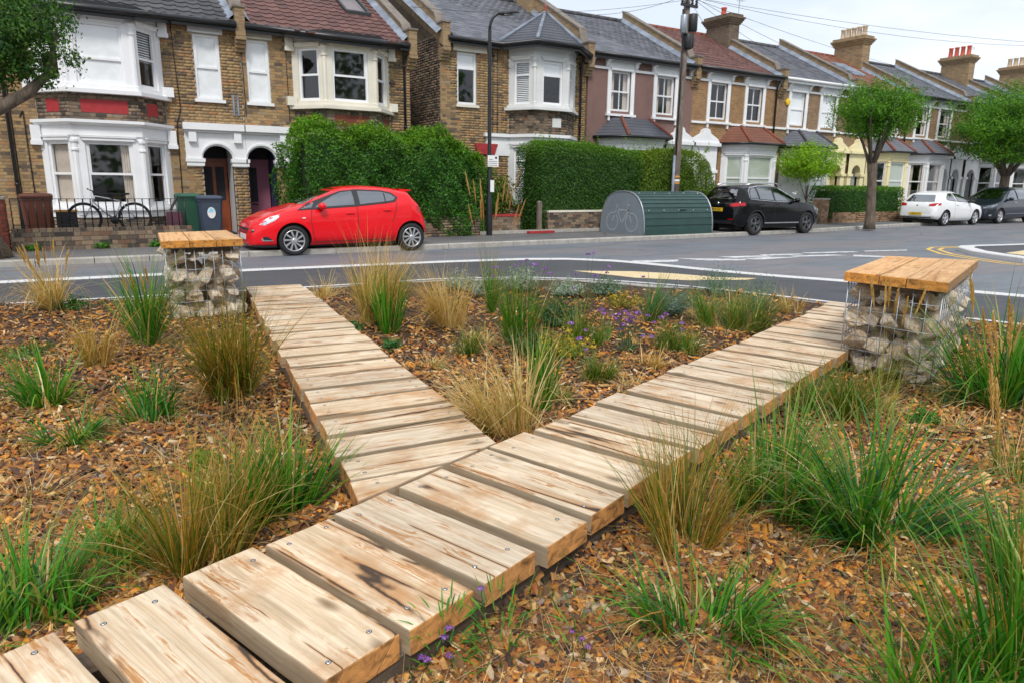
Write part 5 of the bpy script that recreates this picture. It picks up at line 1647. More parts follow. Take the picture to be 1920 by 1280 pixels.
b = MB(); b.prism(bev4([(-.48, 17.7), (-.1, 17.7), (-.1, 18.05), (-.48, 18.05)], .03), .35, .84); b.build('body', M['plastic'], t)
b = MB(); b.prism(bev4([(-.5, 17.68), (-.08, 17.68), (-.08, 18.07), (-.5, 18.07)], .03), .841, .875); b.build('rim', M['ochre'], t)
b = MB(); b.box(-.46, -.12, 17.72, 18.03, .113, .349); tag(b.build('crate_stand', M['concrete']), 'grey block below the black crate', 'block')

# ------------------------------------------------------------------ bicycle
def bicycle(x, y, z):
    t = thing('bicycle', 'black and silver bicycle leaning behind the railing under the bay window', 'bicycle', (x, y, z))
    R_ = .345
    F = lambda u, h, d=0: (x+u, y+d+h*.05, z+h)
    fw_, rw_ = (-.55, R_), (.50, R_)
    for nm, (u, h) in (('front_wheel', fw_), ('rear_wheel', rw_)):
        b = MB()
        ring = [F(u+R_*math.cos(a), h+R_*math.sin(a)) for a in [2*math.pi*k/36 for k in range(37)]]
        b.tube(ring, .023, 8, caps=False); wl = b.build('wheel', M['rubber'], t)
        b = MB()
        ring = [F(u+(R_-.03)*math.cos(a), h+(R_-.03)*math.sin(a)) for a in [2*math.pi*k/36 for k in range(37)]]
        b.tube(ring, .012, 6, caps=False)
        b.tube([F(u, h, -.05), F(u, h, .05)], .022, 8)
        b.build('rim', M['plastic'], wl)
        b = MB()
        for k in range(24):
            a = 2*math.pi*k/24
            b.tube([F(u, h, .02*(-1)**k), F(u+(R_-.03)*math.cos(a), h+(R_-.03)*math.sin(a))], .0016, 3)
        b.build('spokes', M['steelwire'], wl)
    bb, st, hd, hb = (.06, .30), (.24, .74), (-.30, .86), (-.345, .72)
    b = MB()
    for p, q, r_ in ((bb, st, .017), (bb, hb, .023), (hd, st, .017), (hd, hb, .021)): b.tube([F(*p), F(*q)], r_, 8)
    for d in (-.04, .04):
        b.tube([F(bb[0], bb[1], d), F(rw_[0], rw_[1], d)], .010, 6); b.tube([F(st[0], st[1]-.03, d*.5), F(rw_[0], rw_[1], d)], .009, 6)
        b.tube([F(hb[0], hb[1], d*.9), F(fw_[0], fw_[1], d*1.1)], .014, 6)
    b.build('frame', M['alloy'], t)
    b = MB(); b.tube([F(hd[0], hd[1]), F(-.33, .98), F(-.40, 1.0)], .014, 6)
    hbpts = [F(-.42, 1.02, d)[:] for d in (-.3, -.12, .12, .3)]
    b.tube(hbpts, .012, 6)
    for d in (-.3, .3): b.tube([F(-.42, 1.02, d*.75), F(-.42, 1.02, d)], .018, 8)
    b.build('handlebar', M['plastic'], t)
    b = MB(); b.tube([F(*st), F(.29, .88)], .013, 6)
    b.loft([[F(u, h, d) for d, h in ((-w_, hh), (w_, hh), (w_*.8, hh-.045), (-w_*.8, hh-.045))] for u, w_, hh in ((.10, .02, .92), (.2, .03, .925), (.33, .07, .925), (.43, .075, .935))], True, True)
    b.build('saddle', M['plastic'], t)
    b = MB(); b.lathe([(.001, -.012), (.09, -.01), (.09, .01), (.001, .012)], F(bb[0], bb[1], -.05), 'y', 18)
    b.tube([F(bb[0], bb[1], -.07), F(bb[0]-.15, bb[1]-.06, -.07)], .01, 6); b.tube([F(bb[0], bb[1], .07), F(bb[0]+.15, bb[1]+.06, .07)], .01, 6)
    b.tube([F(bb[0], bb[1]-.09, -.05), F(rw_[0], rw_[1]-.04, -.05)], .004, 4); b.tube([F(bb[0], bb[1]+.09, -.05), F(rw_[0], rw_[1]+.04, -.05)], .004, 4)
    b.build('crank', M['plastic'], t)
    t.scale = (.9, .9, .9)
    return t
bicycle(0, 0, 0).location = (.53, 17.42, .405)
b = MB(); b.box(-.1, 1.45, 17.25, 17.66, .113, .419); tag(b.build('garden_ledge', M['concrete']), kind='structure')

# ------------------------------------------------------------------ lamp post, sign, telegraph pole, wires
LX, LY = 9.72, 17.15
t = thing('street_lamp', 'tall black street lamp post with a curved arm in front of the tall hedge', 'street lamp', (LX, LY, .105))
b = MB(); b.lathe([(.085, .10), (.085, 1.15), (.055, 1.25), (.052, 4.0), (.045, 5.52)], (LX, LY, 0), n=14); b.build('pole', M['black'], t)
b = MB(); cx = Vector((1, -.25, 0)).normalized()
b.tube([Vector((LX, LY, 5.50))+cx*.30*(1-math.cos(a))+Vector((0, 0, .42*math.sin(a))) for a in [R(12)*k for k in range(8)]], .04, 8); b.build('arm', M['black'], t)
b = MB()
o_ = Vector((LX, LY, 5.91))+cx*.26
rings = []
for u, w_, hh in ((0, .05, .05), (.12, .09, .10), (.30, .12, .12), (.46, .09, .09), (.54, .04, .03)):
    c = o_+cx*u+Vector((0, 0, u*.12)); s_ = Vector((-cx.y, cx.x, 0))
    rings.append([c+s_*w_*math.cos(2*math.pi*k/12)+Vector((0, 0, hh*.55*math.sin(2*math.pi*k/12))) for k in range(12)])
b.loft(rings, True, True, smooth=True); lh = b.build('lantern', M['plastic'], t)
b = MB(); b.loft([[c_+Vector((0, 0, -.035-.012*k)) for c_ in [o_+cx*u+s_*v+Vector((0, 0, u*.12)) for u, v in ((.12, -.08), (.5, -.08), (.5, .08), (.12, .08))]] for k in (0, 1)], True, True); b.build('glass_bowl', M['lens'], lh)
t = thing('parking_sign', 'small white parking sign with grey text lines, fixed to the lamp post', 'sign', (LX, LY-.1, 2.1))
b = MB(); b.box(LX-.10, LX+.24, LY-.085, LY-.078, 1.98, 2.28); b.build('plate', M['plate_w'], t)
b = MB()
for z, a, c in ((2.17, -.06, .06), (2.12, -.08, .20), (2.07, -.08, .20), (2.02, -.08, .20)): b.box(LX+a, LX+c, LY-.088, LY-.0855, z-.008, z+.008)
b.build('text_lines', M['lead'], t)
b = MB(); b.lathe([(.001, 0), (.035, 0)], (LX+.16, LY-.0885, 2.22), 'y', 14); b.build('roundel', M['navy'], t)
b = MB(); b.lathe([(.057, 2.05), (.057, 2.09)], (LX, LY, 0), n=12); b.lathe([(.057, 2.19), (.057, 2.23)], (LX, LY, 0), n=12); b.build('clip', M['steelwire'], t)
t = thing('post_notice', 'narrow pale notice tied to the lamp post below the parking sign', 'notice', (LX, LY-.1, 1.45))
b = MB(); b.box(LX-.02, LX+.10, LY-.092, LY-.087, 1.30, 1.62); b.build('paper', M['plate_w'], t)

PX, PY = 16.95, 17.35
t = thing('telegraph_pole', 'grey wooden telegraph pole with black cable boxes near its top', 'telegraph pole', (PX, PY, .1))
b = MB(); top = Vector((PX+.03, PY, 9.2)); b.tube([(PX, PY, .08), (PX+.01, PY, 3), (PX+.02, PY, 6), top], [.125, .115, .105, .095], 14); b.build('pole', M['polewood'], t)
b = MB(); b.tube([(PX-.16, PY-.03, .1), (PX-.15, PY-.03, 2.5)], .045, 8); b.build('cable_guard', M['lead'], t)
b = MB(); b.tube([(PX-.12, PY-.06, 2.5), (PX-.11, PY-.06, 5), (PX-.09, PY-.06, 6.6)], .022, 6); b.build('riser_cable', M['black'], t)
for (dx, dz, hh, r_, m_) in ((-.2, 6.22, .50, .11, 'steelwire'), (.18, 6.32, .46, .15, 'plastic'), (.02, 5.78, .40, .13, 'plastic'), (.2, 5.85, .35, .06, 'plastic')):
    b = MB(); b.lathe([(r_*.8, dz-.03), (r_, dz), (r_, dz+hh), (r_*.85, dz+hh+.03)], (PX+dx, PY-.14, 0), n=14, cap0=True, cap1=True); b.build('cable_box', M[m_], t)
b = MB()
b.box(PX-.35, PX+.35, PY-.16, PY-.10, 7.0, 7.08); b.box(PX-.28, PX-.24, PY-.18, PY-.12, 6.2, 6.9); b.obox((PX-.2, PY-.14, 5.95), (.05, 0, -.22), (0, .02, 0), (.02, 0, .0045)); b.build('bracket', M['plastic'], t)
for k, dx in enumerate((-.3, -.1, .12, .3)):
    b = MB(); b.lathe([(.03, 7.08), (.05, 7.12), (.03, 7.16), (.05, 7.2), (.02, 7.25)], (PX+dx, PY-.13, 0), n=10, cap1=True); b.build('insulator', M['plastic'], t)
b = MB()
for z, m_ in ((1.62, 0), (1.70, 1), (1.82, 0)): b.lathe([(.122, z-.03), (.122, z+.03)], (PX+.005, PY, 0), n=14, mi=m_)
b.build('warning_band', [M['ochre'], M['plate_w']], t)
wires_ = [((PX-.3, PY-.13, 7.25), (-3, 19.5, 7.1), .35), ((PX-.1, PY-.13, 7.25), (3, 20, 7.6), .3), ((PX-.3, PY-.13, 7.15), (8.8, 20.1, 6.5), .25), ((PX-.1, PY-.13, 7.2), (10, 16, 8.2), .2), ((PX+.1, PY-.13, 7.2), (5, 14, 9.5), .3), ((PX-.2, PY-.1, 7.3), (14.5, Y0-.2, 7.0), .2),
          ((PX+.3, PY-.13, 7.25), (45, 20, 7.0), .45), ((PX+.3, PY-.13, 7.2), (27.5, 20, 6.2), .2), ((PX+.12, PY-.13, 7.1), (22.5, 20, 6.2), .2), ((PX+.3, PY-.13, 7.3), (40, 11, 7.2), .4), ((PX+.2, PY-.13, 7.3), (33, 20, 6.2), .3),
          ((PX+.1, PY-.13, 7.3), (38, 14, 7.6), .5), ((PX-.1, PY-.13, 7.4), (-10, 15, 10.2), .5), ((PX-.2, PY-.13, 7.4), (-6, 12, 9.0), .5)]
for i, (p, q, sag) in enumerate(wires_):
    p, q = Vector(p), Vector(q)
    b = MB(); b.tube([p.lerp(q, k/14)-Vector((0, 0, sag*4*(k/14)*(1-k/14))) for k in range(15)], .006, 4)
    b.build('overhead_wire', M['plastic'], t)
for (x, y, z, hh) in ((26.3, Y0+3.4, 8.2, 1.6), (46.5, Y0+3.4, 8.6, 1.2), (53.6, Y0+3.4, 8.6, 1.4)):
    a = thing('tv_aerial', {26: 'thin tv aerial mast left of the single-pot chimney', 46: 'tv aerial beside the chimney with red pots', 53: 'tv aerial beside the farthest pale chimney pots'}[int(x)], 'aerial', (x, y, z), 'roof aerials')
    b = MB(); b.tube([(x, y, z-1), (x, y, z+hh)], .018, 5); b.build('mast', M['steelwire'], a)
    b = MB(); b.tube([(x-.45, y-.2, z+hh-.08), (x+.45, y+.2, z+hh-.02)], .010, 4)
    for k in range(6):
        u = -.4+.16*k; b.tube([(x+u-.08, y+u*.44+.17, z+hh-.05), (x+u+.08, y+u*.44-.17, z+hh-.05)], .006, 4)
    b.build('antenna', M['steelwire'], a)

# ------------------------------------------------------------------ bike hangar
M['hangar'] = simple('dark_green_steel', (.020, .058, .052), .42, .12, 3)
M['hangarp'] = simple('grey_perforated_panel', (.20, .235, .27), .6, .08, 5)
M['hangarl'] = simple('pale_logo_paint', (.33, .37, .40), .6, .05, 5)
t = thing('bike_hangar', 'rounded green corrugated bike hangar with a bicycle symbol on its grey end', 'bike hangar', (15.1, 16.2, 0))
HX0, HX1, HYC, HW, HH = 13.80, 16.58, 16.28, .98, 1.30
def hsec(k, n, r=1, o=0):
    a = math.pi*k/n
    ce, se = math.cos(a), math.sin(a)
    e = .72
    return (HYC-(HW*r+o)*math.copysign(abs(ce)**e, ce), .03+(HH*r+o)*abs(se)**e)
rb = []
n = 22
b = MB()
for k in range(n):
    (y0, z0), (y1, z1) = hsec(k, n), hsec(k+1, n)
    d = Vector((y1-y0, z1-z0)); nn = Vector((-d.y, d.x)).normalized()
    p = lambda f, o: (y0+d.x*f+nn.x*o, z0+d.y*f+nn.y*o)
    q = [p(0, 0), p(.10, .0), p(.16, .022), p(.84, .022), p(.90, 0), p(1, 0)]
    b = MB()
    b.loft([[(x, yy, zz) for yy, zz in q] for x in (HX0+.02, HX1-.02)], False, False, closed=False)
    b.build('corrugated_panel', M['hangar'], t)
for x, nm in ((HX0, 'end_panel'), (HX1, 'end_panel')):
    b = MB()
    pts = [hsec(k, 40, 1, .0) for k in range(41)]
    b.loft([[(xx, y, z) for y, z in pts] for xx in (x-.012, x+.012)], True, True)
    ep = b.build(nm, M['hangarp'], t)
    b = MB()
    b.tube([(x, *hsec(k, 40, 1, .015)) for k in range(41)], .026, 6)
    b.tube([(x, HYC-HW, .05), (x, HYC+HW, .05)], .026, 6)
    b.build('end_frame', M['steelwire'], t)
    if x == HX0:
        b = MB()
        D = lambda yy, zz: (x-.0155, HYC+yy, .62+zz)
        def ringl(cy, cz, ra, rb_):
            for k in range(28):
                a0, a1 = 2*math.pi*k/28, 2*math.pi*(k+1)/28
                b.quad(D(cy+ra*math.cos(a0), cz+ra*math.sin(a0)), D(cy+ra*math.cos(a1), cz+ra*math.sin(a1)), D(cy+rb_*math.cos(a1), cz+rb_*math.sin(a1)), D(cy+rb_*math.cos(a0), cz+rb_*math.sin(a0)))
        ringl(-.44, -.17, .24, .28); ringl(.44, -.17, .24, .28)
        def bar(p, q, w_=.022):
            p, q = Vector(p), Vector(q); d_ = (q-p).normalized(); m_ = Vector((-d_.y, d_.x))*w_
            b.quad(D(*(p+m_)), D(*(q+m_)), D(*(q-m_)), D(*(p-m_)))
        for p, q in (((-.44, -.17), (-.22, .30)), ((-.30, .18), (.22, .18)), ((-.27, .16), (0, -.20)), ((0, -.20), (.24, .22)), ((.44, -.17), (.20, .30)), ((-.22, .30), (-.34, .34)), ((.14, .30), (.30, .30))): bar(p, q)
        b.build('bicycle_symbol', M['hangarl'], ep)
b = MB()
for x in (HX0, HX1):
    for s in (-1, 1): b.box(x-.03, x+.03, HYC+s*HW-.03, HYC+s*HW+.03, -.0, .05)
b.build('foot', M['steelwire'], t)
b = MB()
for xx in np.linspace(HX0+.2, HX1-.2, 5):
    for k in (3, 8): 
        y, z = hsec(k+.5, n, 1, .026); b.lathe([(.001, -.03), (.014, -.028), (.016, 0)], (xx, y, z), 'y', 8)
b.build('bolt', M['alloy'], t)
b = MB(); y, z = hsec(3.5, n, 1, .05); b.tube([(15.2, y, z), (15.5, y, z)], .014, 6); b.build('door_handle', M['plastic'], t)

# ------------------------------------------------------------------ cars
def text_obj(name, body, size, mat, parent, mw, extrude=.001):
    c = bpy.data.curves.new(name, 'FONT'); c.body = body; c.size = size; c.align_x = 'CENTER'; c.align_y = 'CENTER'; c.extrude = extrude
    o = bpy.data.objects.new(name, c); COL.objects.link(o)
    dg = bpy.context.evaluated_depsgraph_get()
    me = bpy.data.meshes.new_from_object(o.evaluated_get(dg))
    bpy.data.objects.remove(o); me.materials.clear(); me.materials.append(mat)
    o = link(name, me, parent); o.matrix_basis = mw
    return o
class Car:
    """car along x: 0 = nose, L = tail. All panels are cut from one body surface y(x,z)."""
    def __init__(s, name, label, spec, loc, rz, paint):
        s.k = spec; s.xm = spec.get('xm', lambda x: x); s.L = spec['L']
        s.t = thing(name, label, 'car', loc, rz=rz)
        ORG[s.t.name] = Vector((0, 0, 0))
        s.paint = paint
        s.body()
    def top(s, x): return float(np.interp(x, *zip(*s.k['top'])))
    def bot(s, x): return float(np.interp(x, *zip(*s.k['bot'])))
    def belt(s, x): return min(float(np.interp(x, *zip(*s.k['belt']))), s.top(x)-.015)
    def hw(s, x): return float(np.interp(x, *zip(*s.k['plan'])))
    def half(s, x, z):
        tp, bl, w_ = s.top(x), s.belt(x), s.hw(x)
        if z <= bl:
            zb = s.bot(x)
            zm = .55*zb+.45*bl if bl > zb else zb
            v = (z-zm)/max(bl-zm, .05) if z > zm else (zm-z)/max(zm-zb, .05)
            k = .045 if z > zm else .06
            crease = .012*math.exp(-((z-(bl-.17))/.04)**2)
            return max(.02, w_*(1-k*abs(v)**2.2)+crease-.006)
        h = tp-bl
        q = min(1, max(0, (z-bl)/h))
        p = 2.2+2.6*min(1, h/.38)
        yb = w_*(1-.045)-.006
        tum = s.k.get('tumble', .23)*min(1, h/.42)
        return max(0.0, (yb-tum*q)*max(0, 1-q**p)**(1/p))
    def body(s):
        L = s.L
        xs = sorted(set([round(v, 3) for v in list(np.linspace(0, .4, 13))+list(np.linspace(.4, L-.5, 56))+list(np.linspace(L-.5, L, 18))]))
        b = MB(); rings = []
        for x in xs:
            tp, bl, zb = s.top(x), s.belt(x), s.bot(x)
            half = [(0, zb)]
            for k in range(9): half.append((s.half(x, zb+(bl-zb)*k/8)*(.93 if k == 0 else 1), zb+(bl-zb)*k/8))
            for k in range(1, 19):
                q = math.sin(k/18*math.pi/2)**.9 if k < 18 else 1
                z = bl+(tp-bl)*q
                half.append((s.half(x, z), z))
            # crown of the roof or bonnet
            y_e = half[-2][0]
            half[-1] = (0, tp)
            half.insert(-1, (y_e*.55, half[-2][1]+(tp-half[-2][1])*.75))
            ring = [(x, -y, z) for y, z in half]+[(x, y, z) for y, z in half[-2:0:-1]]
            rings.append(ring)
        b.loft(rings, True, True, smooth=True)
        me = bpy.data.meshes.new('body'); me.from_pydata(b.v, [], b.f)
        o = bpy.data.objects.new('body_raw', me); COL.objects.link(o)
        c = MB()
        for wx in s.k['wheels']:
            for sg in (-1, 1):
                w_ = s.hw(wx)
                c.lathe([(.001, sg*(w_-.27)), (s.k['arch'], sg*(w_-.27)), (s.k['arch'], sg*(w_+.2)), (.001, sg*(w_+.2))] if sg > 0 else [(.001, sg*(w_+.2)), (s.k['arch'], sg*(w_+.2)), (s.k['arch'], sg*(w_-.27)), (.001, sg*(w_-.27))], (wx, 0, s.k['R']+.01), 'y', 32)
        cm = bpy.data.meshes.new('cut'); cm.from_pydata(c.v, [], c.f)
        bm = bmesh.new(); bm.from_mesh(cm); bmesh.ops.remove_doubles(bm, verts=bm.verts, dist=.0015); bmesh.ops.recalc_face_normals(bm, faces=bm.faces); bm.to_mesh(cm); bm.free()
        bm = bmesh.new(); bm.from_mesh(me); bmesh.ops.remove_doubles(bm, verts=bm.verts, dist=.0002); bmesh.ops.recalc_face_normals(bm, faces=bm.faces); bm.to_mesh(me); bm.free()
        co = bpy.data.objects.new('cut', cm); COL.objects.link(co)
        me.materials.append(s.paint); cm.materials.append(M['plastic'])
        md = o.modifiers.new('b', 'BOOLEAN'); md.operation = 'DIFFERENCE'; md.object = co; md.solver = 'EXACT'; md.material_mode = 'TRANSFER'
        dg = bpy.context.evaluated_depsgraph_get()
        m2 = bpy.data.meshes.new_from_object(o.evaluated_get(dg))
        bpy.data.objects.remove(o); bpy.data.objects.remove(co)
        m2.name = 'body'
        for p in m2.polygons: p.use_smooth = True
        m2.set_sharp_from_angle(angle=R(38))
        s.body_o = link('body', m2, s.t)
    def side_y(s, x, z, sg): return sg*s.half(x, z)
    def front_x(s, y, z, rear=False):
        y = abs(y)
        rngx = np.linspace(0, s.L*.62, 160) if not rear else np.linspace(s.L, s.L*.45, 200)
        prev = rngx[0]
        for x in rngx:
            if s.bot(x) <= z <= s.top(x) and s.half(x, z) >= y: return (prev+x)/2
            prev = x
        return rngx[-1]
    def patch(s, name, poly, mode, mat, off=.006, sg=-1, thick=.0, parent=None, step=.07, smooth=True):
        "panel drawn as a polygon in side (x,z), front or rear (y,z) view and laid on the body surface"
        bm = bmesh.new()
        if mode == 'side': poly = [(s.xm(a), c) for a, c in poly]
        bm.faces.new([bm.verts.new((a, 0, c)) for a, c in poly])
        for ax in (0, 2):
            lo = min(p[0 if ax == 0 else 1] for p in poly); hi = max(p[0 if ax == 0 else 1] for p in poly)
            v = lo+step*.5
            while v < hi:
                co = [0, 0, 0]; no = [0, 0, 0]; co[ax] = v; no[ax] = 1
                bmesh.ops.bisect_plane(bm, geom=bm.verts[:]+bm.edges[:]+bm.faces[:], plane_co=co, plane_no=no)
                v += step
        for v in bm.verts:
            a, c = v.co.x, v.co.z
            if mode == 'side': v.co = (a, s.side_y(a, c, sg)+sg*off, c)
            elif mode == 'front': v.co = (s.front_x(a, c)-off, a, c)
            else: v.co = (s.front_x(a, c, True)+off, a, c)
        bmesh.ops.recalc_face_normals(bm, faces=bm.faces)
        me = bpy.data.meshes.new(name); bm.to_mesh(me); bm.free(); me.materials.append(mat)
        for p in me.polygons: p.use_smooth = smooth
        return link(name, me, parent or s.t)
    def both(s, name, poly, mat, **k):
        return [s.patch(name, poly, 'side', mat, sg=sg, **k) for sg in (-1, 1)]
    def seam(s, pts, w_=.006, off=.006):
        for sg in (-1,):
            for (a, b_) in zip(pts, pts[1:]):
                a, b_ = Vector(a), Vector(b_); d = (b_-a).normalized(); n_ = Vector((-d.y, d.x))*w_
                s.patch('panel_gap', [tuple(a+n_), tuple(b_+n_), tuple(b_-n_), tuple(a-n_)], 'side', M['plastic'], off=off, sg=sg, step=.09)
    def wheel(s, x, sg, rimmat, style, lift=0):
        x = s.xm(x); w_ = s.hw(x)-.015; Rr = s.k['R']; rr = s.k['rim']; tw = .20
        c = (x, sg*w_, Rr+lift)
        b = MB()
        prof = [(rr, -tw), (Rr-.03, -tw), (Rr, -tw+.03), (Rr, -.03), (Rr-.012, -.008), (Rr-.035, .0), (rr+.012, .0), (rr, -.012)]
        b.lathe([(r_, sg*h) for r_, h in prof], c, 'y', 40)
        wl = b.build('wheel', M['rubber'], s.t)
        b = MB()
        b.lathe([(r_, sg*h) for r_, h in ((rr, -.13), (rr, -.01), (rr-.012, -.004), (rr-.022, -.012), (rr-.022, -.13))], c, 'y', 40)
        b.lathe([(r_, sg*h) for r_, h in ((.055, -.03), (.05, -.012), (.03, -.008), (.001, -.008))], c, 'y', 16)
        n_ = {'ten': 10, 'five': 5, 'fivetwin': 5}[style]
        for k in range(n_):
            a = 2*math.pi*k/n_+.2
            tw_ = .35 if style == 'ten' else 0
            for da in ((-.16, .16) if style == 'fivetwin' else (0,)):
                a0, a1 = a+da*.4, a+da+tw_
                wd0, wd1 = (.016, .021) if style != 'five' else (.03, .05)
                r0, r1 = .04, rr-.012
                q = []
                for (r_, aa, wd, dd) in ((r0, a0, wd0, -.012), (r1, a1, wd1, -.016)):
                    for sgn in (-1, 1):
                        q.append((c[0]+r_*math.cos(aa)-sgn*wd*math.sin(aa), c[1]+sg*dd, c[2]+r_*math.sin(aa)+sgn*wd*math.cos(aa)))
                q2 = [(p[0], p[1]-sg*.03, p[2]) for p in q]
                b.add(q+q2, [(0, 1, 3, 2), (4, 6, 7, 5), (0, 2, 6, 4), (1, 5, 7, 3)])
        b.build('rim', rimmat, wl)
        b = MB(); b.lathe([(r_, sg*h) for r_, h in ((.001, -.07), (rr-.02, -.07))], c, 'y', 24); b.build('brake_disc', M['dark'], wl)
        return wl
    def mirror(s, x, z, mat, sg=-1):
        x = s.xm(x); y = s.half(x, z)
        b = MB(); rings = []
        for u, f in ((0, .35), (.04, .8), (.12, 1), (.19, .9), (.22, .45)):
            rings.append([(x+.02+f*.075*math.cos(2*math.pi*k/12)*1.1, sg*(y+.02+u), z+.02+f*.075*math.sin(2*math.pi*k/12)) for k in range(12)])
        b.loft(rings, True, True, smooth=True)
        m_ = b.build('wing_mirror', mat, s.t)
        b = MB(); b.box(x-.03, x+.05, min(sg*(y-.02), sg*(y+.06)), max(sg*(y-.02), sg*(y+.06)), z-.05, z-.01); b.build('mirror_arm', M['plastic'], m_)
    def handle(s, x, z, mat, sg=-1):
        x = s.xm(x); y = s.half(x, z)
        b = MB(); rings = []
        for u, f in ((-.09, .4), (-.06, 1), (.06, 1), (.09, .4)):
            rings.append([(x+u, sg*(y+.012+.014*f*(1+math.cos(2*math.pi*k/8))), z+.014*math.sin(2*math.pi*k/8)) for k in range(8)])
        b.loft(rings, True, True, smooth=True); b.build('door_handle', mat, s.t)
    def plate(s, zc, rear, text, mat, tilt=0):
        x = s.front_x(0, zc, rear); sg = 1 if rear else -1
        b = MB()
        x2 = s.front_x(.25, zc, rear)
        xp = (max if rear else min)(x, x2)+sg*.012
        b.box(xp-.006, xp+.006, -.26, .26, zc-.055, zc+.055)
        o = b.build('number_plate', mat, s.t)
        if text:
            m_ = Matrix(((0, 0, sg, xp+sg*.0075), (sg, 0, 0, 0), (0, 1, 0, zc), (0, 0, 0, 1)))
            tx = text_obj('plate_lettering', text, .098, M['plastic'], o, m_)
            tx.scale = (.92, 1, 1)
def shrink(poly, d):
    q = poly if sum(poly[i-1][0]*poly[i][1]-poly[i][0]*poly[i-1][1] for i in range(len(poly))) > 0 else poly[::-1]
    return offset_poly(q, -d)

# red hatchback, nose to the left
spec = dict(L=4.12, R=.312, rim=.225, arch=.365, wheels=(1.05, 3.70), tumble=.26,
    top=[(0, .50), (.03, .62), (.10, .70), (.25, .77), (.55, .875), (.9, .965), (1.15, 1.02), (1.3, 1.07), (1.65, 1.24), (2.0, 1.365), (2.3, 1.425), (2.65, 1.45), (3.0, 1.44), (3.35, 1.41), (3.62, 1.37), (3.70, 1.35), (3.82, 1.20), (3.95, 1.05), (4.04, .95), (4.09, .85), (4.12, .62)],
    bot=[(0, .24), (.05, .19), (.5, .18), (1, .20), (3.2, .23), (3.9, .27), (4.12, .40)],
    belt=[(0, .45), (.1, .62), (.5, .78), (1.1, .90), (1.4, .935), (2.2, .985), (3.2, 1.06), (3.7, 1.12), (3.9, 1.0), (4.12, .6)],
    plan=[(0, .52), (.04, .62), (.12, .71), (.3, .80), (.6, .85), (1.05, .87), (2, .872), (3.2, .872), (3.7, .865), (3.95, .82), (4.06, .76), (4.12, .66)])
_x = lambda x: x*.8 if x < 1 else x-.2
for q in ('top', 'bot', 'belt', 'plan'): spec[q] = [(_x(a), c) for a, c in spec[q]]
spec['wheels'] = tuple(_x(a) for a in spec['wheels']); spec['L'] = _x(4.12); spec['xm'] = _x
car = Car('red_car', 'bright red hatchback parked half on the pavement in front of the tall hedge', spec, (2.88, 15.68, 0), 0, M['carred'])
for wx in (1.05, 3.70):
    car.wheel(wx, -1, M['alloy'], 'ten'); car.wheel(wx, 1, M['alloy'], 'ten', .10)
dark = M['plastic']
fw_ = [(1.50, .985), (1.62, 1.075), (1.95, 1.245), (2.15, 1.315), (2.40, 1.345), (2.40, 1.035)]
rw_ = [(2.50, 1.345), (2.62, 1.345), (3.05, 1.33), (3.25, 1.285), (3.36, 1.20), (3.30, 1.13), (3.15, 1.105), (2.50, 1.04)]
qw_ = [(1.20, .955), (1.42, 1.06), (1.545, 1.12), (1.46, .98)]
car.both('window_surround', [(1.14, .935), (1.42, 1.085), (1.93, 1.265), (2.15, 1.335), (2.5, 1.37), (3.06, 1.352), (3.28, 1.305), (3.41, 1.2), (3.33, 1.11), (3.15, 1.08), (2.4, 1.01), (1.46, .955)], dark, off=.014)
for nm, p in (('front_window', fw_), ('rear_window', rw_), ('quarter_window', qw_)): car.both(nm, shrink(p, .012), M['carglass'], off=.020)
car.seam([(3.10, 1.34), (3.10, 1.10)], .012, .024)
car.patch('windscreen', [(-.60, 1.06), (-.50, 1.31), (-.32, 1.385), (.32, 1.385), (.50, 1.31), (.60, 1.06)], 'front', M['carglass'], off=.012)
car.patch('rear_screen', [(-.52, 1.08), (-.44, 1.31), (.44, 1.31), (.52, 1.08)], 'rear', M['carglass'], off=.012)
b = MB(); b.loft([[(x, y, z) for x, z in ((3.3, 1.385), (3.62, 1.365), (3.63, 1.34), (3.4, 1.335))] for y in (-.52, .52)], True, True); b.build('roof_spoiler', M['carred'], car.t)
car.both('headlight', [(.24, .655), (.34, .72), (.52, .80), (.72, .845), (.70, .80), (.60, .735), (.42, .675), (.36, .645)], M['lens'], off=.010)
car.both('headlight_housing', [(.225, .648), (.33, .727), (.52, .81), (.735, .853), (.71, .795), (.60, .728), (.42, .665), (.36, .636)], M['alloy'], off=.004)
car.patch('grille', [(-.42, .47), (-.46, .57), (.46, .57), (.42, .47)], 'front', dark, off=.004)
car.both('grille_return', [(.035, .47), (.03, .58), (.15, .59), (.10, .50)], dark, off=.004)
car.both('chrome_wing', [(.03, .535), (.03, .56), (.11, .545), (.10, .53)], M['chrome'], off=.012)
car.both('fog_lamp_recess', [(.27, .33), (.30, .41), (.42, .40), (.53, .325)], dark, off=.005)
car.both('fog_lamp_trim', [(.27, .315), (.255, .375), (.285, .375), (.305, .34), (.52, .335), (.53, .315)], M['chrome'], off=.011)
car.both('front_lip', [(.03, .19), (.05, .235), (.35, .23), (.62, .225), (.62, .185), (.3, .185)], dark, off=.004)
car.both('tail_light', [(3.86, .90), (3.84, 1.0), (3.90, 1.0), (4.05, .86), (4.06, .80), (3.98, .82)], M['redlens'], off=.008)
car.plate(.385, False, None, M['plate_w']); car.plate(.62, True, None, M['plate_y'])
car.seam([(1.45, .95), (1.42, .70), (1.46, .40), (1.50, .28)]); car.seam([(2.44, 1.03), (2.44, .32)]); car.seam([(3.36, 1.12), (3.34, .95), (3.30, .80), (3.22, .66)]); car.seam([(1.5, .27), (3.25, .29)])
car.seam([(1.46, .955), (2.4, 1.012), (3.15, 1.082)], .008)
for x, z in ((2.27, .865), (3.12, .925)): car.handle(x, z, M['carred'])
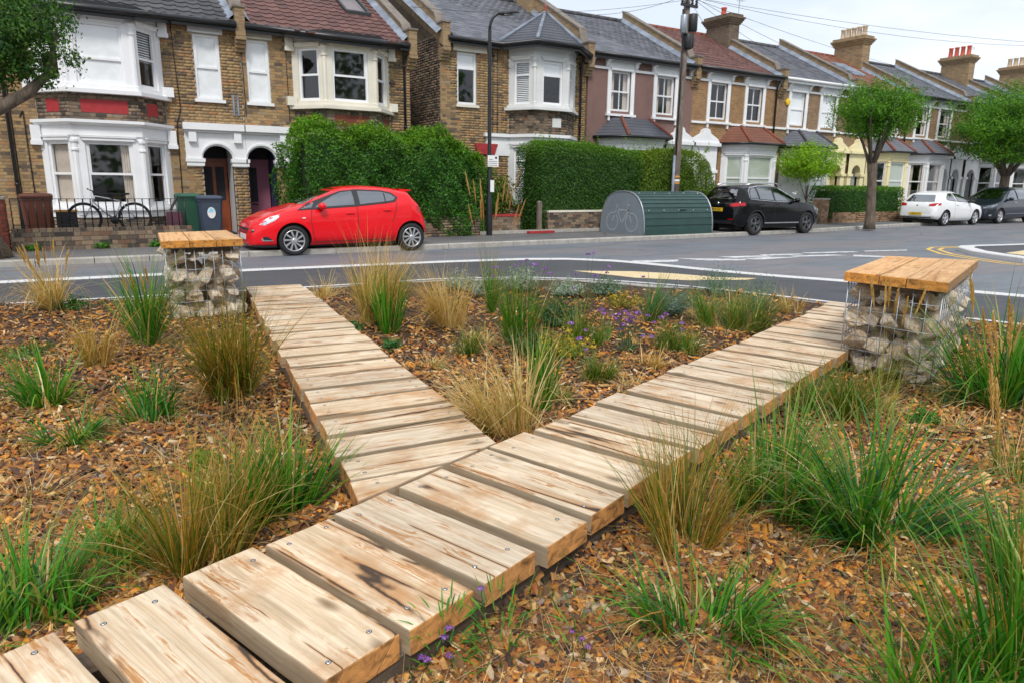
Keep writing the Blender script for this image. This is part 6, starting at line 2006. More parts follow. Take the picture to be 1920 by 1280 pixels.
car.mirror(1.62, 1.0, M['carred'], -1); car.mirror(1.62, 1.0, M['carred'], 1)
car.both('side_repeater', [(1.24, .765), (1.24, .79), (1.30, .79), (1.31, .768)], M['alloy'], off=.006)
b = MB(); b.box(.3, 3.7, -.6, .6, .16, .24); b.build('underbody', M['plastic'], car.t)

# black estate car with its tail towards us
spec = dict(L=4.30, R=.355, rim=.24, arch=.415, wheels=(.86, 3.42), tumble=.25,
    top=[(0, .62), (.03, .80), (.1, .90), (.3, .97), (.7, 1.03), (1.1, 1.08), (1.25, 1.12), (1.6, 1.33), (1.9, 1.49), (2.2, 1.575), (2.6, 1.61), (3.1, 1.605), (3.6, 1.565), (3.88, 1.53), (3.98, 1.42), (4.10, 1.20), (4.18, 1.02), (4.24, .98), (4.28, .80), (4.30, .55)],
    bot=[(0, .28), (.5, .22), (3.4, .24), (4.0, .28), (4.3, .36)],
    belt=[(0, .55), (.1, .80), (.5, .93), (1.1, 1.0), (2, 1.05), (3.2, 1.10), (3.8, 1.14), (4.1, 1.0), (4.3, .7)],
    plan=[(0, .55), (.05, .68), (.15, .78), (.4, .87), (.9, .905), (2, .91), (3.3, .91), (3.8, .89), (4.1, .85), (4.22, .80), (4.3, .72)])
car = Car('black_car', 'black estate car seen from behind, parked right of the bike hangar', spec, (21.72, 15.95, 0), math.pi, M['carblack'])
for wx in spec['wheels']:
    car.wheel(wx, 1, M['alloy_dark'], 'fivetwin'); car.wheel(wx, -1, M['alloy_dark'], 'fivetwin', .1)
P1 = [(1.32, 1.055), (1.62, 1.27), (1.92, 1.43), (2.2, 1.505), (2.55, 1.525), (2.55, 1.085)]
P2 = [(2.62, 1.09), (2.62, 1.527), (3.1, 1.52), (3.28, 1.50), (3.28, 1.13)]
P3_ = [(3.34, 1.135), (3.34, 1.49), (3.52, 1.465), (3.66, 1.36), (3.70, 1.20), (3.66, 1.165)]
car.both('chrome_window_trim', [(1.24, 1.02), (1.60, 1.30), (1.91, 1.465), (2.2, 1.535), (2.6, 1.556), (3.1, 1.55), (3.54, 1.495), (3.70, 1.37), (3.745, 1.19), (3.69, 1.135), (3.3, 1.10), (2.5, 1.055)], M['chrome'], off=.012)
car.both('window_surround', [(1.29, 1.035), (1.61, 1.285), (1.915, 1.45), (2.2, 1.52), (2.6, 1.541), (3.1, 1.535), (3.53, 1.48), (3.68, 1.365), (3.725, 1.19), (3.68, 1.15), (3.3, 1.115), (2.5, 1.07)], dark, off=.016)
for nm, p in (('front_window', P1), ('rear_window', P2), ('quarter_window', P3_)): car.both(nm, shrink(p, .008), M['carglass'], off=.021)
car.patch('windscreen', [(-.62, 1.12), (-.5, 1.49), (.5, 1.49), (.62, 1.12)], 'front', M['carglass'], off=.012)
car.patch('rear_screen', [(-.62, 1.13), (-.52, 1.44), (.52, 1.44), (.62, 1.13)], 'rear', M['carglass'], off=.012)
for sg in (-1, 1):
    b = MB(); b.tube([(2.0, sg*.60, 1.555), (2.25, sg*.61, 1.625), (3.3, sg*.61, 1.635), (3.7, sg*.60, 1.57)], .018, 8); b.build('roof_rail', M['chrome'], car.t)
    car.patch('tail_light', [(sg*.52, .90), (sg*.50, .98), (sg*.72, 1.03), (sg*.80, 1.03), (sg*.80, .92), (sg*.7, .90)], 'rear', M['redlens'], off=.012)
    car.patch('reflector', [(sg*.50, .49), (sg*.50, .52), (sg*.72, .53), (sg*.72, .50)], 'rear', M['redlens'], off=.010)
car.both('tail_light_side', [(3.92, .93), (3.95, 1.04), (4.16, 1.0), (4.20, .93)], M['redlens'], off=.010)
car.both('headlight', [(.12, .72), (.2, .80), (.55, .90), (.5, .80), (.3, .72)], M['lens'], off=.01)
car.patch('rear_bumper_trim', [(-.68, .36), (-.70, .47), (.70, .47), (.68, .36)], 'rear', dark, off=.008)
b = MB(); b.lathe([(.055, 0), (.05, .008), (.001, .008)], (car.front_x(0, 1.0, True)+.008, 0, 0), n=16)
b.v = [(car.front_x(0, .98, True)+.006+zz, yy, .98+(xx-car.front_x(0, 1.0, True)-.008)) for xx, yy, zz in b.v]; b.build('badge', M['chrome'], car.t)
car.plate(.80, True, 'BP18 YLR', M['plate_y'])
seam_sg = 1
for pts in ([(1.35, 1.03), (1.30, .7), (1.36, .35)], [(2.58, 1.07), (2.58, .33)], [(3.36, 1.13), (3.34, .95), (3.15, .62)]):
    for (a, c) in zip(pts, pts[1:]):
        a, c = Vector(a), Vector(c); d = (c-a).normalized(); n_ = Vector((-d.y, d.x))*.006
        car.patch('panel_gap', [tuple(a+n_), tuple(c+n_), tuple(c-n_), tuple(a-n_)], 'side', M['plastic'], off=.003, sg=1, step=.09)
car.both('sill_trim', [(1.30, .36), (1.30, .395), (3.0, .405), (3.0, .37)], M['alloy'], off=.006)
for q in spec['wheels']:
    for sg in (1, -1):
        pts = [(q+.43*math.cos(a), .365+.43*math.sin(a)) for a in [R(8)+R(164)*k/12 for k in range(13)]]
        pin = [(q+.395*math.cos(a), .365+.395*math.sin(a)) for a in [R(8)+R(164)*k/12 for k in range(13)]]
        for k in range(12): car.patch('arch_trim', [pts[k], pts[k+1], pin[k+1], pin[k]], 'side', dark, off=.010, sg=sg, step=.2)
for x in (2.42, 3.18): car.handle(x, .98, M['carblack'], 1)
car.mirror(1.58, 1.08, M['carblack'], 1)
b = MB(); b.box(.3, 4.0, -.6, .6, .2, .28); b.build('underbody', M['plastic'], car.t)

# white hatchback, tail towards us
spec = dict(L=4.05, R=.315, rim=.225, arch=.365, wheels=(.83, 3.25), tumble=.26,
    top=[(0, .55), (.05, .70), (.3, .80), (.7, .90), (1.05, .98), (1.2, 1.03), (1.6, 1.24), (1.9, 1.36), (2.2, 1.42), (2.6, 1.44), (3.0, 1.42), (3.3, 1.38), (3.5, 1.33), (3.70, 1.15), (3.86, .98), (3.95, .90), (4.02, .78), (4.05, .52)],
    bot=[(0, .22), (.5, .19), (3.2, .22), (3.9, .30), (4.05, .38)],
    belt=[(0, .5), (.1, .68), (.5, .80), (1.1, .90), (2, .96), (3.0, 1.03), (3.5, 1.08), (3.8, .92), (4.05, .6)],
    plan=[(0, .5), (.06, .66), (.2, .76), (.45, .83), (1.0, .85), (3.0, .85), (3.5, .84), (3.8, .80), (3.97, .74), (4.05, .64)])
car = Car('white_car', 'small white hatchback seen from behind, parked beyond the pollarded tree', spec, (33.98, 16.46, 0), math.pi, M['carwhite'])
for wx in spec['wheels']:
    car.wheel(wx, 1, M['alloy'], 'five'); car.wheel(wx, -1, M['alloy'], 'five', .05)
P1 = [(1.35, .96), (1.62, 1.14), (1.92, 1.28), (2.2, 1.335), (2.55, 1.345), (2.42, 1.0)]
P2 = [(2.52, 1.01), (2.64, 1.345), (2.95, 1.325), (3.22, 1.19), (3.30, 1.10), (3.1, 1.05)]
for nm, p in (('front_window', P1), ('rear_window', P2)):
    car.both('window_surround', p, dark, off=.012); car.both(nm, shrink(p, .012), M['carglass'], off=.018)
car.patch('windscreen', [(-.58, 1.04), (-.45, 1.33), (.45, 1.33), (.58, 1.04)], 'front', M['carglass'], off=.012)
car.patch('rear_screen', [(-.60, .99), (-.47, 1.27), (.47, 1.27), (.60, .99)], 'rear', M['carglass'], off=.014)
for sg in (-1, 1):
    car.patch('tail_light', [(sg*.46, .82), (sg*.46, .90), (sg*.66, .94), (sg*.75, .94), (sg*.75, .84), (sg*.62, .81)], 'rear', M['redlens'], off=.012)
car.both('tail_light_side', [(3.68, .85), (3.66, .95), (3.80, .93), (3.92, .84)], M['redlens'], off=.010)
car.patch('rear_diffuser', [(-.60, .32), (-.62, .40), (.62, .40), (.60, .32)], 'rear', dark, off=.008)
car.plate(.50, True, 'LX60 PLO', M['plate_y'])
b = MB(); xb = car.front_x(0, .83, True)+.008; b.box(xb-.004, xb+.004, -.035, .035, .80, .86); b.build('badge', M['chrome'], car.t)
car.both('headlight', [(.1, .62), (.2, .70), (.5, .80), (.45, .70), (.25, .62)], M['lens'], off=.01)
for pts in ([(1.38, .95), (1.32, .6), (1.38, .3)], [(2.62, 1.02), (2.60, .33)]):
    for (a, c) in zip(pts, pts[1:]):
        a, c = Vector(a), Vector(c); d = (c-a).normalized(); n_ = Vector((-d.y, d.x))*.006
        car.patch('panel_gap', [tuple(a+n_), tuple(c+n_), tuple(c-n_), tuple(a-n_)], 'side', M['lead'], off=.003, sg=1, step=.09)
car.handle(2.45, .86, M['carwhite'], 1); car.mirror(1.5, .99, M['plastic'], 1)
b = MB(); b.box(.3, 3.75, -.6, .6, .17, .25); b.build('underbody', M['plastic'], car.t)

# dark people carrier, nose towards us
spec = dict(L=4.6, R=.325, rim=.23, arch=.375, wheels=(.95, 3.75), tumble=.24,
    top=[(0, .55), (.04, .74), (.15, .82), (.4, .93), (.8, 1.04), (1.0, 1.10), (1.4, 1.33), (1.8, 1.52), (2.1, 1.60), (2.6, 1.64), (3.4, 1.63), (4.1, 1.57), (4.35, 1.40), (4.5, 1.05), (4.6, .6)],
    bot=[(0, .24), (.5, .2), (3.5, .23), (4.3, .3), (4.6, .4)],
    belt=[(0, .5), (.1, .72), (.5, .86), (1.0, .97), (2, 1.02), (3.4, 1.07), (4.2, 1.1), (4.6, .7)],
    plan=[(0, .55), (.06, .70), (.2, .80), (.5, .87), (1, .89), (3.6, .89), (4.2, .86), (4.5, .78), (4.6, .7)])
car = Car('dark_car', 'dark blue people carrier parked nose to nose with the white car at the right edge', spec, (34.5, 16.55, 0), 0, M['carnavy'])
for wx in spec['wheels']:
    car.wheel(wx, -1, M['alloy'], 'five'); car.wheel(wx, 1, M['alloy'], 'five', .05)
P1 = [(1.35, 1.01), (1.65, 1.25), (2.0, 1.46), (2.35, 1.52), (2.35, 1.05)]
P2 = [(2.45, 1.06), (2.45, 1.53), (3.3, 1.53), (3.3, 1.09)]
P3_ = [(3.38, 1.095), (3.38, 1.52), (3.95, 1.46), (4.1, 1.25), (4.05, 1.13)]
for nm, p in (('front_window', P1), ('rear_window', P2), ('quarter_window', P3_)):
    car.both('window_surround', p, dark, off=.012); car.both(nm, shrink(p, .012), M['carglass'], off=.018)
car.patch('windscreen', [(-.66, 1.10), (-.52, 1.53), (.52, 1.53), (.66, 1.10)], 'front', M['carglass'], off=.012)
for sg in (-1, 1): car.patch('headlight', [(sg*.50, .68), (sg*.52, .76), (sg*.80, .86), (sg*.82, .78), (sg*.72, .70)], 'front', M['lens'], off=.012)
car.both('headlight_side', [(.16, .71), (.2, .78), (.62, .905), (.55, .82), (.3, .73)], M['lens'], off=.012)
car.patch('grille', [(-.48, .38), (-.52, .52), (.52, .52), (.48, .38)], 'front', dark, off=.006)
car.patch('chrome_strip', [(-.4, .66), (-.42, .69), (.42, .69), (.4, .66)], 'front', M['chrome'], off=.010)
car.both('fog_lamp', [(.13, .35), (.15, .42), (.27, .41), (.25, .35)], M['alloy'], off=.008)
car.both('side_strip', [(1.4, .43), (1.4, .455), (3.3, .465), (3.3, .44)], M['chrome'], off=.006)
car.plate(.56, False, None, M['plate_w'])
car.mirror(1.55, 1.08, M['carnavy'], -1)
for x in (2.2, 3.1): car.handle(x, .93, M['chrome'])
b = MB(); b.box(.3, 4.3, -.6, .6, .18, .26); b.build('underbody', M['plastic'], car.t)
# ------------------------------------------------------------------ leaves
def leaf_quads(P, N, size, col, aspect=.55, curl=.25):
    "folded leaf (two triangles pairs) at points P with facing N"
    n = len(P)
    N = N/np.maximum(np.linalg.norm(N, axis=1, keepdims=True), 1e-6)
    a = rng.normal(size=(n, 3)); a -= N*np.sum(a*N, 1, keepdims=True); a /= np.linalg.norm(a, axis=1, keepdims=True)
    b_ = np.cross(N, a)
    s = (size*rng.uniform(.65, 1.25, n))[:, None]
    V = np.stack([P-a*s, P+b_*s*aspect+N*s*curl, P+a*s, P-b_*s*aspect+N*s*curl], 1)
    F = (np.arange(n)[:, None]*4+np.array([0, 1, 2, 3])[None]).reshape(-1, 4)
    return V.reshape(-1, 3), F, np.repeat(col, 4, 0)
def pal(n, cols, wts=None, jit=.2):
    cols = np.array(cols)
    c = cols[rng.choice(len(cols), n, p=wts)]
    c2 = cols[rng.choice(len(cols), n, p=wts)]
    t = rng.random((n, 1))
    return np.clip((c*t+c2*(1-t))*rng.uniform(1-jit, 1+jit, (n, 1)), 0, 1)
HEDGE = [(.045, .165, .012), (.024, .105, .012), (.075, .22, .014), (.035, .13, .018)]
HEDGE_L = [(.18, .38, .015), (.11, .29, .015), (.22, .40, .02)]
def hedge(name, label, x0, x1, y0, y1, z0, ztop, n, size, bulge=.15, cols=HEDGE, top_cols=HEDGE_L, shaggy=.12, cat='hedge', round_=0, shoots=0, rag=.08):
    "clipped or shaggy hedge: leaf mass over a solid dark green core; ztop(x) gives the height"
    t = thing(name, label, cat, ((x0+x1)/2, (y0+y1)/2, z0))
    zt = ztop if callable(ztop) else (lambda x: np.full_like(np.asarray(x, float), ztop))
    def lump(a, c): return np.sin(a*2.3+c*1.1)*.5+np.sin(a*5.1-c*3.7+1)*.3+np.sin(a*9.7+c*8.3)*.2
    # core: solid green blob added inside the leaves to block light
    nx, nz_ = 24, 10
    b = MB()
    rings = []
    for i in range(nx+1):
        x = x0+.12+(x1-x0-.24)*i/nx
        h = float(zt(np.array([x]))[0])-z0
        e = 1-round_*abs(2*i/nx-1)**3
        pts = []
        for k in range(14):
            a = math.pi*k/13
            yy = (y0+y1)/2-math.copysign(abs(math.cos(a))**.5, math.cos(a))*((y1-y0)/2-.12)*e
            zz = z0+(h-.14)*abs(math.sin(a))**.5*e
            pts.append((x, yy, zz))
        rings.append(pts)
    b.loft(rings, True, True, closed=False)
    b.build('core_fill', M['core'], t)
    # leaves: front 55 %, top 25 %, ends 14 %, back 6 %
    hs = float(np.mean(zt(np.linspace(x0, x1, 20))))-z0
    A = [(x1-x0)*hs, (x1-x0)*(y1-y0)*1.2, (y1-y0)*hs, (y1-y0)*hs, (x1-x0)*hs*.25]
    A = np.array(A)/sum(A)
    Ps, Ns, Ts = [], [], []
    for f, k in zip(range(5), (A*n).astype(int)):
        u, v = rng.random(k), rng.random(k)
        d = rng.exponential(.05, k)-rag*.3
        if f in (0, 4):
            x = x0+(x1-x0)*u; h = zt(x)-z0; z = z0+h*v**.9
            o = bulge*np.sin(np.pi*np.clip(v, .02, 1)**.8)+lump(x, z)*rag
            y = (y0-o+d) if f == 0 else (y1+o-d)
            nn = np.stack([np.zeros(k), np.full(k, -1. if f == 0 else 1.), np.full(k, .35)], 1)
            tt = v
        elif f == 1:
            x = x0+(x1-x0)*u; y = y0+(y1-y0)*v; z = zt(x)+lump(x, y*2)*rag-d*1.2+.0
            nn = np.stack([np.zeros(k), np.zeros(k), np.ones(k)], 1); tt = np.ones(k)
        else:
            s = -1 if f == 2 else 1
            xe = x0 if f == 2 else x1
            y = y0+(y1-y0)*u; h = zt(np.full(k, xe))-z0; z = z0+h*v
            x = xe+s*(bulge*np.sin(np.pi*v)*.8+lump(y*2, z)*rag-d)
            nn = np.stack([np.full(k, float(s)), np.zeros(k), np.full(k, .3)], 1); tt = v
        if round_:
            cx_, hw_ = (x0+x1)/2, (x1-x0)/2
            e = np.sqrt(np.clip(1-round_*np.abs((x-cx_)/hw_)**3.2, .02, 1))
            z = z0+(z-z0)*e
        Ps.append(np.stack([x, y, z], 1)); Ns.append(nn); Ts.append(tt)
    P, N, T = np.concatenate(Ps), np.concatenate(Ns), np.concatenate(Ts)
    N = N+rng.normal(size=N.shape)*.75
    P = P+rng.normal(size=P.shape)*.022
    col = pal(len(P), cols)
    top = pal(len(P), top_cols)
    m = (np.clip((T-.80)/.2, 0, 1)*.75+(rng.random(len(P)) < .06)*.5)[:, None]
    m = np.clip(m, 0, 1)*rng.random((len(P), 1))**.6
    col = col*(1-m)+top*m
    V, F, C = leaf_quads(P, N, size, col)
    np_mesh('leaves', V, F, M['leaf'], t, C)
    if shoots:
        # upright new shoots standing above the top
        k = shoots
        x = x0+(x1-x0)*rng.random(k); y = y0+(y1-y0)*rng.random(k)*.7
        base = np.stack([x, y, zt(x)-.05], 1)
        L = rng.uniform(.10, .42, k)*(.5+.6*np.sin(x*1.7)**2)
        per = 16
        s = np.tile(np.linspace(.1, 1, per), (k, 1))
        dirs = np.stack([rng.normal(0, .22, k), rng.normal(-.05, .2, k), np.ones(k)], 1)
        P2 = (base[:, None]+dirs[:, None]*(L[:, None]*s)[:, :, None]).reshape(-1, 3)+rng.normal(size=(k*per, 3))*.016
        N2 = rng.normal(size=P2.shape)
        V, F, C = leaf_quads(P2, N2, size*.8, pal(len(P2), top_cols+cols[:1]))
        np_mesh('young_shoots', V, F, M['leaf'], t, C)
    return t
zA = lambda x: np.interp(x, [4.6, 4.9, 5.3, 5.9, 6.3, 6.9, 7.4, 8.0, 8.5, 9.2, 9.6, 9.9], [2.3, 2.78, 2.82, 2.55, 2.68, 2.74, 2.52, 2.66, 2.70, 2.42, 2.2, 1.9])
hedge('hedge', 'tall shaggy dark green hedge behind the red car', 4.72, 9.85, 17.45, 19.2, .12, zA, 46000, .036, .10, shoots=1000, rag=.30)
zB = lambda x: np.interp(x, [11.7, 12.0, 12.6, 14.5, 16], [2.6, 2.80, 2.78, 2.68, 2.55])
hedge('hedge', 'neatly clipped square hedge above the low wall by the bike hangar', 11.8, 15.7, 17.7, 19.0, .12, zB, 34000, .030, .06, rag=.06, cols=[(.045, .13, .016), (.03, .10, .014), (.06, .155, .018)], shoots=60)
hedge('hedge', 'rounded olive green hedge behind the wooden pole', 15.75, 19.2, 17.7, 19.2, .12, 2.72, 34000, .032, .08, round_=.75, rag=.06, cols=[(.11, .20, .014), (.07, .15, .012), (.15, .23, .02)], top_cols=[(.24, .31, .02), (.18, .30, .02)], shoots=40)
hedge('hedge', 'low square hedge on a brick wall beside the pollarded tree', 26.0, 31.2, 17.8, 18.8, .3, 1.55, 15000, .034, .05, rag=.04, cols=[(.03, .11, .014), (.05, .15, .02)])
def bush(name, label, c, rad, n, size, cols, stem=True, cat='shrub', gap=0., stemh=None, group=None):
    t = thing(name, label, cat, c, group)
    c = Vector(c)
    if stem:
        b = MB()
        r_ = random.Random(int(c.x*100))
        for k in range(9):
            a = r_.uniform(0, 6.28); e = Vector((math.cos(a)*rad[0]*.7, math.sin(a)*rad[1]*.7, rad[2]*r_.uniform(.9, 1.5)))
            b.tube([c+Vector((e.x*.08, e.y*.08, 0)), c+e*.45+Vector((0, 0, .1)), c+e], [.018, .012, .005], 5)
        b.build('stems', M['bark'], t)
    k = n
    d = rng.normal(size=(k, 3)); d /= np.linalg.norm(d, axis=1, keepdims=True)
    lob = 1+.22*np.sin(d[:, 0]*5+c.x)*np.sin(d[:, 1]*4+1)+.18*np.sin(d[:, 2]*7+d[:, 0]*4)
    r = (rng.random(k)**.45)*lob
    P = np.array([c.x, c.y, c.z+rad[2]])+d*r[:, None]*np.array(rad)
    if gap:
        keep = (np.sin(P[:, 0]*6.1)+np.sin(P[:, 2]*7.3+1)+np.sin(P[:, 1]*6.7+2)+rng.normal(0, .7, k)) > -gap
        P, d = P[keep], d[keep]
    P[:, 2] = np.maximum(P[:, 2], c.z+.02)
    N = d+rng.normal(size=P.shape)*.7+np.array([0, 0, .4])
    V, F, C = leaf_quads(P, N, size, pal(len(P), cols))
    np_mesh('leaves', V, F, M['leaf'], t, C)
    return t
bush('shrub', 'yellow-green shrub between the lamp post and the white front window', (10.55, 18.2, .5), (.62, .45, .62), 2600, .05, [(.05, .14, .015), (.22, .26, .02), (.10, .20, .02), (.03, .09, .02)])
bush('shrub', 'small blue-grey shrub beside the white bay of the red tiled house', (20.6, 19.0, .9), (.3, .3, .35), 700, .04, [(.06, .11, .07), (.08, .13, .09)])
def tree(name, label, cat, base, trunk, limbs, blobs, n, size, cols, tr, up=0.5, group=None, gap=0):
    "trunk: list of points with radii; limbs: list of (points, radii); blobs: (centre, radii, weight)"
    t = thing(name, label, cat, base, group)
    b = MB(); b.tube([p for p, r in trunk], [r for p, r in trunk], 14)
    tk = b.build('trunk', M['bark'], t)
    for pts in limbs:
        b = MB(); b.tube([p for p, r in pts], [r for p, r in pts], 9); b.build('limb', M['bark'], t)
    Ps, Ns = [], []
    W_ = sum(w_ for _, _, w_ in blobs)
    for c, r, w_ in blobs:
        k = int(n*w_/W_)
        d = rng.normal(size=(k, 3)); d /= np.linalg.norm(d, axis=1, keepdims=True)
        lob = 1+.20*np.sin(d[:, 0]*6+c[0]*3)*np.sin(d[:, 1]*5+c[2])+.18*np.sin(d[:, 2]*9+d[:, 0]*5)
        P = np.array(c)+d*(rng.random(k)**.36*lob)[:, None]*np.array(r)
        Ps.append(P); Ns.append(d)
    P, N = np.concatenate(Ps), np.concatenate(Ns)
    keep = (np.sin(P[:, 0]*5.3)+np.sin(P[:, 2]*6.1+1)+np.sin(P[:, 1]*5.7+2)+rng.normal(0, .8, len(P))) > -1.6+gap
    P, N = P[keep], N[keep]
    # leaves gathered in sprigs
    k = 7
    S_ = rng.normal(size=(len(P)//k, 3)); S_ /= np.linalg.norm(S_, axis=1, keepdims=True)
    Pc = P[:len(S_)]
    out = N[:len(S_)]
    dr = out*.6+np.array([0, 0, up])+rng.normal(size=out.shape)*.45
    dr /= np.linalg.norm(dr, axis=1, keepdims=True)
    s = np.linspace(-.5, 1, k)[None, :, None]*size*6.5
    P = (Pc[:, None]+dr[:, None]*s).reshape(-1, 3)+rng.normal(size=(len(S_)*k, 3))*size*.8
    N = np.repeat(out, k, 0)+rng.normal(size=P.shape)*.8+np.array([0, 0, .4])
    col = np.repeat(pal(len(S_), cols, None, .12), k, 0)*rng.uniform(.8, 1.2, (len(P), 1))
    V, F, C = leaf_quads(P, N, size, col)
    np_mesh('crown', V, F, M['leaf'], t, C)
    return t
GT = [(.06, .19, .012), (.11, .29, .014), (.035, .13, .014), (.17, .36, .018)]
bx_, by_ = 24.45, 15.05
V3 = lambda x, y, z: Vector((x, y, z))
limbs = []
r_ = random.Random(5)
for k in range(8):
    a = 2*math.pi*k/8+.3; rr = r_.uniform(.5, 1.1)
    st = V3(bx_-.30+.07*math.cos(a), by_+.07*math.sin(a), 2.3)
    limbs.append([(st, .055), (st+V3(math.cos(a)*rr*.35, math.sin(a)*rr*.3, .75), .045), (st+V3(math.cos(a)*rr*.75, math.sin(a)*rr*.7, 1.5), .04), (st+V3(math.cos(a)*rr, math.sin(a)*rr, 2.3), .015)])
tree('street_tree', 'pollarded street tree with a round green head and bare trunk left of the white car', 'tree', (bx_, by_, .1),
    [(V3(bx_, by_, .05), .22), (V3(bx_, by_, .35), .17), (V3(bx_-.1, by_, 1.2), .15), (V3(bx_-.22, by_, 2.0), .155), (V3(bx_-.28, by_, 2.35), .17), (V3(bx_-.3, by_, 2.6), .10)], limbs,
    [((bx_-.35, by_, 4.1), (1.38, 1.4, .95), 1), ((bx_-.35, by_, 4.75), (1.15, 1.15, .65), .5), ((bx_-.6, by_, 3.35), (.95, 1.0, .7), .35), ((bx_+.05, by_, 3.3), (.95, 1.0, .7), .35), ((bx_-.25, by_, 2.8), (.5, .55, .42), .09)], 36000, .034, GT, .3, 1.3, gap=.12)
bx2, by2 = 39.2, 17.4
limbs = []
for k in range(8):
    a = 2*math.pi*k/8
    st = V3(bx2+.1*math.cos(a), by2+.1*math.sin(a), 2.2)
    limbs.append([(st, .12), (st+V3(math.cos(a)*.7, math.sin(a)*.7, 1.0), .07), (st+V3(math.cos(a)*1.6, math.sin(a)*1.5, 2.2), .02)])
tree('street_tree', 'full round green street tree above the dark car at the right edge', 'tree', (bx2, by2, .1),
    [(V3(bx2, by2, .05), .3), (V3(bx2, by2, 1.2), .22), (V3(bx2, by2, 2.5), .2)], limbs,
    [((bx2-.2, by2, 4.45), (2.7, 2.3, 1.75), 1), ((bx2+2.2, by2, 4.6), (2.4, 2.2, 1.8), .6), ((bx2-1.3, by2, 3.2), (1.5, 1.3, .9), .3), ((bx2+.8, by2, 2.9), (1.9, 1.6, .9), .4)], 56000, .050, GT, .3, .6, gap=.0)
# leaning tree at the left edge: only a limb and part of the crown reach the picture
bx3, by3 = -1.55, 15.75
tree('street_tree', 'leaning street tree at the left edge with its crown over the white bay', 'tree', (bx3, by3, .1),
    [(V3(bx3+.05, by3, .05), .36), (V3(bx3-.1, by3, .6), .27), (V3(bx3-.35, by3-.05, 1.6), .23), (V3(bx3-.35, by3-.1, 2.3), .21)],
    [[(V3(bx3-.35, by3-.1, 2.2), .15), (V3(bx3+.25, by3-.2, 2.55), .115), (V3(bx3+.95, by3-.25, 3.0), .10), (V3(bx3+1.3, by3-.2, 3.35), .07), (V3(bx3+1.5, by3-.1, 4.1), .03)], [(V3(bx3-.35, by3-.1, 2.2), .14), (V3(bx3-.3, by3, 3.2), .10), (V3(bx3+.4, by3, 4.2), .05), (V3(bx3+.8, by3, 5), .02)], [(V3(bx3-.2, by3, 3.0), .09), (V3(bx3+.5, by3-.1, 3.35), .06), (V3(bx3+1.0, by3-.1, 3.7), .03)]],
    [((bx3+.75, by3, 3.95), (.95, .9, .85), 1), ((bx3+.2, by3, 4.5), (1.3, 1.1, .9), .9), ((bx3+1.1, by3-.2, 3.45), (.42, .4, .28), .14), ((bx3+1.25, by3-.2, 3.0), (.25, .2, .28), .05), ((bx3-.9, by3, 4.2), (1.2, 1.1, 1.0), .5), ((bx3+.55, by3-.3, 2.65), (.18, .15, .25), .02)], 15000, .036, [(.03, .10, .014), (.055, .15, .018), (.02, .07, .016), (.10, .21, .02)], .3, .3, gap=.15)
# young pale green garden tree
gx, gy = 25.95, 18.9
tree('garden_tree', 'young pale green garden tree in front of the white bay, right of the black car', 'tree', (gx, gy, .1),
    [(V3(gx, gy, .1), .045), (V3(gx+.05, gy, .9), .035), (V3(gx, gy, 1.6), .025)], [[(V3(gx, gy, 1.0), .02), (V3(gx+d, gy+e, 2.0+.4*abs(d)), .006)] for d, e in ((-.8, .1), (.9, -.1), (.35, .4), (-.4, -.4), (.1, .1))],
    [((gx-.1, gy, 2.5), (1.5, .9, .65), 1), ((gx+.6, gy, 1.85), (1.2, .8, .55), .5), ((gx-.8, gy, 1.95), (1.0, .7, .5), .4)], 12000, .045, [(.24, .45, .015), (.32, .52, .02), (.15, .32, .015)], .3, .4, gap=.3)

# trees on the other side of the road, behind the viewer: seen only as reflections in windows and paintwork
n = 15000
x = rng.uniform(-45, 85, n); hgt = 8.5+2.2*np.sin(x*.31)+1.4*np.sin(x*.83+1)+7*np.exp(-((x-19)/8)**2); z = hgt*rng.random(n)**.8
P = np.stack([x, -19+1.5*np.sin(x*.5)+rng.normal(0, 1.0, n)-np.maximum(0, x-30)*.25, z+.2], 1)
V, F, C = leaf_quads(P, rng.normal(size=(n, 3))+np.array([0, .8, .3]), .38, pal(n, GT[:3]))
tag(np_mesh('tree_line', V, F, M['leaf'], None, C), 'dense line of trees on the opposite side of the junction', 'tree line', kind='stuff')

# ------------------------------------------------------------------ grasses
GREEN = [(.03, .18, .012), (.055, .25, .012), (.012, .10, .012), (.09, .31, .015), (.15, .27, .02)]
BLUEG = [(.04, .17, .055), (.06, .21, .075), (.025, .13, .035), (.10, .26, .085)]
OLIVE = [(.14, .18, .015), (.09, .16, .012), (.21, .21, .022), (.05, .125, .010)]
ORANGE = [(.46, .24, .045), (.38, .20, .03), (.24, .19, .02), (.50, .32, .08)]
STRAW = [(.66, .49, .22), (.72, .58, .32), (.52, .36, .14), (.58, .46, .18)]
BLOND = [(.70, .46, .16), (.62, .37, .10), (.76, .56, .27), (.45, .33, .07)]
def BEDZ(X, Y):
    f = np.maximum(np.clip((Y-4.5)/4, 0, 1), np.clip((X-6.2)/1.6, 0, 1))
    return .008+.037*f+.018*np.sin(X*2.1+Y*.7)*np.sin(Y*1.7-X*.4)+.012*np.sin(X*5.3+1.2)*np.sin(Y*4.7)
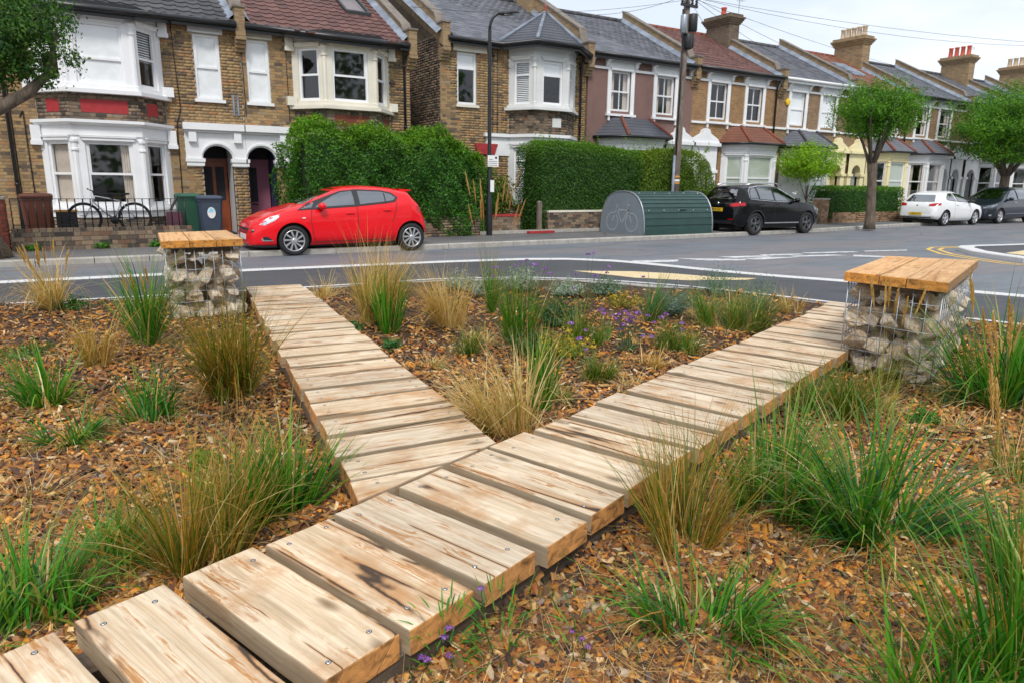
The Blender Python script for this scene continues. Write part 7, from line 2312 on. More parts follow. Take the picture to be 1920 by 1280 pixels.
def ribbons(base, az, L, th0, droop, w_, col, K=6, tipc=None, tipf=.25, wav=.0, kink=.14):
    n = len(L)
    s = np.linspace(0, 1, K)
    kk = (rng.random(n) < kink)*rng.uniform(.5, 1.3, n)
    th = th0[:, None]+droop[:, None]*s[None]**1.9+kk[:, None]*(s[None] > rng.uniform(.35, .8, n)[:, None])
    az2 = az[:, None]+wav*np.sin(s[None]*3+az[:, None]*7)
    step = (L/(K-1))[:, None]
    dx = np.sin(th)*np.cos(az2)*step; dy = np.sin(th)*np.sin(az2)*step; dz = np.cos(th)*step
    dx[:, 0] = dy[:, 0] = dz[:, 0] = 0
    P = np.stack([base[:, 0:1]+np.cumsum(dx, 1), base[:, 1:2]+np.cumsum(dy, 1), base[:, 2:3]+np.cumsum(dz, 1)], 2)
    P[:, :, 2] = np.maximum(P[:, :, 2], BEDZ(P[:, :, 0], P[:, :, 1])+.03)
    tw = rng.uniform(-.9, .9, n)
    side = np.stack([-np.sin(az+tw), np.cos(az+tw), np.zeros(n)], 1)
    wid = w_[:, None]*np.clip(1-s[None]**2.2, .04, 1)*(.55+.45*np.minimum(1, s[None]*4))
    A = P+side[:, None]*wid[:, :, None]; B = P-side[:, None]*wid[:, :, None]
    V = np.stack([A, B], 2).reshape(n, K*2, 3)
    idx = np.array([(2*k, 2*k+1, 2*k+3, 2*k+2) for k in range(K-1)])
    F = (np.arange(n)[:, None, None]*K*2+idx[None]).reshape(-1, 4)
    C = np.repeat(col[:, None], K, 1)
    if tipc is not None:
        f = (np.clip((s-(1-tipf))/tipf, 0, 1)[None, :, None])*rng.random((n, 1, 1))
        C = C*(1-f)+np.asarray(tipc)[None, None]*f
    C = np.repeat(C[:, :, None], 2, 2).reshape(-1, 3)
    return V.reshape(-1, 3), F, C, P[:, -1]
def join_np(parts):
    V, F, C, o = [], [], [], 0
    for v, f, c in parts:
        V.append(v); F.append(f+o); C.append(c); o += len(v)
    return np.concatenate(V), np.concatenate(F), np.concatenate(C)
def plume_geo(P, D, L, r, col, n=70):
    "feathery seed head: short bristles round an axis"
    out = []
    for p, d, l in zip(P, D, L):
        d = d/np.linalg.norm(d)
        s = rng.random(n)
        base = p+d*(s*l)[:, None]
        az = rng.random(n)*6.28
        u = np.cross(d, [0, 0, 1.]) if abs(d[2]) < .95 else np.array([1., 0, 0]); u /= np.linalg.norm(u); v = np.cross(d, u)
        rad = r*np.sin(np.pi*np.clip(s*.9+.08, 0, 1))**.7
        o = (u[None]*np.cos(az)[:, None]+v[None]*np.sin(az)[:, None])*rad[:, None]+d*.03
        sd = np.cross(o, d); sd /= np.maximum(np.linalg.norm(sd, axis=1, keepdims=True), 1e-6)
        w_ = .0026
        V = np.stack([base-sd*w_, base+sd*w_, base+o+sd*w_*.6, base+o-sd*w_*.6], 1).reshape(-1, 3)
        F = (np.arange(n)[:, None]*4+np.arange(4)[None]).reshape(-1, 4)
        out.append((V, F, np.repeat(pal(n, col), 4, 0)))
    return out
TAKEN = {}
def grass(label, px, py, top, spread, kinds, lean=(0, 0), w_=.004, droop=.9, th=.28, base_r=.05, plumes=0, plume_top=None, name='grass_clump', group='ornamental grasses in the planting bed', zoff=0, plume_cols=BLOND, wav=.0, dead=.12, thpow=1.0):
    """clump rooted at the ground point seen at (px,py); its top reaches photo row `top`; spread is the half width in pixels.
    kinds: list of (palette, count, length factor)"""
    global rng
    rng = np.random.default_rng(sum(ord(c_)*(i_+7) for i_, c_ in enumerate(label)))   # each clump keeps its own growth
    g_ = G(px, py, .03); g_.z = bedz(g_.x, g_.y)+.01
    h = max(.12, ZAT(g_.x, g_.y, top)-.05)
    dist = (g_-CAM).length
    hw = spread*dist/FPX
    t = thing(name, label, 'grass', tuple(g_), group)
    b0 = np.array(g_)
    parts = []
    br = min(base_r*1.5, hw*.4)
    nt = int(rng.integers(4, 8))                 # tillers: each leans and reaches its own way
    ta = rng.random(nt)*6.28; tr_ = br*(.3+1.1*rng.random(nt))
    tx, ty = tr_*np.cos(ta), tr_*np.sin(ta)
    tl = rng.normal(0, th*.36, (nt, 2)); tf = rng.uniform(.68, 1.06, nt); tf[0] = 1.06
    kinds = list(kinds)+[(STRAW+ORANGE[:2], int(.09*sum(k[1] for k in kinds)), .95)]
    for cols, n, lf in kinds:
        n = int(n*1.15)
        q = rng.integers(0, nt, n)
        a = rng.random(n)*6.28; r = br*.45*np.sqrt(rng.random(n))
        base = np.stack([b0[0]+tx[q]+r*np.cos(a), b0[1]+ty[q]+r*np.sin(a), np.full(n, b0[2]-.02)], 1)
        az = np.arctan2(ty[q]+r*np.sin(a), tx[q]+r*np.cos(a))+rng.normal(0, .8, n)
        L = h*lf*tf[q]*(1-.6*rng.random(n)**1.5)*1.40
        t0 = np.abs(rng.random(n)**thpow*th*1.35)+.02
        wide = np.clip(hw/np.maximum(h*lf, .05), .15, 3)
        dr = droop*(.25+rng.random(n)**1.7*2.3)*wide*1.15
        vx, vy = np.sin(t0)*np.cos(az)+lean[0]*rng.random(n)+tl[q, 0], np.sin(t0)*np.sin(az)+lean[1]*rng.random(n)+tl[q, 1]
        az = np.arctan2(vy, vx); t0 = np.arcsin(np.clip(np.hypot(vx, vy), 0, .95))
        col = pal(n, cols)
        V, F, C, tip = ribbons(base, az, L, t0, dr, w_*1.25*rng.uniform(.55, 1.25, n), col, K=7, tipc=(.42, .30, .09), tipf=.35, wav=wav+.10)
        parts.append((V, F, C))
    # dead thatch at the foot
    n = int(sum(k[1] for k in kinds)*dead*1.8)
    if n:
        a = rng.random(n)*6.28; r = br*1.2*np.sqrt(rng.random(n))
        base = np.stack([b0[0]+r*np.cos(a), b0[1]+r*np.sin(a), np.full(n, b0[2])], 1)
        V, F, C, tip = ribbons(base, a+rng.normal(0, .5, n), rng.uniform(.4, 1, n)*hw*.9+.08, rng.uniform(.7, 1.3, n), rng.uniform(.4, 1.1, n), np.full(n, w_*.7), pal(n, STRAW+[(.25, .15, .06)]))
        parts.append((V, F, C))
    V, F, C = join_np(parts)
    np_mesh('blades', V, F, M['blade'], t, C)
    if plumes:
        hp = max(.2, ZAT(g_.x, g_.y, plume_top)-.05)
        n = plumes
        a = rng.random(n)*6.28
        base = np.stack([b0[0]+br*np.cos(a), b0[1]+br*np.sin(a), np.full(n, b0[2])], 1)
        L = hp*rng.uniform(.72, 1.03, n)
        t0 = rng.uniform(.02, .16, n); dr = rng.uniform(.02, .25, n)
        vx, vy = np.sin(t0)*np.cos(a)+lean[0]*.4, np.sin(t0)*np.sin(a)+lean[1]*.4
        az = np.arctan2(vy, vx); t0 = np.hypot(vx, vy)
        V, F, C, tip = ribbons(base, az, L, t0, dr, np.full(n, .0022), pal(n, [(.36, .27, .08), (.22, .22, .05)]), K=8, kink=0)
        sp = [(V, F, C)]
        Vr = V.reshape(n, 8, 2, 3).mean(2)
        D = Vr[:, -1]-Vr[:, -3]
        pl_ = plume_geo(Vr[:, -1]-D*.35, D, rng.uniform(.20, .32, n)*min(1, hp), .0125, plume_cols, 170)
        V, F, C = join_np(sp+pl_)
        np_mesh('seed_heads', V, F, M['blade'], t, C)
    return t
# left bed
grass('feathery tan grass at the far left corner of the bed by the kerb', 104, 588, 462, 95, [(BLOND, 150, 1.0), (STRAW, 90, .9), (OLIVE, 40, .6)], droop=1.0, th=.35, plumes=12, plume_top=470, w_=.0032)
grass('thin straw-orange tuft in front of the far left grass', 182, 690, 575, 60, [(ORANGE, 120, 1.0), (STRAW, 50, .9)], droop=.7, th=.35, w_=.003)
grass('dark green clump leaning beside the farther caged-stone bench', 285, 652, 492, 75, [(GREEN, 170, 1.0), (OLIVE, 60, .8)], lean=(-.12, 0), droop=.8, th=.38, w_=.0045, plumes=4, plume_top=515)
grass('large orange and olive fountain grass in front of the farther bench', 425, 738, 545, 100, [(OLIVE, 330, 1.0), (ORANGE, 340, .92), (GREEN, 60, .8)], droop=.75, th=.42, w_=.0028, base_r=.09)
grass('dark green tussock in the left bed near the photo edge', 92, 765, 645, 75, [(GREEN, 190, 1.0)], droop=.8, th=.5, w_=.005)
grass('bright green tuft with a bent seed head, second from the left edge', 135, 832, 735, 85, [(GREEN, 120, 1.0), (OLIVE, 50, .8)], droop=1.0, th=.55, w_=.0045, plumes=1, plume_top=745)
grass('small upright green tuft alone in the middle of the left bed', 282, 785, 665, 65, [(GREEN, 100, 1.0), (BLUEG, 25, .8)], droop=.9, th=.45, w_=.0045)
grass('broad green clump at the lower left corner beside the nearest planks', 40, 1195, 985, 150, [(GREEN, 260, 1.0), (OLIVE, 60, .9)], droop=1.0, th=.6, w_=.0042, base_r=.10)
grass('arching green clump behind the lower left clump', 185, 1065, 925, 125, [(GREEN, 200, 1.0), (ORANGE, 60, .9)], droop=1.1, th=.6, w_=.0038, base_r=.09)
grass('tall olive-orange wispy grass beside the boardwalk at the lower left', 375, 1065, 825, 95, [(ORANGE, 180, 1.0), (OLIVE, 200, .95)], droop=.55, th=.40, w_=.0022, base_r=.07)
grass('fresh green clump between the wispy grass and the side boardwalk', 448, 985, 800, 80, [(GREEN, 150, 1.0), (OLIVE, 50, .85)], droop=.7, th=.4, w_=.0042)
grass('dark green clump tight against the front corner of the side boardwalk', 545, 965, 780, 65, [(GREEN, 170, 1.0)], lean=(.12, .05), droop=.6, th=.38, w_=.0045)
# centre bed
grass('big golden feather grass behind the side boardwalk, before the red car', 700, 610, 462, 75, [(BLOND, 420, 1.0), (OLIVE, 320, .82), (ORANGE, 80, .9)], droop=.62, th=.30, w_=.0026, base_r=.10, wav=.3, thpow=.8)
grass('upright dark green blades standing in front of the golden feather grass', 728, 626, 522, 34, [(GREEN, 130, 1.0)], droop=.4, th=.22, w_=.005)
grass('pale blond grass right of the golden feather grass', 842, 618, 500, 75, [(STRAW, 230, 1.0), (BLOND, 170, .95)], lean=(-.22, .12), droop=.6, th=.25, w_=.0028, base_r=.09)
grass('pale straw grass leaning left near the point where the boardwalks meet', 960, 805, 622, 120, [(STRAW, 330, 1.0), (OLIVE, 40, .7)], lean=(-.42, .25), droop=.85, th=.28, w_=.0032, base_r=.10, wav=.25)
grass('upright green blades right of the leaning straw grass', 1008, 768, 598, 40, [(GREEN, 120, 1.0), (BLUEG, 30, .7)], droop=.4, th=.22, w_=.0045)
grass('tall reed grass with orange plumes in the middle of the centre bed', 917, 590, 480, 26, [(GREEN, 60, 1.0), (OLIVE, 60, .9)], droop=.3, th=.2, w_=.003, plumes=14, plume_top=330, plume_cols=[(.58, .33, .12), (.50, .27, .08), (.62, .40, .18)])
grass('tall green stems left of the grey-leaved shrubs', 962, 640, 500, 60, [(GREEN, 150, 1.0), (OLIVE, 70, .95)], droop=.3, th=.28, w_=.003, base_r=.12)
grass('thin green tuft with straw tips between the yellow flowers', 1085, 640, 560, 35, [(OLIVE, 90, 1.0), (GREEN, 40, .8)], droop=.6, th=.3, w_=.003)
grass('grey-green fine grass in the middle of the flowers', 1215, 610, 520, 50, [(BLUEG, 150, 1.0), (OLIVE, 60, .9)], droop=.6, th=.35, w_=.0026)
grass('olive tussock by the middle of the wide boardwalk', 1272, 662, 600, 55, [(OLIVE, 260, 1.0), (GREEN, 110, .9)], droop=.8, th=.5, w_=.0028, base_r=.07)
grass('small olive tussock behind the nearest planks of the centre bed', 1122, 712, 648, 48, [(OLIVE, 210, 1.0), (GREEN, 90, .9)], droop=.8, th=.45, w_=.0028)
grass('large dark olive fountain grass at the right of the centre bed', 1368, 622, 520, 78, [(OLIVE, 330, 1.0), (GREEN, 220, .95), (ORANGE, 50, .8)], droop=.65, th=.42, w_=.003, base_r=.12)
grass('sparse tan tuft by the kerb next to the far end of the wide boardwalk', 1480, 590, 535, 45, [(STRAW, 60, 1.0), (ORANGE, 60, .9)], droop=.45, th=.5, w_=.0028)
grass('dry collapsed straw tuft on the mulch of the centre bed', 1180, 728, 680, 60, [(STRAW, 90, 1.0)], droop=1.4, th=.8, w_=.003)
grass('dry straw tuft behind the leaning straw grass', 905, 640, 590, 60, [(STRAW, 120, 1.0), (BLOND, 60, 1.0)], droop=1.3, th=.7, w_=.003)
for q in (('feathery dry tuft left of the pale blond grass, by the kerb', 612, 560, 500, 45, [(STRAW, 70, 1.0), (BLOND, 50, .9)], .9, .6),
          ('low dry tuft between the golden feather grass and the leaning straw grass', 800, 690, 640, 50, [(STRAW, 70, 1.0), (OLIVE, 50, .8)], 1.1, .7),
          ('wispy green tuft under the tall reed grass', 880, 665, 595, 45, [(OLIVE, 110, 1.0), (BLUEG, 40, .8)], .8, .5),
          ('straw and green tuft right of the leaning straw grass, near the meeting point', 1045, 742, 670, 55, [(STRAW, 80, 1.0), (GREEN, 60, .9)], 1.0, .6),
          ('bright yellow-green tuft among the purple flowers', 1135, 648, 588, 35, [(OLIVE, 80, 1.0), (GREEN, 50, .9)], .6, .4),
          ('golden dry tuft left of the olive tussock', 1215, 690, 640, 45, [(BLOND, 80, 1.0), (ORANGE, 60, .9)], .9, .6),
          ('thin straw stems behind the dark olive fountain grass', 1310, 600, 540, 45, [(STRAW, 70, 1.0), (OLIVE, 60, .9)], .7, .5)):
    grass(q[0], *q[1:6], droop=q[6], th=q[7], w_=.0028)
# right bed
grass('straw and olive tuft between the olive mound and the nearer bench', 1640, 770, 700, 75, [(STRAW, 110, 1.0), (OLIVE, 90, .9)], droop=1.2, th=.7, w_=.0028)
grass('dry collapsed tuft at the right edge below the arching grass', 1800, 800, 750, 85, [(STRAW, 130, 1.0), (OLIVE, 40, .9)], droop=1.3, th=.8, w_=.0028)
grass('wispy green and straw tuft behind the upright deep green clump', 1545, 885, 800, 80, [(OLIVE, 90, 1.0), (STRAW, 60, .9)], droop=1.1, th=.7, w_=.0026)
grass('flattened straw tuft in front of the largest deep green clump', 1600, 1060, 1010, 130, [(STRAW, 110, 1.0), (GREEN, 30, .9)], droop=1.4, th=.9, w_=.0026)
grass('scattered straw tuft left of the arching lower left clump', 60, 940, 880, 110, [(STRAW, 110, 1.0), (OLIVE, 60, .9)], droop=1.3, th=.9, w_=.0026)
grass('dry straw tuft below the large fountain grass of the left bed', 330, 870, 815, 110, [(STRAW, 90, 1.0), (ORANGE, 40, .9)], droop=1.3, th=.9, w_=.0024)
grass('fine olive-green mound in front of the nearer caged-stone bench', 1545, 775, 662, 85, [(OLIVE, 380, 1.0), (GREEN, 160, .9)], droop=.9, th=.5, w_=.0024, base_r=.08)
grass('arching dark green grass right of the nearer caged-stone bench', 1862, 762, 545, 120, [(GREEN, 230, 1.0), (BLUEG, 60, .8)], lean=(-.15, .1), droop=.85, th=.45, w_=.0052, base_r=.09, plumes=4, plume_top=555)
grass('low blue-green tuft at the foot of the nearer bench', 1800, 752, 690, 70, [(BLUEG, 130, 1.0), (OLIVE, 80, .8)], droop=1.2, th=.6, w_=.0034)
grass('olive grass at the right edge behind the bench', 1915, 690, 590, 50, [(OLIVE, 150, 1.0), (GREEN, 60, .9)], droop=.7, th=.4, w_=.003)
grass('upright deep green clump touching the wide boardwalk', 1455, 965, 755, 90, [(GREEN, 230, 1.0), (OLIVE, 40, .9)], droop=.75, th=.40, w_=.0042, base_r=.07)
grass('largest deep green clump in the right bed', 1668, 1030, 780, 150, [(GREEN, 260, 1.0), (BLUEG, 130, .95)], droop=.85, th=.55, w_=.0046, base_r=.10)
grass('wispy orange and olive grass in front of the wide boardwalk', 1290, 1030, 790, 85, [(ORANGE, 170, .95), (OLIVE, 170, 1.0)], droop=.55, th=.34, w_=.0021, base_r=.06)
grass('low spreading green clump in the front of the right bed', 1318, 1175, 1000, 120, [(GREEN, 190, 1.0), (BLUEG, 40, .8)], droop=1.0, th=.58, w_=.0040, base_r=.07)
grass('upright green clump at the right edge above the corner', 1895, 1115, 905, 65, [(GREEN, 200, 1.0), (OLIVE, 30, .9)], droop=.55, th=.42, w_=.0042, base_r=.07, plumes=3, plume_top=760)
grass('long bladed green clump at the bottom edge of the right bed', 1745, 1345, 1075, 150, [(GREEN, 150, 1.0)], lean=(-.12, 0), droop=.6, th=.5, w_=.0042, base_r=.07)
grass('green clump filling the lower right corner', 1905, 1300, 1015, 85, [(GREEN, 170, 1.0)], droop=.55, th=.42, w_=.0042, base_r=.06, plumes=2, plume_top=1040)
grass('reed stalks with tan plumes before the face of the nearer bench', 1655, 735, 650, 30, [(OLIVE, 70, 1.0), (STRAW, 40, 1.0)], droop=.5, th=.35, w_=.003, plumes=6, plume_top=530)
grass('tan plume stalks at the right edge of the bed', 1890, 905, 780, 40, [(OLIVE, 60, 1.0), (STRAW, 30, .9)], droop=.6, th=.4, w_=.003, plumes=5, plume_top=610)

# ------------------------------------------------------------------ flowers and low shrubs
PURPLE = [(.24, .085, .42), (.32, .14, .52), (.16, .05, .29), (.40, .22, .56)]
def flower_plant(label, px, py, heads, stems=14, name='purple_flower', leafc=GREEN, group='purple flowering plants', headr=.026, htall=None):
    "thin branching stems, small leaves and dense purple heads; heads: list of photo positions"
    g_ = G(px, py, .03); g_.z = bedz(g_.x, g_.y)+.01
    t = thing(name, label, 'flower', tuple(g_), group)
    P0 = np.array(g_)
    parts, fl = [], []
    dirf = Vector((CF.x, CF.y, 0)).normalized()
    for hx, hy in heads:
        # head stands in the plane through the root facing the street axis, a little scattered in depth
        d = CF*FPX+CR*(hx-960)-CU*(hy-640)
        k = (Vector(g_)-CAM).dot(dirf)/d.dot(dirf)*(1+random.uniform(-.015, .015))
        h = np.array(CAM+d*k); h[2] = max(h[2], .09)
        mid = (P0+h)/2+np.array([0, 0, .03])
        pts = [P0+(h-P0)*.0, mid+(h-P0)*np.array([.06, .06, 0])*0, h]
        b = MB(); b.tube([tuple(pts[0]), tuple(P0*.55+h*.45+np.array([random.uniform(-.02, .02), random.uniform(-.02, .02), 0])), tuple(h)], [.0028, .0022, .0014], 5, smooth=False)
        v = np.array(b.v, np.float32); f = np.array([q for q in b.f if len(q) == 4], np.int32)
        parts.append((v, f, pal(len(v), [(.05, .12, .03), (.09, .14, .04)])))
        n = 26
        dd = rng.normal(size=(n, 3)); dd /= np.linalg.norm(dd, axis=1, keepdims=True); dd[:, 2] = np.abs(dd[:, 2])*.8
        rr = headr*rng.uniform(.7, 1.2)
        fl.append(leaf_quads(h+dd*rr*np.array([1, 1, .7]), dd+rng.normal(size=dd.shape)*.4, rr*.38, pal(n, PURPLE), .8, .2))
    n = stems*9
    a = rng.random(n)*6.28; hh = rng.random(n)*.22; r = .05+hh*.35*rng.random(n)
    L = rng.uniform(.03, .10, n)
    base = np.stack([P0[0]+r*np.cos(a), P0[1]+r*np.sin(a), P0[2]+hh], 1)
    V, F, C, _ = ribbons(base, a, L, rng.uniform(.3, 1.2, n), rng.uniform(.2, .8, n), np.full(n, .0032), pal(n, leafc), K=4)
    parts.append((V, F, C))
    V, F, C = join_np(parts); np_mesh('stems', V, F, M['blade'], t, C)
    for V, F, C in fl: np_mesh('flower_head', V, F, M['petal'], t, C)
    return t
flower_plant('thin purple verbena in front of the nearest planks', 935, 1245, [(902, 1103), (842, 1178), (832, 1196)], 10, headr=.012)
flower_plant('low purple verbena at the bottom edge below the nearest planks', 835, 1262, [(790, 1250), (842, 1228), (800, 1262), (775, 1215)], 8, headr=.011)
flower_plant('small purple verbena in the mulch right of the nearest planks', 1085, 1250, [(1090, 1196), (1072, 1183), (1103, 1212)], 3, headr=.010)
flower_plant('tall verbena with a cluster of dark purple heads in the centre bed', 1178, 660, [(1162, 590), (1172, 585), (1180, 590), (1186, 596), (1174, 600), (1168, 610), (1165, 618), (1150, 592), (1195, 588), (1158, 598), (1182, 604)], 22, leafc=BLUEG)
flower_plant('tall slender verbena at the back of the centre bed', 1095, 585, [(1103, 478), (1113, 475), (1130, 507), (1138, 512), (1116, 518), (1080, 516), (1142, 501)], 10)
flower_plant('purple verbena beside the tall reed grass', 985, 600, [(988, 488), (978, 492), (1002, 497), (968, 498), (1030, 513), (1022, 505), (930, 502), (925, 518)], 12)
flower_plant('scattered purple verbena left of the dark olive fountain grass', 1255, 640, [(1215, 592), (1240, 596), (1248, 590), (1278, 606), (1280, 618), (1225, 606), (1205, 635), (1222, 633)], 10)
flower_plant('purple verbena by the grey shrubs near the kerb', 1245, 580, [(1206, 520), (1243, 547), (1250, 555), (1272, 562), (1295, 538), (1305, 540), (1250, 568), (1230, 560)], 10)
flower_plant('low purple verbena in the mulch behind the small olive tussock', 1095, 690, [(1098, 620), (1088, 636), (1070, 607), (1128, 582), (1132, 588), (1099, 655)], 8)
SILVER = [(.36, .43, .36), (.27, .36, .29), (.45, .50, .44), (.18, .27, .19)]
def mound(label, px, py, hw, top, cols, n=1500, size=.022, name='silver_shrub', group='grey-leaved shrubs along the kerb', flowers=0, fcol=PURPLE, cat='shrub'):
    g_ = G(px, py, .03); g_.z = bedz(g_.x, g_.y)+.01; d = (g_-CAM).length
    rx = hw*d/FPX; h = max(.12, ZAT(g_.x, g_.y, top)-.05)
    t = thing(name, label, cat, tuple(g_), group)
    m = max(60, n//9)
    a = rng.random(m)*6.28; u = np.sqrt(rng.random(m))
    th0 = u*1.15
    L = h*1.15*(.6+.4*rng.random(m))
    dirs = np.stack([np.sin(th0)*np.cos(a)*rx/h, np.sin(th0)*np.sin(a)*rx/h, np.cos(th0)], 1)
    k = 9
    s = np.linspace(.25, 1, k)[None, :, None]
    P = (np.array(g_)[None, None]+dirs[:, None]*(L[:, None, None]*s)).reshape(-1, 3)+rng.normal(size=(m*k, 3))*.012
    P[:, 2] = np.maximum(P[:, 2], .05)
    N = np.repeat(dirs, k, 0)+rng.normal(size=P.shape)*.6
    V, F, C = leaf_quads(P, N, size, pal(len(P), cols), .32)
    np_mesh('leaves', V, F, M['leaf'], t, C)
    if flowers:
        i = rng.choice(m, min(flowers, m), False)
        c = np.array(g_)[None]+dirs[i]*(L[i, None]*1.08)
        P = np.repeat(c, 8, 0)+rng.normal(size=(len(i)*8, 3))*.010
        V, F, C = leaf_quads(P, rng.normal(size=P.shape)+np.array([0, 0, 1]), .009, pal(len(P), fcol), .8)
        np_mesh('flower_heads', V, F, M['petal'], t, C)
    return t
mound('grey-leaved shrub right of the pale blond grass', 862, 550, 42, 507, SILVER, 1500, flowers=4)
mound('grey-leaved shrub behind the tall reed grass', 905, 560, 40, 515, SILVER, 1300, flowers=3)
mound('grey-leaved shrub in the middle of the kerb edge', 975, 552, 48, 500, SILVER, 1600)
mound('grey-leaved shrub left of the yellow flowers', 1060, 560, 50, 522, SILVER, 1400, flowers=3)
mound('blue-grey shrub behind the cluster of purple flowers', 1135, 560, 46, 520, [(.16, .24, .18), (.22, .30, .22), (.12, .20, .12)], 1400, flowers=2)
mound('blue-grey shrub right of the fine grey-green grass', 1262, 592, 50, 532, [(.14, .23, .19), (.20, .29, .24), (.10, .18, .13)], 1500, flowers=4)
mound('feathery blue-green shrub behind the dark olive fountain grass', 1345, 560, 55, 498, [(.12, .22, .15), (.17, .28, .19)], 1200, .018)
mound('upright blue-green shrub right of the dark olive fountain grass', 1420, 585, 35, 512, [(.10, .21, .13), (.15, .27, .17)], 900, .018)
mound('leafy dark green shrub in the middle of the centre bed', 1045, 615, 60, 550, [(.05, .14, .05), (.08, .18, .08), (.04, .10, .03)], 1900, .024, 'green_shrub', 'leafy green shrubs')
mound('low green shrub below the tall green stems', 990, 668, 50, 610, [(.06, .15, .04), (.04, .11, .03)], 1000, .022, 'green_shrub', 'leafy green shrubs')
YEL = [(.70, .48, .02), (.62, .36, .02), (.75, .58, .06)]
mound('yellow flowering plant right of the upright green blades', 1062, 668, 52, 615, [(.22, .26, .03), (.14, .2, .03), (.45, .33, .03)], 1300, .018, 'yellow_flower', 'yellow flowering plants', 42, YEL, 'flower')
mound('yellow and orange flowers in front of the blue-grey shrub', 1165, 580, 45, 548, [(.25, .25, .03), (.40, .28, .04), (.15, .17, .04)], 900, .018, 'yellow_flower', 'yellow flowering plants', 36, YEL, 'flower')
mound('small bright green weed in the left bed near the lower grasses', 385, 880, 30, 835, [(.16, .30, .02), (.10, .24, .02)], 380, .02, 'weed', 'small weeds in the mulch', cat='weed')
mound('round-leaved weed below the golden feather grass', 660, 625, 26, 605, [(.06, .18, .05), (.10, .24, .06)], 300, .022, 'weed', 'small weeds in the mulch', cat='weed')
mound('creeping weed by the edge of the side boardwalk', 735, 660, 24, 642, [(.06, .18, .05), (.10, .24, .06)], 260, .02, 'weed', 'small weeds in the mulch', cat='weed')
mound('leafy weed at the foot of the far left tan grass', 140, 588, 26, 556, [(.04, .16, .04), (.07, .2, .05)], 340, .026, 'weed', 'small weeds in the mulch', cat='weed')
mound('pale green weed behind the dark tussock of the left bed', 55, 672, 60, 652, [(.16, .24, .06), (.1, .2, .04)], 300, .02, 'weed', 'small weeds in the mulch', cat='weed')
mound('bright weed in the right bed behind the largest clump', 1730, 790, 26, 770, [(.08, .26, .03), (.05, .2, .03)], 220, .018, 'weed', 'small weeds in the mulch', cat='weed')
mound('tiny weed beside the foot of the wide boardwalk at the right', 1200, 940, 30, 900, [(.08, .24, .03), (.05, .18, .03)], 240, .016, 'weed', 'small weeds in the mulch', cat='weed')
for k, (x, lab) in enumerate(((-.9, 'weed at the foot of the garden wall near the street tree'), (.3, 'weed tuft growing at the base of the wall below the bicycle'), (1.3, 'weed tuft at the wall foot behind the farther bench'))):
    bush('weed', lab, (x, 16.93, .1), (.13, .06, .07), 140, .035, [(.06, .22, .02), (.09, .26, .03)], False, 'weed', group='weeds along the garden wall')

# ------------------------------------------------------------------ wood chip mulch
def blocked(x, y):
    return any(abs(x-c[0]) < c[2] and abs(y-c[1]) < c[3] and in_poly(x, y, p) for p, c in zip(FOOT, FC))
FC = []
for p in FOOT:
    xs2 = [q[0] for q in p]; ys2 = [q[1] for q in p]
    FC.append(((min(xs2)+max(xs2))/2, (min(ys2)+max(ys2))/2, (max(xs2)-min(xs2))/2+.01, (max(ys2)-min(ys2))/2+.01))
def in_poly_np(X, Y, P):
    c = np.zeros(len(X), bool)
    for i in range(len(P)):
        (x1, y1), (x2, y2) = P[i-1], P[i]
        if y1 == y2: continue
        m = ((y1 > Y) != (y2 > Y)) & (X < (x2-x1)*(Y-y1)/(y2-y1)+x1)
        c ^= m
    return c
def scatter(n, near_bias):
    "points on the bed inside the view, denser close by"
    px = rng.uniform(-90, 2010, n); py = 1330-(1330-545)*rng.random(n)**near_bias
    d = np.array(CF)[None]*FPX+np.array(CR)[None]*(px-960)[:, None]-np.array(CU)[None]*(py-640)[:, None]
    t = (.05-HCAM)/d[:, 2]
    X, Y = d[:, 0]*t, d[:, 1]*t
    ok = in_poly_np(X, Y, offset_poly(BED, -.10))
    for p in FOOT: ok &= ~in_poly_np(X, Y, p)
    return X[ok], Y[ok]
WALKS = [[tuple(W0+WD*-1.2+WN*.03), tuple(W0+WD*7.3+WN*.03), tuple(W0+WD*7.3+WN*(WW-.03)), tuple(W0+WD*-1.2+WN*(WW-.03))], [(.93, 2.7), (1.66, 2.62), (2.34, 9.2), (1.71, 9.25)]]
FOOT += WALKS
CHIP = [(.34, .135, .026), (.48, .235, .055), (.17, .066, .022), (.62, .39, .14), (.08, .036, .018), (.60, .24, .025), (.72, .55, .33), (.30, .22, .17), (.035, .018, .012), (.42, .12, .02)]
CW = [.17, .10, .17, .06, .155, .11, .035, .03, .115, .055]
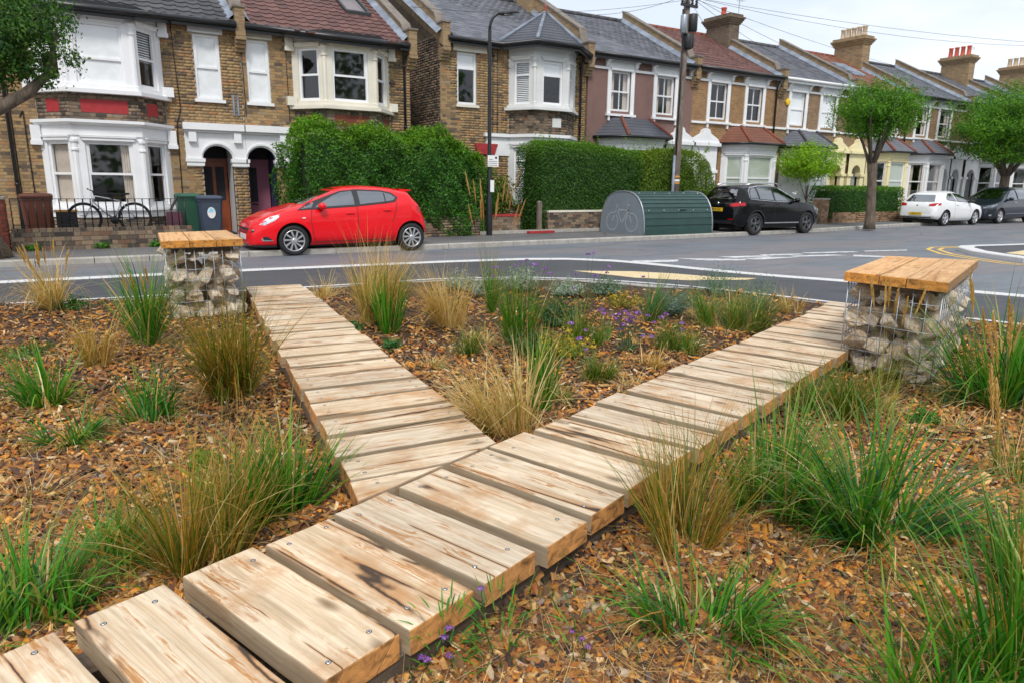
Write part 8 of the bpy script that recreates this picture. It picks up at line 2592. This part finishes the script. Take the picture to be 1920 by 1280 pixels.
def chips(n, bias, smin, smax, name):
    X, Y = scatter(n, bias)
    n = len(X)
    dist = np.hypot(X, Y)
    l = rng.uniform(smin, smax, n)*(.75+.5*rng.random(n)**2); w_ = l*rng.uniform(.12, .42, n); th = rng.uniform(.0025, .008, n)
    az = rng.random(n)*6.28
    tl = rng.normal(0, .38, n); rl = rng.normal(0, .5, n)
    ca, sa = np.cos(az), np.sin(az)
    ex = np.stack([ca*np.cos(tl), sa*np.cos(tl), np.sin(tl)], 1)
    ey = np.stack([-sa*np.cos(rl), ca*np.cos(rl), np.sin(rl)], 1)
    ez = np.cross(ex, ey)
    Z = BEDZ(X, Y)+.020+rng.uniform(0, .026, n)
    c = np.stack([X, Y, Z], 1)
    # irregular tapered chips: 8 corners, top narrower
    U8 = CUBE_V.copy()
    V = []
    jit = rng.uniform(.7, 1.15, (n, 8, 3))
    q = U8[None]*jit
    q[:, 4:, :2] *= .82
    q[:, [1, 2, 5, 6], 1] *= rng.uniform(.35, 1, n)[:, None]
    V = c[:, None]+ex[:, None]*(q[:, :, 0]*l[:, None]/2)[:, :, None]+ey[:, None]*(q[:, :, 1]*w_[:, None]/2)[:, :, None]+ez[:, None]*(q[:, :, 2]*th[:, None])[:, :, None]
    F5 = CUBE_F[1:]
    F = (np.arange(n)[:, None, None]*8+F5[None]).reshape(-1, 4)
    C = np.repeat(pal(n, CHIP, CW, .22), 8, 0)
    # broad drifts of darker, damper or paler, drier chips
    dr = (np.sin(X*1.9+Y*.8)+np.sin(Y*2.3-X*1.1+2)+np.sin(X*4.1+Y*3.3))*.10
    C = np.clip(C*np.repeat(1+dr, 8)[:, None], 0, 1)
    o = np_mesh(name, V.reshape(-1, 3), F, M['chip'], None, C)
    return tag(o, kind='stuff')
chips(42000, .85, .030, .105, 'wood_chip_mulch')
chips(70000, 1.9, .024, .075, 'wood_chip_mulch')
chips(34000, 3.6, .035, .085, 'wood_chip_mulch')
X, Y = scatter(4200, 1.9)
n = len(X)
base = np.stack([X, Y, BEDZ(X, Y)+.048], 1)
V, F, C, _ = ribbons(base, rng.random(n)*6.28, rng.uniform(.06, .24, n), rng.uniform(1.25, 1.7, n), rng.uniform(-.35, .35, n), rng.uniform(.0007, .0018, n), pal(n, STRAW+[(.30, .19, .08), (.22, .12, .05)]), K=4)
tag(np_mesh('dry_straw', V, F, M['blade'], None, C), kind='stuff')
X, Y = scatter(1500, 1.0)
n = len(X)
base = np.stack([X, Y, BEDZ(X, Y)+.02], 1)
V, F, C, _ = ribbons(base, rng.random(n)*6.28, rng.uniform(.03, .12, n), rng.uniform(.1, .9, n), rng.uniform(.1, .7, n), rng.uniform(.0012, .0025, n), pal(n, GREEN+OLIVE), K=4)
tag(np_mesh('sparse_grass', V, F, M['blade'], None, C), kind='stuff')
